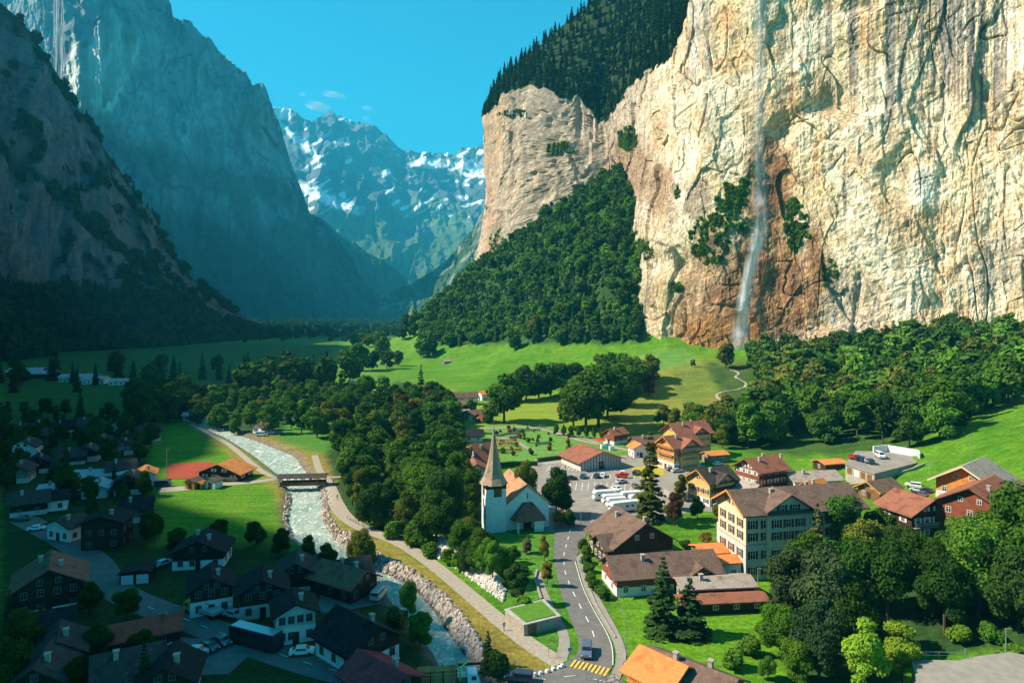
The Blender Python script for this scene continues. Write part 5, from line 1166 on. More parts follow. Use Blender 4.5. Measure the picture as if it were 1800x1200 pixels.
wall_run("hedge", P2([(862, 822), (905, 818), (945, 818)]), 1.6, 1.2, mat_noise('hedge', (.02, .05, .012), (.05, .10, .02), 3, .95, .9, .2), "clipped dark hedge below the flower beds of the cemetery", "hedge", 0)
wall_run("hedge", P2([(945, 812), (1000, 805)]), 1.6, 1.2, bpy.data.materials['hedge'], "clipped dark hedge between cemetery lawn and car park", "hedge", 0)
wall_run("terrace_wall", P2([(1168, 868), (1190, 880), (1225, 862)]), 1.6, .5, M['concrete'], "angled concrete wall beside the forecourt of the yellow chalet", "wall")
# yard in the lower right corner
yp = [plane_pt(*p, 6.2) for p in [(1602, 1158), (1688, 1160), (1700, 1155), (1775, 1145), (1800, 1150), (1812, 1230), (1560, 1230), (1612, 1196)]]; b = yp[0]
o = tag(empty("concrete_yard", (b[0], b[1], 0)), "raised concrete yard with a fine crack at the lower right corner", "yard")
slab([(p[0] - b[0], p[1] - b[1]) for p in yp], -2, 6.2, "slab", M['walk'], o)
def fence(name, pts, label, h=1.0, m='metal', step=1.6, rails=(.5, 1.0), cat="railing", r=.035):
    o = tag(empty(name, (pts[0][0], pts[0][1], pts[0][2])), label, cat); p0 = Vector(pts[0]); rl = MB()
    for p, q in zip(pts[:-1], pts[1:]):
        p, q = Vector(p) - p0, Vector(q) - p0
        for k in rails: rl.tube(p + Vector((0, 0, h * k)), q + Vector((0, 0, h * k)), r, r, 5)
        n = max(1, int((q - p).length / step))
        for i in range(n + (q - p == Vector(pts[-1]) - Vector(pts[-2]))): c = p.lerp(q, i / n); MB().tube(c - Vector((0, 0, .3)), c + Vector((0, 0, h * 1.02)), r * 1.3, r * 1.3, 5).build("post", M[m], o)
    rl.build("rail", M[m], o); return o
P3 = lambda L_, dz=0: [(p.x, p.y, p.z + dz) for p in (G(*q) for q in L_)]
fence("metal_railing", [(*plane_pt(1606, 1156, 6.2), 6.2), (*plane_pt(1695, 1157, 6.2), 6.2), (*plane_pt(1697, 1150, 6.2), 6.2)], "grey metal railing at the back of the concrete yard")
fence("timber_railing", P3([(1095, 1175), (1116, 1168), (1140, 1170)], .1), "wooden railing beside the pavement at the red chalet", m='greywood', r=.06)
fence("timber_railing", P3([(1050, 1205), (1080, 1195), (1108, 1212)], .1), "wooden railing at the bottom end of the main road", m='greywood', r=.06)
fence("track_railing", P3([(611, 912), (630, 922), (638, 926)], .1), "pale wooden handrail beside the riverside track", m='walk', r=.07)
fence("bridge_railing", P3([(770, 1192), (850, 1190), (940, 1190)], .1), "thin metal railing of the road bridge over the river", r=.03)
fence("car_park_fence", P3([(1072, 1000), (1100, 1100)], 0)[:1] + P3([(1100, 1100)], 0), "thin fence on the lawn beside the pavement", r=.02, rails=(1.0,))
# --- covered footbridge
a, b = flat(494, 853), flat(572, 851); a2, b2 = Vector((*a, 0)), Vector((*b, 0)); L_ = (b2 - a2).length
o = tag(empty("covered_bridge", (a[0], a[1], 0), math.atan2(b2.y - a2.y, b2.x - a2.x)), "covered wooden footbridge across the river", "bridge")
MB().box(-.5, L_ + .5, -1.6, 1.6, .1, .45).build("deck", M['greywood'], o)
MB().box(0, L_, -1.55, -1.45, .45, 1.35).build("parapet", M['brownwood'], o); MB().box(0, L_, 1.45, 1.55, .45, 1.35).build("parapet", M['brownwood'], o)
for i in range(7):
    for y in (-1.5, 1.5): MB().box(L_ * i / 6 - .1, L_ * i / 6 + .1, y - .1, y + .1, .45, 2.9).build("post", M['brownwood'], o)
MB().prism([(-2.3, 2.75), (0, 3.7), (2.3, 2.75), (2.3, 2.9), (0, 3.9), (-2.3, 2.9)], -.8, L_ + .8, 'x').build("roof", M['r_dark'], o)
for x in (-.6, L_ - .4): MB().box(x, x + 1.2, -1.8, 1.8, -3, .098).build("abutment", M['stone'], o)
a, b = flat(805, 1171), flat(846, 1166); tag(MB().tube((a[0], a[1], .3), (b[0] + 2, b[1], .3), .22, .22, 8).build("pipe_bridge", M['black']), "dark pipe spanning the shaded river near the bridge", "pipe")

# ------------------------------------------------------------------ vehicles
def car_meshes(L_, Wd, H, kind):
    prof = {'car': [(-.5, .28), (-.5, .62), (-.36, .68), (-.22, .98), (.14, 1.0), (.30, .70), (.47, .60), (.5, .45), (.5, .28)],
            'suv': [(-.5, .28), (-.5, .95), (-.46, 1.0), (.12, 1.0), (.24, .70), (.47, .62), (.5, .45), (.5, .28)],
            'van': [(-.5, .2), (-.5, .97), (-.47, 1.0), (.26, 1.0), (.40, .62), (.49, .50), (.5, .38), (.5, .2)]}[kind]
    mb = MB(); n = len(prof)
    def ring(s, zk): return [(x * L_, s * Wd / 2 * (1 - .16 * max(0, (z - .62) / .38)), z * H) for x, z in prof]
    rs = [[(x * L_, s * Wd / 2 * k * (1 - .16 * max(0, (z - .62) / .38)), z * H * (1 if abs(k) < .95 else .985)) for x, z in prof] for s, k in ((-1, 1), (-1, .9), (1, .9), (1, 1))]
    vs = [v for r_ in rs for v in r_]; fs = []
    for i in range(3): fs += [(i * n + k, i * n + (k + 1) % n, (i + 1) * n + (k + 1) % n, (i + 1) * n + k) for k in range(n)]
    fs += [tuple(range(n))[::-1], tuple(range(3 * n, 4 * n))]; mb.add(vs, fs)
    gl = MB(); top = [p for p in prof if p[1] > .9]; xa, xb = min(p[0] for p in top), max(p[0] for p in top); z0, z1 = .68, .93
    lo0, lo1 = (xa - .10, xb + .13) if kind == 'car' else (xa - .0, xb + .10)
    for s in (-1, 1):
        y0, y1 = s * (Wd / 2 * .975 + .012), s * (Wd / 2 * (1 - .16 * .8) + .02)
        gl.add([(lo0 * L_ + .25, y0, z0 * H), (lo1 * L_ - .25, y0, z0 * H), (xb * L_ + .05, y1, z1 * H), (xa * L_ - .0, y1, z1 * H)], [(0, 1, 2, 3)])
    xw = {'car': ((.30, .70), (.14, 1.0)), 'suv': ((.24, .70), (.12, 1.0)), 'van': ((.40, .62), (.26, 1.0))}[kind]
    (x1, z1_), (x0, z0_) = xw; f = lambda x, z, y: (x * L_ + .03, y, z * H + .02)
    gl.add([f(x1 - .01, z1_ + .02, -Wd * .40), f(x1 - .01, z1_ + .02, Wd * .40), f(x0 + .012, z0_ - .04, Wd * .36), f(x0 + .012, z0_ - .04, -Wd * .36)], [(0, 1, 2, 3)])
    xr0, xr1 = {'car': ((-.36, .68), (-.22, .98)), 'suv': ((-.5, .66), (-.5, .93)), 'van': ((-.5, .6), (-.5, .9))}[kind]
    gl.add([(xr0[0] * L_ - .03, -Wd * .38, xr0[1] * H + .04), (xr0[0] * L_ - .03, Wd * .38, xr0[1] * H + .04), (xr1[0] * L_ - .03, Wd * .34, xr1[1] * H - .03), (xr1[0] * L_ - .03, -Wd * .34, xr1[1] * H - .03)], [(0, 1, 2, 3)])
    wh = MB().tube((0, -.11, 0), (0, .11, 0), .32, .32, 12)
    lt = MB().box(L_ * .485, L_ * .5 + .02, -.16, .16, H * .45, H * .54)
    return mb, gl, wh, lt
_CM = {}
def car(px, py, head, col, label, kind='car', group=None, z=None, L_=None, name=None, cat="car"):
    D = {'car': (4.2, 1.75, 1.45), 'suv': (4.5, 1.85, 1.65), 'van': (5.2, 2.0, 2.1)}[kind]
    if kind not in _CM:
        a, b, c, d = car_meshes(*D, kind); _CM[kind] = (a, b.mesh("windows", M['cglass']), c.mesh("wheel", M['rubber']), d.mesh("headlight", M['frame']))
    mb, gl, wh, lt = _CM[kind]; k = (kind, tuple(col))
    if k not in _CM: _CM[k] = mb.mesh("body", paint(col))
    g = G(px, py) if z is None else Vector((*plane_pt(px, py, z), z))
    o = tag(empty(name or "parked_car", (g.x, g.y, g.z + .09), R(head)), label, cat, group)
    link("body", _CM[k], o); link("windows", gl, o); [link("headlight", lt, o, (0, q * D[1] * .38, 0)) for q in (-1, 1)]
    for x in (-.31, .31):
        for y in (-.5, .5): link("wheel", wh, o, (x * D[0], y * (D[1] - .2), .32))
    return o
WHT, SIL, BLK, RED, BLU, GRY, DBL, TEAL = (.75, .75, .74), (.45, .46, .47), (.02, .02, .022), (.60, .02, .02), (.02, .06, .25), (.10, .10, .11), (.03, .035, .07), (.01, .09, .12)
car(1031, 1150, -98, (.09, .12, .18), "slate grey car driving down the main road towards the crossing", 'suv', name="car")
car(912, 1197, 170, DBL, "dark blue car at the river bridge by the bottom edge", 'suv', name="car")
pk = "cars in the big car park"
for px, py, hd, c, l, k in [(990, 848, 10, RED, "bright red car at the left end of the car park", 'car'), (992, 843, 10, WHT, "white car just behind the bright red one at the left end", 'car'), (1004, 843, 10, DBL, "dark car beside the white one at the left end", 'car'), (1025, 840, 70, TEAL, "dark teal car parked alone in the upper row", 'car'),
                            (1049, 839, 70, DBL, "dark purple car beside the white car in the upper row", 'car'), (1060, 838, 70, WHT, "white car beside the dark purple one", 'car'), (1093, 839, 160, RED, "red car parked in front of the small white one", 'suv'), (1095, 834, 70, WHT, "small white car hidden behind the red one", 'car'),
                            (1119, 834, 60, DBL, "dark car at the right end of the upper row", 'suv'), (1092, 849, 30, SIL, "silver car alone between the parking rows", 'car'), (1084, 862, -60, WHT, "white car above the campers", 'car'), (1117, 857, 100, GRY, "grey car half hidden by the pale conifer", 'car'), (1056, 860, 10, GRY, "dark car directly behind the long camper", 'car'),
                            (1080, 816, 160, SIL, "silver estate car in front of the market hall", 'suv'), (1034, 822, 60, SIL, "silver car left of the market hall door", 'suv'), (1044, 818, 60, BLK, "black van beside the market hall door", 'van'), (997, 880, 100, BLK, "black car behind the tree at the lamp post", 'car'), (1180, 827, 20, GRY, "dark car below the tall yellow chalet", 'car'), (1190, 830, 15, SIL, "silver car below the tall yellow chalet", 'car'),
                            (1263, 889, 15, SIL, "silver car behind the cream hotel's corner", 'car'), (1262, 818, 30, WHT, "white car beside the orange roofed shed", 'car')]:
    car(px, py, hd, c, l, k, pk)
pk = "cars on the parking deck"
for px, py, hd, c, l, k in [(1496, 805, 70, RED, "red car at the left end of the parking deck", 'car'), (1507, 808, 75, DBL, "dark blue car right of the red one on the deck", 'suv'), (1515, 810, 75, BLU, "middle blue car of the deck row", 'suv'), (1523, 812, 75, SIL, "silver car near the right end of the deck row", 'car'), (1530, 814, 75, TEAL, "dark teal car at the right end of the deck row", 'suv'), (1547, 804, -100, WHT, "white pickup parked alone against the retaining wall", 'van')]:
    car(px, py, hd, c, l, k, pk, z=6.3)
pk = "cars beside the orange chalet"
for px, py, hd, c, l, k in [(1605, 856, 150, WHT, "white estate car parked on the meadow edge", 'suv'), (1613, 864, 120, SIL, "silver car between the white and black ones", 'car'), (1611, 872, 100, BLK, "black car nearest the brown chalet", 'car'), (1622, 872, 100, GRY, "dark grey car left of the orange cone", 'car'), (1630, 866, 110, BLK, "black car behind the dark grey one", 'car')]:
    car(px, py, hd, c, l, k, pk)
pk = "cars in the shaded village"
for px, py, hd, c, l, k in [(411, 1085, -25, SIL, "silver car beside the yellow truck", 'car'), (531, 1150, 10, WHT, "white car driving on the shaded village road", 'car'), (302, 1148, 70, BLK, "first black car in the shaded yard", 'suv'), (306, 1165, 60, BLK, "black car at the yard's left corner", 'car'), (327, 1158, 60, GRY, "dark grey car left of the silver one in the yard", 'car'), (346, 1150, 10, SIL, "silver white car in the middle of the yard", 'car'), (367, 1142, -30, BLK, "black car right of the silver one in the yard", 'car'),
                            (389, 1132, -35, GRY, "dark car at the yard's right end", 'car'), (287, 994, 60, SIL, "silver car beside the hedge of the broad chalet", 'car'), (64, 932, 20, WHT, "white car at the bend of the village road", 'car'), (40, 915, 20, GRY, "grey car left of the white one at the road bend", 'car'), (287, 855, 10, DBL, "dark blue car beside the white house on the field", 'van'),
                            (478, 763, 10, SIL, "silver car parked beside the river upstream", 'car'), (490, 763, 10, GRY, "grey car parked beside the river upstream", 'car'), (120, 915, 20, GRY, "grey car in front of the white roadside house", 'car'), (460, 766, 5, WHT, "white van parked beside the river upstream", 'van')]:
    car(px, py, hd, c, l, k, pk)
car(666, 1050, 80, SIL, "silver van on the riverside yard beside the brown house", 'van', name="van", cat="van")
def camper(px, py, head, label, L_=7.0, H=2.9, group="white campers in the car park"):
    g = G(px, py); o = tag(empty("camper_van", (g.x, g.y, g.z + .09), R(head)), label, "camper van", group); a = L_ / 2
    sec = [(-a, .42), (a - .1, .42), (a, .95), (a - .45, 1.35), (a - .15, 2.1), (a - .5, H - .12), (a - 1.0, H), (-a + .15, H), (-a, H - .15)]
    n = len(sec); mb = MB(); vs = [(x, y, z) for y in (-1.13, 1.13) for x, z in sec]; c0 = len(vs)
    fs = [(i, (i + 1) % n, n + (i + 1) % n, n + i) for i in range(n)]
    for s in (0, n): fs += [tuple(s + k for k in (0, 1, 2, 3)), tuple(s + k for k in (0, 3, 4, 5, 6, 7, 8))]
    mb.add(vs, fs).build("body", paint(WHT), o)
    w_ = MB()
    for y in (-1.15, 1.15):
        for x0, x1 in ((-a + .8, -a + 1.7), (-a + 2.6, -a + 3.5), (a - 2.0, a - 1.3)): w_.box(x0, x1, *sorted((y, y * .99)), 1.5, 2.05)
    w_.add([(a - .42, -1.0, 1.38), (a - .42, 1.0, 1.38), (a - .16, 1.0, 2.02), (a - .16, -1.0, 2.02)], [(0, 1, 2, 3)]); w_.box(-a - .02, -a, -.6, .6, 1.5, 2.1)
    w_.build("windows", M['cglass'], o)
    MB().box(-a + 1, -a + 1.8, -.4, .4, H + .002, H + .12).build("roof_hatch", M['frame'], o)
    wm = MB().tube((0, -.12, 0), (0, .12, 0), .36, .36, 12).mesh("wheel", M['rubber'])
    for x in (-a + 1.6, a - 1.3):
        for y in (-1, 1): link("wheel", wm, o, (x, y, .36))
    return o
camper(1062, 878, 192, "rear left camper with a long flat roof", 7.4); camper(1074, 884, 192, "small camper third from the front left", 5.8, 2.6); camper(1083, 891, 192, "camper right behind the front one", 6.2); camper(1094, 899, 200, "long white camper parked nearest to the barn roof", 8.2, 3.0)
camper(1108, 880, 192, "camper behind the front row beside the conifer", 6.6); camper(1124, 886, 192, "camper half hidden behind the pale conifer", 7.0); camper(1118, 896, 200, "white trailer right of the long camper", 6.5)
def truck(px, py, head, label, cabc, boxc, L_=7.5, H=3.0, z=None, name="truck", load=None):
    g = G(px, py) if z is None else Vector((*plane_pt(px, py, z), z)); o = tag(empty(name, (g.x, g.y, g.z + .1), R(head)), label, "truck"); a = L_ / 2
    MB().prism([(a - 1.9, .5), (a, .5), (a, 1.3), (a - .35, 2.35), (a - 1.9, 2.45)], -1.1, 1.1).build("cab", paint(cabc), o)
    MB().add([(a + .01, -.95, 1.35), (a + .01, .95, 1.35), (a - .32, .9, 2.25), (a - .32, -.9, 2.25)], [(0, 1, 2, 3)]).box(a - 1.3, a - .5, -1.12, 1.12, 1.4, 2.0).build("windows", M['cglass'], o)
    MB().box(-a, a - 1.9, -1.0, 1.0, .6, .85).build("chassis", M['black'], o)
    if boxc: MB().box(-a, a - 2.0, -1.2, 1.2, .853, H).build("box", paint(boxc), o)
    wm = MB().tube((0, -.15, 0), (0, .15, 0), .45, .45, 12).mesh("wheel", M['rubber'])
    for x in (-a + 1.2, a - 1.0):
        for y in (-.95, .95): link("wheel", wm, o, (x, y, .45))
    return o
truck(1672, 862, -35, "white truck with a bright blue box below the orange chalet", WHT, (.01, .19, .62), 7.0)
o = truck(357, 1080, 155, "yellow truck with grey flatbed in the shaded street", (.85, .42, .01), None, 8.5)
MB().box(-4.2, 1.9, -1.2, 1.2, .86, 1.5).build("flatbed", paint(SIL), o); MB().tube((1.9, .2, 1.5), (.4, .2, 3.1), .18, .14, 6).tube((.4, .2, 3.1), (-1.8, .2, 2.2), .14, .1, 6).build("crane", paint((.85, .42, .01)), o)
o = truck(785, 1208, 8, "log truck with a white cab at the river bridge", WHT, None, 10.5)
for x in (-4.6, -2.6, -.6, 1.6):
    for y in (-1.15, 1.15): MB().box(x - .07, x + .07, y - .06, y + .06, .85, 3.3).build("stake", M['black'], o)
MB().tube((2.2, 0, .85), (2.2, 0, 3.0), .16, .14, 6).tube((2.2, 0, 3.0), (3.4, .5, 3.6), .12, .1, 6).build("crane", paint((.45, .75, .03)), o)
M['logs'] = mat_noise('log_bark', (.42, .16, .05), (.55, .25, .10), 2, .9, .4, .05); ob = o; me_l = MB().tube((-3.1, 0, 0), (3.1, 0, 0), .27, .25, 9).mesh("log", M['logs'])
rows = [4, 4, 4, 4, 3]
for r_, n_ in enumerate(rows):
    for i in range(n_):
        p = ob.matrix_basis @ Vector((-1.6 + rnd.uniform(-.12, .12), (i - (n_ - 1) / 2) * .54, 1.16 + r_ * .46))
        tag(link("log", me_l, None, p, ob.rotation_euler.z), "debarked orange log stacked on the log truck", "log", "logs loaded on the truck")
g = G(450, 1135); o = tag(empty("coach", (g.x, g.y, g.z + .1), R(-24)), "dark coach parked along the shaded village road", "bus")
MB().prism([(-5.2, .4), (5.2, .4), (5.2, 1.4), (4.9, 3.1), (-5.1, 3.1), (-5.2, 2.9)], -1.25, 1.25).build("body", paint((.02, .022, .03)), o); MB().box(-4.8, 4.6, -1.265, -1.252, 1.6, 2.6).box(-4.8, 4.6, 1.252, 1.265, 1.6, 2.6).build("windows", M['cglass'], o); MB().box(-4.9, 4.7, -1.1, 1.1, 3.102, 3.2).build("roof", paint(SIL), o)
wm = MB().tube((0, -.15, 0), (0, .15, 0), .48, .48, 12).mesh("wheel", M['rubber'])
for x in (-3.2, 3.4):
    for y in (-1.1, 1.1): link("wheel", wm, o, (x, y, .48))
tag(MB().add([(0, 0, .1)] + [(math.cos(a) * .3, math.sin(a) * .3, .1) for a in np.linspace(0, 6.28, 9)[:8]] + [(0, 0, .85)], [tuple(range(1, 9))[::-1]] + [(i, i % 8 + 1, 9) for i in range(1, 9)]).build("traffic_cone", paint((.9, .12, .02)), None, tuple(G(1636, 872))), "orange traffic cone beside the dark grey car", "cone")

# ------------------------------------------------------------------ street furniture
def lamp(px, py, h, label, z=None, arm=True, group="street lamps"):
    g = G(px, py) if z is None else Vector((*plane_pt(px, py, z), z)); o = tag(empty("street_lamp", tuple(g)), label, "lamp", group)
    MB().tube((0, 0, -.5), (0, 0, h), .09, .06, 7).build("pole", M['metal'], o)
    MB().box(-.1, .9 if arm else .35, -.09, .09, h - .04, h + .09).build("lamp_head", M['metal'], o); return o
lamp(1332, 1056, 6.6, "street lamp on the lawn right of the rusty lean-to"); lamp(1768, 1143, 3.4, "short lamp at the corner of the concrete yard", 6.2); lamp(1101, 1152, 4.0, "lamp standing at the lawn corner beside the pavement"); lamp(989, 888, 7.5, "white lamp mast at the left of the car park")
lamp(293, 846, 11, "tall floodlight mast beside the red clay court"); lamp(1021, 925, 4, "lamp at the car park entrance"); lamp(1635, 842, 6, "thin mast on the meadow left of the orange chalet"); lamp(1706, 806, 8, "thin mast on the meadow behind the orange chalet"); lamp(1553, 838, 5, "thin mast in front of the meadow wall"); lamp(420, 838, 5, "thin mast behind the clubhouse")
def sign(px, py, label, colr, ww=.6, wh=.5, h=2.2):
    g = G(px, py); o = tag(empty("road_sign", tuple(g)), label, "sign", "road signs"); MB().tube((0, 0, -.3), (0, 0, h), .04, .04, 6).build("post", M['metal'], o); MB().box(-ww / 2, ww / 2, -.06, -.03, h - wh, h).build("sign_plate", paint(colr), o); return o
sign(1002, 1160, "blue road sign on the grass beside the main road", (.01, .25, .6), .7, .6); sign(1031, 1196, "pale blue sign at the end of the yellow crossing", (.45, .6, .75), .5, .5); sign(964, 1155, "yellow footpath sign beside the riverside track", (.8, .6, .03), .6, .3); sign(1020, 1000, "small white sign beside the pavement bend", WHT, .4, .5); sign(935, 1068, "white board on the lawn beside the stone garage", WHT, .7, .8, 1.2)
sign(1322, 1130, "pale blue board on the steep lawn", (.5, .65, .65), .8, .7, 1.3)
# benches, boulders along the junction, red parasols, portable toilet
for i, (px, py) in enumerate([(940, 1188), (950, 1185), (962, 1182), (972, 1178), (982, 1175), (988, 1172)]):
    g = G(px, py); bm_ = MB(); n = 7; q = random.Random(i + 40)
    pts = [(q.uniform(.3, .55) * math.cos(a), q.uniform(.3, .55) * math.sin(a)) for a in np.linspace(0, 6.28, n + 1)[:n]]
    bm_.add([(x, y, -.2) for x, y in pts] + [(x * .7, y * .7, q.uniform(.35, .6)) for x, y in pts], [tuple(range(n, 2 * n)), tuple(range(n))[::-1]] + [(k, (k + 1) % n, n + (k + 1) % n, n + k) for k in range(n)])
    tag(bm_.build("boulder", M['white'], None, (g.x, g.y, g.z + .1)), f"{ORD_[i]} pale boulder from the left along the junction kerb", "boulder", "boulders at the junction kerb")
def parasol(px, py, r, h, label, col='awning', group="red parasols"):
    g = G(px, py); o = tag(empty("parasol", tuple(g)), label, "parasol", group); MB().tube((0, 0, 0), (0, 0, h), .05, .05, 6).build("pole", M['metal'], o)
    mb = MB(); n = 8; mb.v = [(0, 0, h + .5)] + [(r * math.cos(2 * math.pi * k / n), r * math.sin(2 * math.pi * k / n), h - .25) for k in range(n)]; mb.f = [(0, k + 1, (k + 1) % n + 1) for k in range(n)]; mb.build("canopy", M[col], o)
parasol(1052, 782, 2.2, 2.6, "red parasol at the end of the clipped tree row"); parasol(1059, 783, 1.8, 2.4, "second red parasol beside the brown house")
g = G(1313, 866); th_ = R(-62); ax = g.x + math.cos(th_) * 5.02 - math.sin(th_) * 2.6; ay = g.y + math.sin(th_) * 5.02 + math.cos(th_) * 2.6
o = tag(empty("awning", (ax, ay, g.z), R(28)), "large red awning over the terrace beside the dark red inn", "awning")
MB().add([(-5.0, -.2, 3.3), (3.6, -.2, 3.3), (3.6, -4.4, 2.5), (-5.0, -4.4, 2.5), (-5.0, -.2, 3.38), (3.6, -.2, 3.38), (3.6, -4.4, 2.58), (-5.0, -4.4, 2.58)], [(0, 1, 2, 3), (7, 6, 5, 4), (0, 4, 5, 1), (2, 6, 7, 3), (1, 5, 6, 2), (3, 7, 4, 0)]).build("canopy", M['awning'], o)
for x in (-4.8, -.6, 3.4): MB().tube((x, -4.2, -.5), (x, -4.2, 2.5), .06, .06, 6).build("post", M['metal'], o)
g = G(1068, 790); tag(MB().box(-.6, .6, -.6, .6, 0, 2.3).prism([(-.65, 2.3), (.65, 2.3), (.5, 2.6), (-.5, 2.6)], -.65, .65).build("portable_toilet", paint((.05, .45, .55)), None, tuple(g)), "turquoise portable toilet beside the brown house", "toilet cabin")
for i, (px, py) in enumerate([(1060, 788), (1075, 791)]): g = G(px, py); tag(MB().box(-1, 1, -.7, .7, 0, 1.6).box(-1.05, 1.05, -.75, .75, 1.6, 1.72).build("white_container", paint(WHT), None, (g.x, g.y, g.z), .3), ("white container left of the turquoise toilet cabin", "white container right of the turquoise toilet cabin")[i], "container")
# cemetery: rows of graves in front of the spire and beyond
gm = MB().box(-.4, .4, -.1, .1, 0, 1.0).prism([(-.4, 1.0), (.4, 1.0), (.2, 1.25), (-.2, 1.25)], -.1, .1).mesh("gravestone", M['stone'])
gm2 = MB().box(-.45, .45, -.1, 2.0, 0, .25).box(-.3, .3, 1.85, 2.05, .25, 1.0).mesh("gravestone", mat_noise('grave_flowers', (.50, .24, .06), (.30, .16, .05), 4))
M['shrubm'] = bpy.data.materials['hedge']
gv = []
for (x0, y0, x1, y1, nx, ny, kind_) in [(874, 784, 912, 782, 12, 1, 1), (874, 795, 918, 793, 15, 1, 1), (874, 778, 905, 776, 10, 1, 1), (812, 790, 835, 783, 7, 2, 1), (900, 758, 950, 757, 14, 1, 0), (885, 765, 915, 762, 9, 1, 0), (895, 771, 918, 769, 8, 1, 0), (940, 782, 965, 780, 7, 1, 0), (915, 745, 960, 752, 10, 1, 0), (870, 768, 886, 766, 5, 1, 0)]:
    for j in range(ny):
        for i in range(nx):
            f = (i + .5) / nx; px, py = x0 + (x1 - x0) * f, y0 + (y1 - y0) * f + j * 6; g = G(px, py); gv.append((g, kind_))
for g, k in gv: tag(link("grave", gm2 if k else gm, None, (g.x, g.y, g.z), rnd.uniform(-.15, .15)), ("planted grave with orange flowers in the cemetery rows" if k else "small grey gravestone in the upper part of the cemetery"), "grave", "planted graves" if k else "grey gravestones")
rib_c("cemetery_path", [(860, 768), (880, 768), (905, 775), (925, 786), (940, 795)], 2.6, M['walk'], .12)
rib_c("cemetery_path", [(905, 750), (960, 756), (1020, 768), (1055, 780)], 2.4, M['walk'], .16)
rib_c("plaza", [(948, 812), (1000, 806)], 9, M['concrete'], .1)
# people
def person_mesh(seed, top, leg):
    q = random.Random(seed); st = .22
    bm = bpy.data.meshes.new("person")
    J = [(0, 0, .95), (0, .02, 1.2), (0, .02, 1.42), (0, .0, 1.52), (0, -.01, 1.66), (.09, st * .5, .5), (.10, st, .05), (.10, st - .16, .03), (-.09, -st * .4, .5), (-.10, -st * .9, .05), (-.10, -st * .9 - .16, .03), (.2, .02, 1.40), (.26, -.08, 1.14), (.26, -.2, .92), (-.2, .02, 1.40), (-.26, .10, 1.14), (-.26, .12, .90), (.09, 0, .9), (-.09, 0, .9)]
    E = [(0, 1), (1, 2), (2, 3), (3, 4), (0, 17), (17, 5), (5, 6), (6, 7), (0, 18), (18, 8), (8, 9), (9, 10), (2, 11), (11, 12), (12, 13), (2, 14), (14, 15), (15, 16)]
    rad = [.14, .14, .15, .06, .105, .075, .05, .04, .075, .05, .04, .06, .045, .035, .06, .045, .035, .09, .09]
    bm.from_pydata(J, E, []); return bm, rad
def person(px, py, rz, top, label):
    me, rad = person_mesh(1, top, top); g = G(px, py); o = link("person", me, None, (g.x, g.y, g.z + .08), rz)
    sk = o.modifiers.new("body", 'SKIN'); 
    for v, r_ in zip(me.skin_vertices[0].data, rad): v.radius = (r_, r_ * .85)
    me.skin_vertices[0].data[0].use_root = True
    sb = o.modifiers.new("smooth", 'SUBSURF'); sb.levels = 1; sb.render_levels = 1
    m, t, out = mat_new("clothing"); tc = nod(t, "ShaderNodeTexCoord"); sx = nod(t, "ShaderNodeSeparateXYZ"); t.links.new(tc.outputs['Object'], sx.inputs[0])
    def gt(v): n = nod(t, "ShaderNodeMath", operation='GREATER_THAN'); n.inputs[1].default_value = v; t.links.new(sx.outputs[2], n.inputs[0]); return n.outputs[0]
    c = mixc(t, (.03, .035, .06), top, gt(.95)); c = mixc(t, c, (.5, .3, .2), gt(1.49)); c = mixc(t, c, (.06, .035, .02), gt(1.7)); prin(t, out, c, .8); me.materials.append(m)
    return tag(o, label, "person")
for px, py, rz, tp, l in [(586, 851, .3, (.5, .5, .5), "person in a grey top walking past the footbridge"), (594, 861, 0, (.1, .1, .25), "person in a dark blue top on the riverside track"), (593, 878, 3.1, (.1, .08, .08), "person in black farther down the riverside track"), (886, 1108, .6, (.08, .08, .1), "person in dark clothes on the track near the stone garage"),
                          (1104, 806, 0, (.5, .1, .1), "person in red crossing the square"), (1111, 807, 1, (.05, .05, .1), "person in dark clothes crossing the square"), (994, 826, 0, (.05, .05, .06), "person in black by the yellow flower bed")]:
    person(px, py, rz, tp, l)
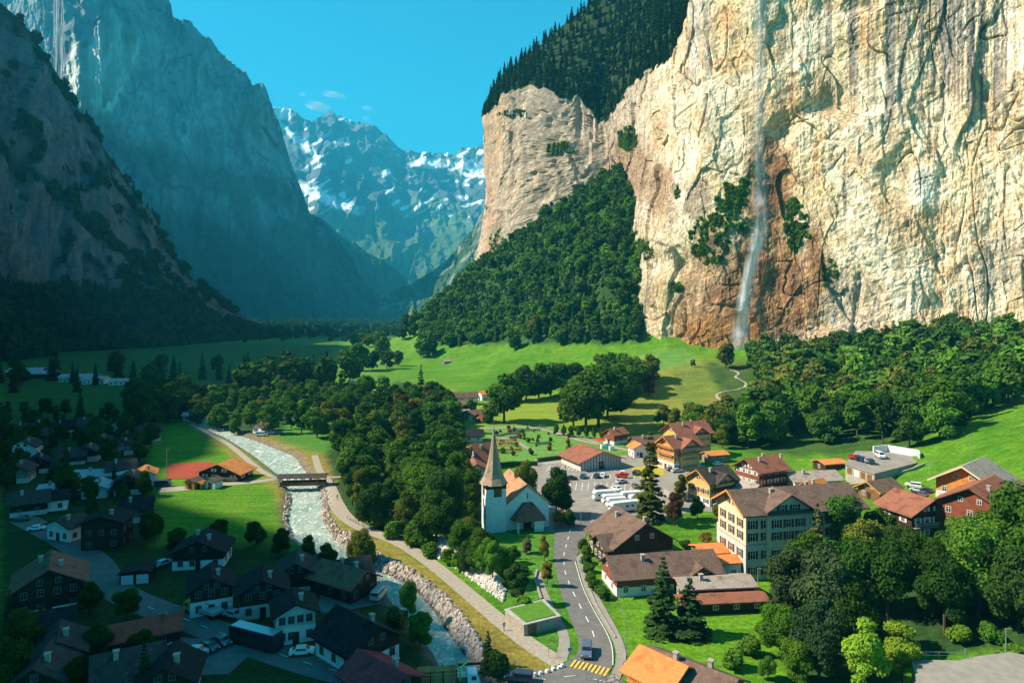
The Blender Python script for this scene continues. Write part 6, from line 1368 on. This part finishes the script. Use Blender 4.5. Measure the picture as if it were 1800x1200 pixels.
# ------------------------------------------------------------------ waterfall, clouds, bank stones
def ico(q, r):
    t = 1.618; v = np.array([(-1, t, 0), (1, t, 0), (-1, -t, 0), (1, -t, 0), (0, -1, t), (0, 1, t), (0, -1, -t), (0, 1, -t), (t, 0, -1), (t, 0, 1), (-t, 0, -1), (-t, 0, 1)]) / 1.9
    return v * q.uniform(.72, 1.2, (12, 1)) * r * q.uniform(.6, 1.15, (1, 3))
IF = np.array([(0, 11, 5), (0, 5, 1), (0, 1, 7), (0, 7, 10), (0, 10, 11), (1, 5, 9), (5, 11, 4), (11, 10, 2), (10, 7, 6), (7, 1, 8), (3, 9, 4), (3, 4, 2), (3, 2, 6), (3, 6, 8), (3, 8, 9), (4, 9, 5), (2, 4, 11), (6, 2, 10), (8, 6, 7), (9, 8, 1)])
def stones(name, polys, label, col=((.42, .31, .25), (.66, .54, .45))):
    Vs, Fs, Cs, n0 = [], [], [], 0
    for poly, n, r0, r1 in polys:
        wp = [flat(*p) for p in poly]; x0, x1 = min(p[0] for p in wp), max(p[0] for p in wp); y0, y1 = min(p[1] for p in wp), max(p[1] for p in wp); c = 0
        while c < n:
            X, Y = nrg.uniform(x0, x1, 400), nrg.uniform(y0, y1, 400); ok = in_poly(X, Y, wp)
            for x, y in zip(X[ok], Y[ok]):
                if c >= n: break
                r = nrg.uniform(r0, r1); v = ico(nrg, r); v = v + np.array((x, y, float(hg(x, y)) + r * .25)); Vs.append(v); Fs.append(IF + n0); n0 += 12; c += 1
                f = nrg.uniform(); Cs.append(np.repeat(np.array([np.array(col[0]) * (1 - f) + np.array(col[1]) * f]) * nrg.uniform(.6, 1.1), 12, 0))
    return tag(link(name, mesh_np(name, np.concatenate(Vs), np.concatenate(Fs), M['stoneattr'], False, np.concatenate(Cs))), label, kind="stuff")
M['stoneattr'] = mat_attr('bank_stone', fine=2.5, bstr=.6, bdist=.1, lo=.75, hi=1.15)
stones("riprap", [([(722, 1010), (736, 1010), (784, 1048), (814, 1085), (846, 1130), (855, 1170), (842, 1165), (802, 1112), (775, 1068)], 1200, .3, .75), ([(590, 938), (610, 932), (680, 980), (728, 1002), (724, 1016), (660, 988), (600, 948)], 700, .25, .6), ([(566, 860), (574, 860), (578, 900), (600, 932), (596, 945), (567, 908)], 260, .25, .55),
                  ([(540, 822), (552, 838), (572, 855), (569, 862), (544, 832)], 120, .25, .5), ([(505, 858), (512, 862), (504, 908), (518, 942), (560, 970), (555, 973), (510, 946), (497, 905)], 260, .2, .5)], "pale riprap boulders piled along the river banks")
stones("river_rocks", [([(500, 860), (568, 860), (566, 905), (600, 950), (660, 990), (772, 1085), (790, 1120), (750, 1110), (680, 1030), (560, 960), (506, 900)], 60, .3, .8), ([(420, 775), (520, 800), (560, 850), (510, 850), (450, 790)], 40, .4, .9)], "boulders lying in the rushing river", ((.22, .20, .18), (.40, .36, .32)))
stones("embankment_stones", [([(744, 966), (800, 998), (850, 1034), (885, 1058), (888, 1040), (850, 1008), (800, 975), (760, 955), (740, 958)], 2600, .22, .5)], "whitish stone facing of the embankment above the riverside track", ((.62, .54, .48), (.75, .68, .60)))
# waterfall: several veils of falling water in front of the rock
fm, t, out = mat_new('falling_water'); n1_ = noise_n(t, 1.0, 6, sc3=(.55, .55, .035), rough=.7)
at_ = nod(t, "ShaderNodeAttribute", attribute_name="col"); sx = nod(t, "ShaderNodeSeparateColor"); t.links.new(at_.outputs[0], sx.inputs[0])
mr = ramp(t, n1_, .27, .62); ml = nod(t, "ShaderNodeMath", operation='MULTIPLY'); t.links.new(mr, ml.inputs[0]); t.links.new(sx.outputs[0], ml.inputs[1])
d = nod(t, "ShaderNodeBsdfDiffuse"); d.inputs[0].default_value = (.92, .90, .88, 1); tr = nod(t, "ShaderNodeBsdfTransparent"); ms = nod(t, "ShaderNodeMixShader"); t.links.new(ml.outputs[0], ms.inputs[0]); t.links.new(tr.outputs[0], ms.inputs[1]); t.links.new(d.outputs[0], ms.inputs[2]); t.links.new(ms.outputs[0], out.inputs[0])
wf = tag(empty("waterfall", (W(1305, 612, 518)[0], 518, 20)), "tall thin waterfall dropping over the brown stained cliff", "waterfall")
cen = [(1338, -190, 500, 10), (1337, 0, 505, 11), (1336, 120, 507, 13), (1334, 240, 508, 15), (1336, 330, 508, 18), (1338, 390, 508, 18), (1330, 430, 510, 15), (1317, 480, 512, 13), (1308, 530, 513, 13), (1303, 575, 514, 16), (1300, 615, 514, 20)]
alp = [.22, .26, .25, .22, .2, .34, .95, 1.0, .95, .75, .45]
cc_ = np.array(cen, float); tt = np.linspace(0, len(cen) - 1, 150); cc_ = np.stack([np.interp(tt, range(len(cen)), cc_[:, i]) for i in range(4)], 1); al = np.interp(tt, range(len(cen)), alp)
CLy = lambda px, py: float(np.min(CLP[np.argmin(np.abs(CLPX[:, 150] - px)), :, 1]))
for k in range(4):
    Vv, Cc2 = [], []
    for i, (px, py, Y, wd) in enumerate(cc_):
        mm = (np.abs(CLPX - px) < 14) & (np.abs(CLPY - py) < 9); Yr = (float(np.min(CLP[..., 1][mm])) if mm.any() else Y + 8)
        cc_[i, 2] = Yr - 2.0 if k == 0 else cc_[i, 2]
    if k == 0:
        for _ in range(10): cc_[1:-1, 2] = np.minimum(cc_[1:-1, 2], (cc_[:-2, 2] + cc_[2:, 2]) / 2)
    for i, (px, py, Y, wd) in enumerate(cc_):
        for j in range(9):
            u = (j / 8 - .5) * 2; c = W(px, py, Y + k * .5); x = c[0] + u * wd * Y / F * (.55, .8, 1.0, 1.25)[k] + fbm(c[2] / 25, k * 3.3, o=2) * 1.2
            Vv.append((x - wf.location[0], c[1] - (1 - u * u) * 1.2 - wf.location[1], c[2] - wf.location[2])); a = max(0, 1 - u * u) * al[i] * (1.0, .9, .65, .5)[k]; Cc2.append((a, a, a))
    link("water_veil", mesh_np("water_veil", np.array(Vv), grid_faces(150, 9), fm, True, np.array(Cc2)), wf)
# small clouds far behind the mountains
cm, t, out = mat_new('cloud'); pv = nod(t, "ShaderNodeVolumePrincipled"); n_ = noise_n(t, .0035, 5, rough=.65); r_ = ramp(t, n_, .46, .70)
k_ = nod(t, "ShaderNodeMath", operation='MULTIPLY'); k_.inputs[1].default_value = .012; t.links.new(r_, k_.inputs[0]); t.links.new(k_.outputs[0], pv.inputs['Density']); pv.inputs['Color'].default_value = (1, 1, 1, 1); t.links.new(pv.outputs[0], out.inputs['Volume'])
for i, (px, py, wd, ht) in enumerate([(585, 167, 24, 5), (557, 187, 26, 8), (532, 166, 9, 4), (645, 190, 12, 4), (643, 207, 8, 5)]):
    Y = 12000.; c = W(px, py, Y); s = Y / F
    import bmesh
    b = bmesh.new(); bmesh.ops.create_icosphere(b, subdivisions=3, radius=1.0)
    for v in b.verts: v.co.x *= wd * s; v.co.y *= wd * s * .6; v.co.z *= ht * s; v.co.z += v.co.x * -.18
    me = bpy.data.meshes.new("cloud"); b.to_mesh(me); b.free(); me.materials.append(cm)
    tag(link("cloud", me, None, c), ["long wispy cloud uppermost over the snowy mountains", "largest small cloud above the snowy crest", "tiny cloud left of the wispy one", "faint cloud right of the others", "small faint cloud lowest on the right"][i], "cloud", "small clouds")
print("objects", time.time() - T0, len(bpy.data.objects))
# ------------------------------------------------------------------ planting: single trees first, then groves, then woods
g_lone = "trees on the sunny meadow slope"
at('broad', 886, 742, 26, 'mid', "tall dark round tree standing alone behind the church spire beside the cemetery", sx=1.12)
at('spruce', 1143, 915, 26, 'larch', "tall pale conifer standing at the edge of the car park", sx=1.15)
at('spruce', 1437, 1040, 19.5, 'olive', "olive green spruce in front of the big cream hotel", sx=1.0)
at('spruce', 1165, 1112, 14.5, 'spruce', "dark spruce on the lawn in front of the barn", sx=1.55)
at('spruce', 1212, 1116, 11, 'spruce', "shorter dark spruce right of the tall one in front of the barn", sx=1.7)
at('broad', 924, 905, 16, 'olive', "tall olive green tree right behind the church roof", sx=.62)
at('broad', 978, 906, 14.5, 'dark', "dark round tree between the church and the car park", sx=.8)
at('tall', 1185, 925, 10, 'copper', "thin brownish tree right of the pale conifer")
at('tall', 1196, 880, 9, 'olive', "small olive tree beside the upper car park wall")
at('broad', 1226, 912, 7, 'mid', "small clipped round tree on the lawn beside the cream hotel", sx=.75)
at('broad', 985, 925, 5, 'autumn', "yellowing bush at the entrance of the car park")
at('broad', 1000, 925, 5, 'dark', "dark bush at the entrance of the car park")
at('tall', 957, 985, 6.5, 'autumn', "brownish cypress shaped tree in front of the church porch", sx=.7)
at('broad', 926, 972, 4, 'grey', "small grey green tree in front of the church porch")
at('broad', 866, 1018, 8.6, 'light', "leafy green tree just below the church tower", sx=.8)
at('broad', 868, 975, 4.6, 'mid', "green tree against the foot of the church tower", sx=.8)
at('tall', 908, 1062, 9, 'dark', "dark bushy tree on the lawn above the stone garage", sx=1.1)
at('bush', 918, 1075, 3.2, 'light', "light green bush beside the stone garage")
at('tall', 962, 1030, 6, 'autumn', "slim yellow green tree beside the main road")
at('tall', 826, 950, 9, 'dark', "dark slim tree left of the church tower", sx=.8)
at('spruce', 834, 962, 10, 'spruce', "dark conical tree just left of the church tower", sx=.8)
at('broad', 640, 1003, 10.5, 'olive', "tree leaning over the river bend with its foot on the bank", sx=.75)
at('broad', 622, 998, 7, 'olive', "small tree beside the riverbank tree at the bend", sx=.8)
at('tall', 716, 1098, 9, 'light', "bright green slender tree on the shaded riverbank", sx=.8)
at('broad', 738, 1135, 6.5, 'light', "bright green bush leaning over the river")
at('bush', 695, 1100, 3.5, 'autumn', "yellowish bush beside the riverside yard")
at('spruce', 858, 1178, 7, 'spruce', "dark conifer on the riverbank above the bridge", sx=1.2)
at('bush', 876, 1188, 3.8, 'dark', "dark bush beside the riverbank conifer")
at('tall', 1520, 1225, 13.0, 'yellow', "taller bright yellow green tree beside the concrete yard", sx=.95)
at('tall', 1585, 1205, 10.5, 'yellow', "second bright yellow green tree closer to the concrete yard", sx=1.0)
at('broad', 1140, 695, 14, 'copper', "small copper leaved tree on the yellow hillside", sx=.8)
at('broad', 984, 735, 9, 'autumn', "small thin tree alone on the yellow meadow", sx=.6)
at('broad', 1218, 645, 6, 'olive', "small dark bush at the foot of the brown cliff", sx=.8)
at('broad', 1276, 648, 19, 'olive', "large tree at the foot of the waterfall", sx=.85)
at('broad', 710, 752, 17, 'copper', "copper beech in the middle of the church grove")
for px, py, h, c, l in [(615, 672, 20, 'mid', "round tree above the small barn on the meadow"), (632, 652, 20, 'mid', "tallest tree at the lower left end of the meadow hedgerow"), (655, 650, 14, 'dark', "low dark tree in the meadow hedgerow"), (672, 626, 21, 'mid', "upper round tree of the meadow hedgerow"),
                        (680, 648, 14, 'dark', "dark bushy tree in the middle of the meadow hedgerow"), (700, 643, 12, 'mid', "small tree right of the meadow hedgerow"), (745, 628, 20, 'mid', "tree at the right end of the meadow hedgerow"), (760, 622, 12, 'dark', "small tree under the wooded slope's edge"),
                        (905, 615, 19, 'mid', "round tree standing out in front of the talus wood"), (942, 602, 24, 'dark', "dark tall tree at the edge of the talus wood"), (985, 604, 17, 'light', "small light tree before the talus wood"), (1018, 600, 16, 'mid', "tree at the right foot of the talus wood"), (938, 590, 20, 'autumn', "yellow tree shining in the foot of the talus wood")]:
    at('spruce' if 'dark tall' in l else 'broad', px, py, h * (1.35 if px < 770 else 1.0), c, l, g_lone)
for px, py, h, l in [(600, 704, 12, "conifer left on the yellow meadow strip"), (621, 703, 12, "middle conifer on the yellow meadow strip"), (633, 702, 15, "darkest conifer on the yellow meadow strip"), (740, 705, 24, "tall conifer rising over the church grove"), (141, 735, 16, "lone dark conifer in front of the shaded field"), (305, 700, 26, "tall shaded conifer at the field corner"), (385, 668, 22, "shaded conifer behind the river trees")]:
    at('spruce', px, py, h, 'spruce', l, "single conifers in the valley", sx=.9)
for i, (px, py) in enumerate([(624, 614), (637, 608), (650, 603), (663, 599), (676, 595), (690, 592), (704, 588), (717, 584), (730, 578)]):
    at('broad', px, py, rnd.uniform(20, 27), rnd.choice(['dark', 'mid']), f"{ORD[i]} tree from the left on the crest of the far meadow", "trees on the far meadow crest", sx=.9)
for i, (px, py, h, c) in enumerate([(846, 988, 8, 'mid'), (856, 1003, 7.5, 'light'), (838, 1003, 7, 'mid'), (822, 1003, 7, 'dark'), (884, 1012, 6.5, 'light'), (903, 990, 4.5, 'mid'), (812, 985, 9, 'mid'), (895, 1030, 4, 'olive'), (828, 975, 9, 'olive')]):
    at('broad', px, py, h, c, f"{ORD[i]} of the bushy {WORD[c]} trees below the church tower", "bushy trees below the church")
# big trees behind the cemetery
hg_ = "tall trees between cemetery and green meadow"
for px, py, h, c, l in [(906, 706, 19, 'mid', "leftmost tree of the row above the cemetery meadow"), (925, 704, 23, 'dark', "second tree of the row above the cemetery meadow"), (947, 700, 24, 'dark', "third tree of the row above the cemetery meadow"), (968, 698, 24, 'mid', "fourth tree of the row above the cemetery meadow"),
                        (988, 694, 22, 'dark', "fifth tree of the row above the cemetery meadow"), (1008, 690, 21, 'dark', "sixth tree of the row above the cemetery meadow"),
                        (1008, 752, 22, 'mid', "front left tree of the big clump above the market hall"), (1030, 757, 30, 'mid', "largest tree of the big clump above the market hall"), (1052, 750, 31, 'dark', "dark front right tree of the big clump above the market hall"), (1040, 735, 30, 'mid', "rear tree of the big clump above the market hall"),
                        (1068, 735, 27, 'dark', "dark shaded tree at the right of the big clump"), (1090, 715, 26, 'mid', "tree behind the right side of the big clump"), (1100, 694, 26, 'light', "light tree above the copper leaved tree"), (1120, 684, 22, 'olive', "olive tree on the hillside above the copper leaved tree"), (1140, 672, 20, 'olive', "uppermost olive tree of the hillside clump"),
                        (1075, 680, 24, 'mid', "round tree behind the hillside clump"), (1060, 668, 19, 'olive', "small olive tree at the back of the hillside clump"), (1090, 664, 18, 'mid', "small tree highest behind the hillside clump")]:
    at('broad', px, py, h, c, l, hg_, sx=1.15)
for i in range(7):
    at('broad', 1004 + (i - 2) * 13.5, 765 + i * 1.2, 5.6, 'mid', f"{ORD[i]} clipped little tree from the left in the row beside the cemetery", "clipped trees in a row", sx=.62)
# lower right wood
LR = [(1395, 1120, 17, 'blue'), (1372, 1160, 9, 'light'), (1420, 1075, 16, 'mid'), (1455, 1145, 19, 'blue'), (1440, 1060, 11, 'mid'), (1490, 1085, 16, 'mid'), (1520, 1040, 15.5, 'olive'), (1475, 1000, 17, 'mid'), (1560, 1090, 16, 'dark'), (1500, 1160, 14, 'dark'),
      (1590, 1030, 12, 'dark'), (1545, 990, 13, 'mid'), (1640, 1080, 14.5, 'dark'), (1680, 1040, 13, 'mid'), (1620, 1010, 9, 'mid'), (1720, 1085, 17, 'light'), (1700, 990, 10, 'light'), (1750, 1000, 13, 'olive'), (1765, 1065, 17, 'light'), (1800, 1000, 14, 'autumn'), (1830, 1080, 22, 'mid'), (1440, 1190, 13, 'blue'), (1400, 1200, 7, 'light'), (1350, 1195, 4, 'light'), (1880, 1020, 16, 'mid'), (1660, 1110, 15, 'dark'), (1790, 1110, 15, 'dark')]
LR.sort(key=lambda q: q[0]); cn = {}
for px, py, h, c in LR:
    cn[c] = cn.get(c, 0) + 1; tot = sum(1 for q in LR if q[3] == c)
    at('broad', px, py, h, c, f"{ORD[cn[c] - 1]} {WORD[c]} tree from the left in the big wood below the hotel" if tot > 1 else f"the only {WORD[c]} tree in the big wood below the hotel", "trees of the wood below the hotel", sx=.82 if h > 10 else .95)
for px, py, l in [(1690, 1130, "bush behind the long metal railing"), (1740, 1128, "bush near the lamp at the yard's far corner"), (1790, 1168, "round bush on the grass verge by the yard"), (1765, 1180, "small bush at the kerb of the yard"), (1320, 1150, "loose bush above the orange roof"), (1290, 1175, "low bush behind the orange roof"), (1345, 1120, "young bush on the steep lawn"), (1425, 1150, "bush in front of the wood below the hotel")]:
    at('bush', px, py, 3.2, 'light', l, "bushes around the yard")
for i, (px, py) in enumerate([(1030, 990), (1034, 1005), (1038, 1022), (1046, 1036), (1055, 1046), (1062, 1052), (1031, 975), (1025, 962)]):
    at('bush', px, py, 2.2, 'mid', f"{ORD[i]} green shrub of the hedge between the main road and the barn", "hedge shrubs beside the barn", sx=1.15)
for i, (px, py, h) in enumerate([(1240, 955, 3), (1205, 965, 2.4), (1262, 905, 3), (1175, 905, 3), (1190, 895, 4), (1215, 855, 4.5), (1240, 842, 3)]):
    at('bush', px, py, h, rnd.choice(['mid', 'olive', 'autumn']), f"{ORD[i]} shrub of those dotted around the lawn and chalets by the hotel", "shrubs by the hotel lawn")
# groves
grove([(590, 800), (640, 745), (700, 712), (770, 705), (795, 745), (800, 800), (822, 862), (828, 900), (822, 950), (790, 985), (735, 968), (690, 940), (640, 922), (614, 890), (604, 845)], 9.2, (11.5, 17), [('mid', 4), ('dark', 4), ('olive', 2), ('light', 1)], "in the grove beside the church", "trees of the church grove", (('broad', 3), ('tall', 1)), clear=1)
grove([(852, 1000), (838, 1012), (800, 1000), (760, 980), (700, 950), (650, 925), (700, 935), (780, 965)], 4.5, (3, 6), [('mid', 1), ('light', 1)], "along the stone embankment top", "bushes above the embankment", (('bush', 1),), cat='bush')
grove([(340, 745), (395, 768), (480, 765), (560, 772), (588, 750), (640, 700), (690, 690), (600, 700), (540, 690), (440, 700), (350, 705)], 10.5, (10, 15), [('light', 3), ('mid', 3), ('olive', 2), ('dark', 2)], "in the wood upstream by the river", "riverside trees upstream", (('broad', 2), ('tall', 2)), clear=-1, maxn=70, mass=("riverside_wood", ['light', 'mid', 'olive', 'dark'], "leafy wood along the river upstream of the footbridge"))
grove([(425, 700), (470, 690), (585, 688), (580, 672), (440, 682)], 12, (19, 26), [('dark', 3), ('mid', 1)], "behind the river trees", "tall clump behind the river", (('broad', 2), ('spruce', 1)))
grove([(560, 715), (760, 700), (800, 735), (770, 760), (700, 720), (600, 745)], 10, (11, 16), [('dark', 3), ('mid', 2)], "between meadow and church grove", "tree belt below the meadow", maxn=20)
grove([(640, 600), (700, 588), (725, 580), (735, 590), (690, 602), (645, 612)], 10, (12, 19), [('dark', 1), ('mid', 1)], "on the crest of the far meadow edge", "trees on the meadow crest", maxn=3)
grove([(770, 735), (860, 745), (862, 730), (780, 725)], 10, (6, 9), [('dark', 1), ('mid', 1)], "around the hamlet beyond the cemetery", "trees around the hamlet", clear=2)
for _q in [(1283, 651), (1308, 657), (1283, 664), (1317, 674), (1300, 686), (1252, 693), (1280, 710), (1300, 725), (1310, 690), (1320, 712), (1300, 735)]:
    gq = G(*_q); OCC.append((gq.x, gq.y, 8))
WP = grove([(1328, 648), (1345, 640), (1480, 632), (1560, 640), (1700, 640), (1800, 640), (1800, 700), (1755, 718), (1700, 742), (1660, 770), (1625, 792), (1560, 792), (1500, 785), (1440, 782), (1430, 765), (1385, 755), (1370, 790), (1310, 790), (1300, 760), (1338, 715), (1335, 690)], 9.3, (15, 23), [('mid', 5), ('dark', 4), ('light', 3), ('olive', 2), ('autumn', .3)], "in the wood under the cliff", "trees of the wood under the cliff", (('broad', 5), ('tall', 2), ('spruce', 1)), maxn=42, mass=("hillside_wood", ['mid', 'mid', 'dark', 'light', 'olive'], "dense leafy wood on the slope under the great cliff"))
WP2 = grove([(1345, 640), (1480, 630), (1600, 625), (1800, 625), (1900, 620), (1900, 600), (1600, 592), (1480, 618), (1345, 622)], 9.0, (13, 20), [('mid', 5), ('dark', 4), ('light', 2), ('olive', 1)], "at the very foot of the great cliff", "trees at the foot of the cliff", (('broad', 5), ('tall', 2), ('spruce', 1)), maxn=0, mass=("cliff_foot_wood", ['mid', 'dark', 'light', 'olive'], "leafy trees crowding the very foot of the great cliff"))
grove([(1160, 745), (1200, 730), (1290, 735), (1300, 790), (1275, 792), (1240, 775), (1165, 750)], 8, (9, 16), [('mid', 2), ('olive', 2), ('dark', 1)], "above the yellow chalets", "trees above the chalets", clear=1, maxn=16)
print("near trees", time.time() - T0)
# talus wood: the nearest as individuals, the rest one mass
tw = scatter([(742, 600), (735, 570), (752, 547), (790, 512), (832, 474), (900, 424), (960, 380), (1020, 348), (1066, 306), (1094, 300), (1150, 345), (1150, 420), (1140, 500), (1128, 560), (1112, 600), (1040, 605), (940, 596), (860, 600), (790, 612)], 6.8, 180000)
tw = [(x, y) for x, y in tw]; tw.sort(key=lambda p: p[1])
nt_ = 0
for x, y in tw[:nt_]:
    k = rnd.choices(['broad', 'spruce'], [4, 1])[0]; c = rnd.choice(['dark', 'mid', 'mid', 'light']) if k == 'broad' else 'spruce'
    tree(k, x, y, rnd.uniform(13, 19), c, f"{WORD[c]} {'spruce' if k == 'spruce' else 'leafy tree'} along the foot of the talus wood below the far cliff", "trees at the foot of the talus wood", lev='f')
stuff_trees("talus_wood", tw[nt_:], (11, 17), ['dark', 'mid', 'mid', 'light'], 'f', ('broad', 'broad', 'spruce'), "leafy wood climbing the talus below the far cliff")
print("talus", len(tw), time.time() - T0)
# conifers on the plateau above the rim
up = (CLT > 1.0) & (CLT < 2.05); Px = CLP[up]; pp = proj(Px[:, 0], Px[:, 1], Px[:, 2]); vis = (pp[0] > 830) & (pp[0] < 1260) & (pp[1] > -160)
Px = Px[vis]; nrg.shuffle(Px); cell = {}; top = []
# the shell is coarse up there, so sample between its rows
cand = []
rows = np.where((CLT[0] >= 1.0) & (CLT[0] < 2.0))[0]
for _ in range(26000):
    i = rnd.randrange(CLP.shape[0] - 1); j = rows[rnd.randrange(len(rows))]; a, b = rnd.random(), rnd.random()
    p = (CLP[i, j] * (1 - a) + CLP[i + 1, j] * a) * (1 - b) + (CLP[i, j + 1] * (1 - a) + CLP[i + 1, j + 1] * a) * b
    if p[1] < 200: continue
    u, v = 900 + F * p[0] / p[1], HOR - F * (p[2] - CAM_H) / p[1]
    if 836 < u < 1240 and -60 < v < 230: cand.append(p)
gap = 6.6
for p in cand:
    k = (int(p[0] // gap), int(p[1] // gap)); bad = False
    for a in (-1, 0, 1):
        for b in (-1, 0, 1):
            for q in cell.get((k[0] + a, k[1] + b), ()):
                if (q[0] - p[0]) ** 2 + (q[1] - p[1]) ** 2 < gap * gap: bad = True
    if not bad: cell.setdefault(k, []).append(p); top.append(tuple(float(c_) for c_ in p))
top.sort(key=lambda p: p[1])
for p in top[:120]:
    tree('spruce', p[0], p[1], rnd.uniform(12, 20), 'spruce', "dark spruce standing close behind the rim on top of the cliff", "spruces on the cliff top", lev='f', z=p[2], sx=1.1)
stuff_trees("plateau_forest", top[120:], (13, 22), ['spruce', 'spruce', 'dark'], 'f', ('spruce',), "dense dark conifer forest covering the slope on top of the cliff")
# woods on the shaded left wall
src = []
msk = np.argwhere((ALV > .75) & (ALT < 5.0) & (ALP[..., 1] > 480) & (ALP[..., 1] < 1500))
for _ in range(7000):
    i, j = msk[rnd.randrange(len(msk))]
    if i + 1 >= ALP.shape[0] or j + 1 >= ALP.shape[1]: continue
    a, b = rnd.random(), rnd.random(); p = (ALP[i, j] * (1 - a) + ALP[i + 1, j] * a) * (1 - b) + (ALP[i, j + 1] * (1 - a) + ALP[i + 1, j + 1] * a) * b
    u = 900 + F * p[0] / p[1]
    if -30 < u < 560 and (ALT[i, j] < 1.25 or perlin(p[0] / 30, p[1] / 30, p[2] / 30) > -.1): src.append(tuple(float(c_) for c_ in p))
stuff_trees("left_wall_forest", src, (10, 18), ['spruce', 'spruce', 'dark'], 'x', ('spruce', 'broad'), "dark forest clinging to the shaded left wall and its foot")
# scrub on the ledges of the sunny cliff
ii = np.argwhere((GMK > .62) & (CLT > .01) & (CLT < .985) & (CLPX > 830) & (CLPX < 1560)); src = [tuple(float(v) for v in CLP[tuple(ii[q])]) for q in rnd.sample(range(len(ii)), min(1600, len(ii)))]
wl = (CLT > .01) & (CLT < .99); ii = np.argwhere(wl); pu, pv = CLPX[wl], CLPY[wl]
for cx, cy, rx, ry, n in [(1290, 345, 14, 14, 60), (1272, 362, 10, 10, 40), (1308, 330, 8, 14, 30), (1230, 440, 16, 8, 40), (1105, 250, 9, 16, 70), (975, 264, 16, 8, 60), (990, 256, 12, 5, 30), (872, 425, 8, 16, 50), (1130, 440, 12, 8, 30), (1110, 500, 8, 30, 40), (1190, 506, 10, 5, 30), (1395, 365, 6, 14, 40), (1400, 400, 10, 8, 30), (900, 200, 30, 6, 20), (1190, 340, 4, 10, 10)]:
    k = np.where((((pu - cx) / rx) ** 2 + ((pv - cy) / ry) ** 2) < 1)[0]
    for q in (rnd.sample(list(k), min(n * 2, len(k))) if len(k) else ()): src.append(tuple(float(v) for v in CLP[tuple(ii[q])]))
stuff_trees("ledge_scrub", src, (1.2, 3.2), ['light', 'mid', 'light', 'light', 'olive'], 'x', ('bush',), "green scrub growing on the ledges of the sunny cliff")
# shaded valley: scattered dark trees
grove([(0, 660), (110, 655), (210, 650), (330, 640), (560, 632), (560, 650), (400, 690), (330, 700), (300, 720), (240, 735), (225, 690), (0, 690)], 30, (14, 24), [('dark', 1)], "in the far shaded fields", "trees in the shaded far fields", (('broad', 1), ('spruce', 2)), maxn=30)
grove([(225, 735), (330, 705), (330, 735), (260, 760)], 11, (14, 22), [('dark', 1)], "at the shaded field corner", "trees at the shaded field corner", (('broad', 2), ('spruce', 1)))
grove([(0, 720), (250, 745), (270, 800), (235, 830), (265, 880), (262, 950), (200, 950), (100, 880), (0, 880)], 11, (7, 12), [('dark', 1)], "among the shaded village houses", "trees among the shaded houses", (('broad', 1), ('tall', 2), ('spruce', 1)), maxn=60, clear=1.5)
grove([(270, 955), (470, 955), (600, 1005), (560, 1010), (420, 960), (300, 985)], 9, (5, 8), [('dark', 1)], "below the sunlit field", "trees below the field", maxn=18, clear=1)
grove([(60, 1120), (160, 1060), (250, 1080), (190, 1100), (60, 1180)], 9, (5, 8), [('dark', 1)], "beside the red roofed shed", "garden trees by the shed", maxn=10, clear=1)
stuff_trees("far_woods", [(nrg.uniform(-1300, 60), nrg.uniform(1180, 3600)) for _ in range(2600)], (12, 20), ['spruce', 'dark'], 'x', ('spruce', 'broad'), "dark woods at the far end of the shaded valley floor")
print("woods", time.time() - T0, len(top), len(src))

grove([(0, 1090), (60, 1090), (140, 1150), (280, 1170), (300, 1240), (0, 1240)], 8.5, (6, 10), [('dark', 1)], "in the dark lower left corner", "trees in the dark corner", (('broad', 2), ('spruce', 1)), maxn=14, clear=-1)

_cem = scatter([(865, 760), (910, 750), (1000, 768), (1010, 795), (930, 800), (870, 800)], 5.5, maxn=34)
for x, y in _cem: tree('bush', x, y, rnd.uniform(1.0, 2.6), rnd.choice(['mid', 'dark', 'light', 'autumn', 'red']), "small garden shrub growing between the cemetery graves", "cemetery shrubs", lev='m', sx=.8)
for i, (px, py) in enumerate([(922, 772), (903, 762), (1004, 800), (868, 766), (945, 778)]): at('spruce', px, py, 4.5, 'spruce', f"{ORD[i]} small conifer set among the cemetery graves", "cemetery conifers", sx=1.1)
# ------------------------------------------------------------------ air
hm = bpy.data.materials.new("haze"); hm.use_nodes = True; t = hm.node_tree; t.nodes.clear()
out = t.nodes.new("ShaderNodeOutputMaterial"); pv = t.nodes.new("ShaderNodeVolumePrincipled")
pv.inputs['Density'].default_value = 0.75e-4; pv.inputs['Color'].default_value = (0.06, 0.66, 1.0, 1); pv.inputs['Anisotropy'].default_value = 0.0
t.links.new(pv.outputs[0], out.inputs['Volume'])
tag(MB().box(-9900, 9900, -500, 11600, -330, 3400).build("haze", hm), "pale blue air that veils the distant mountains", kind="stuff")
print("done", time.time() - T0, "objects", len(bpy.data.objects))
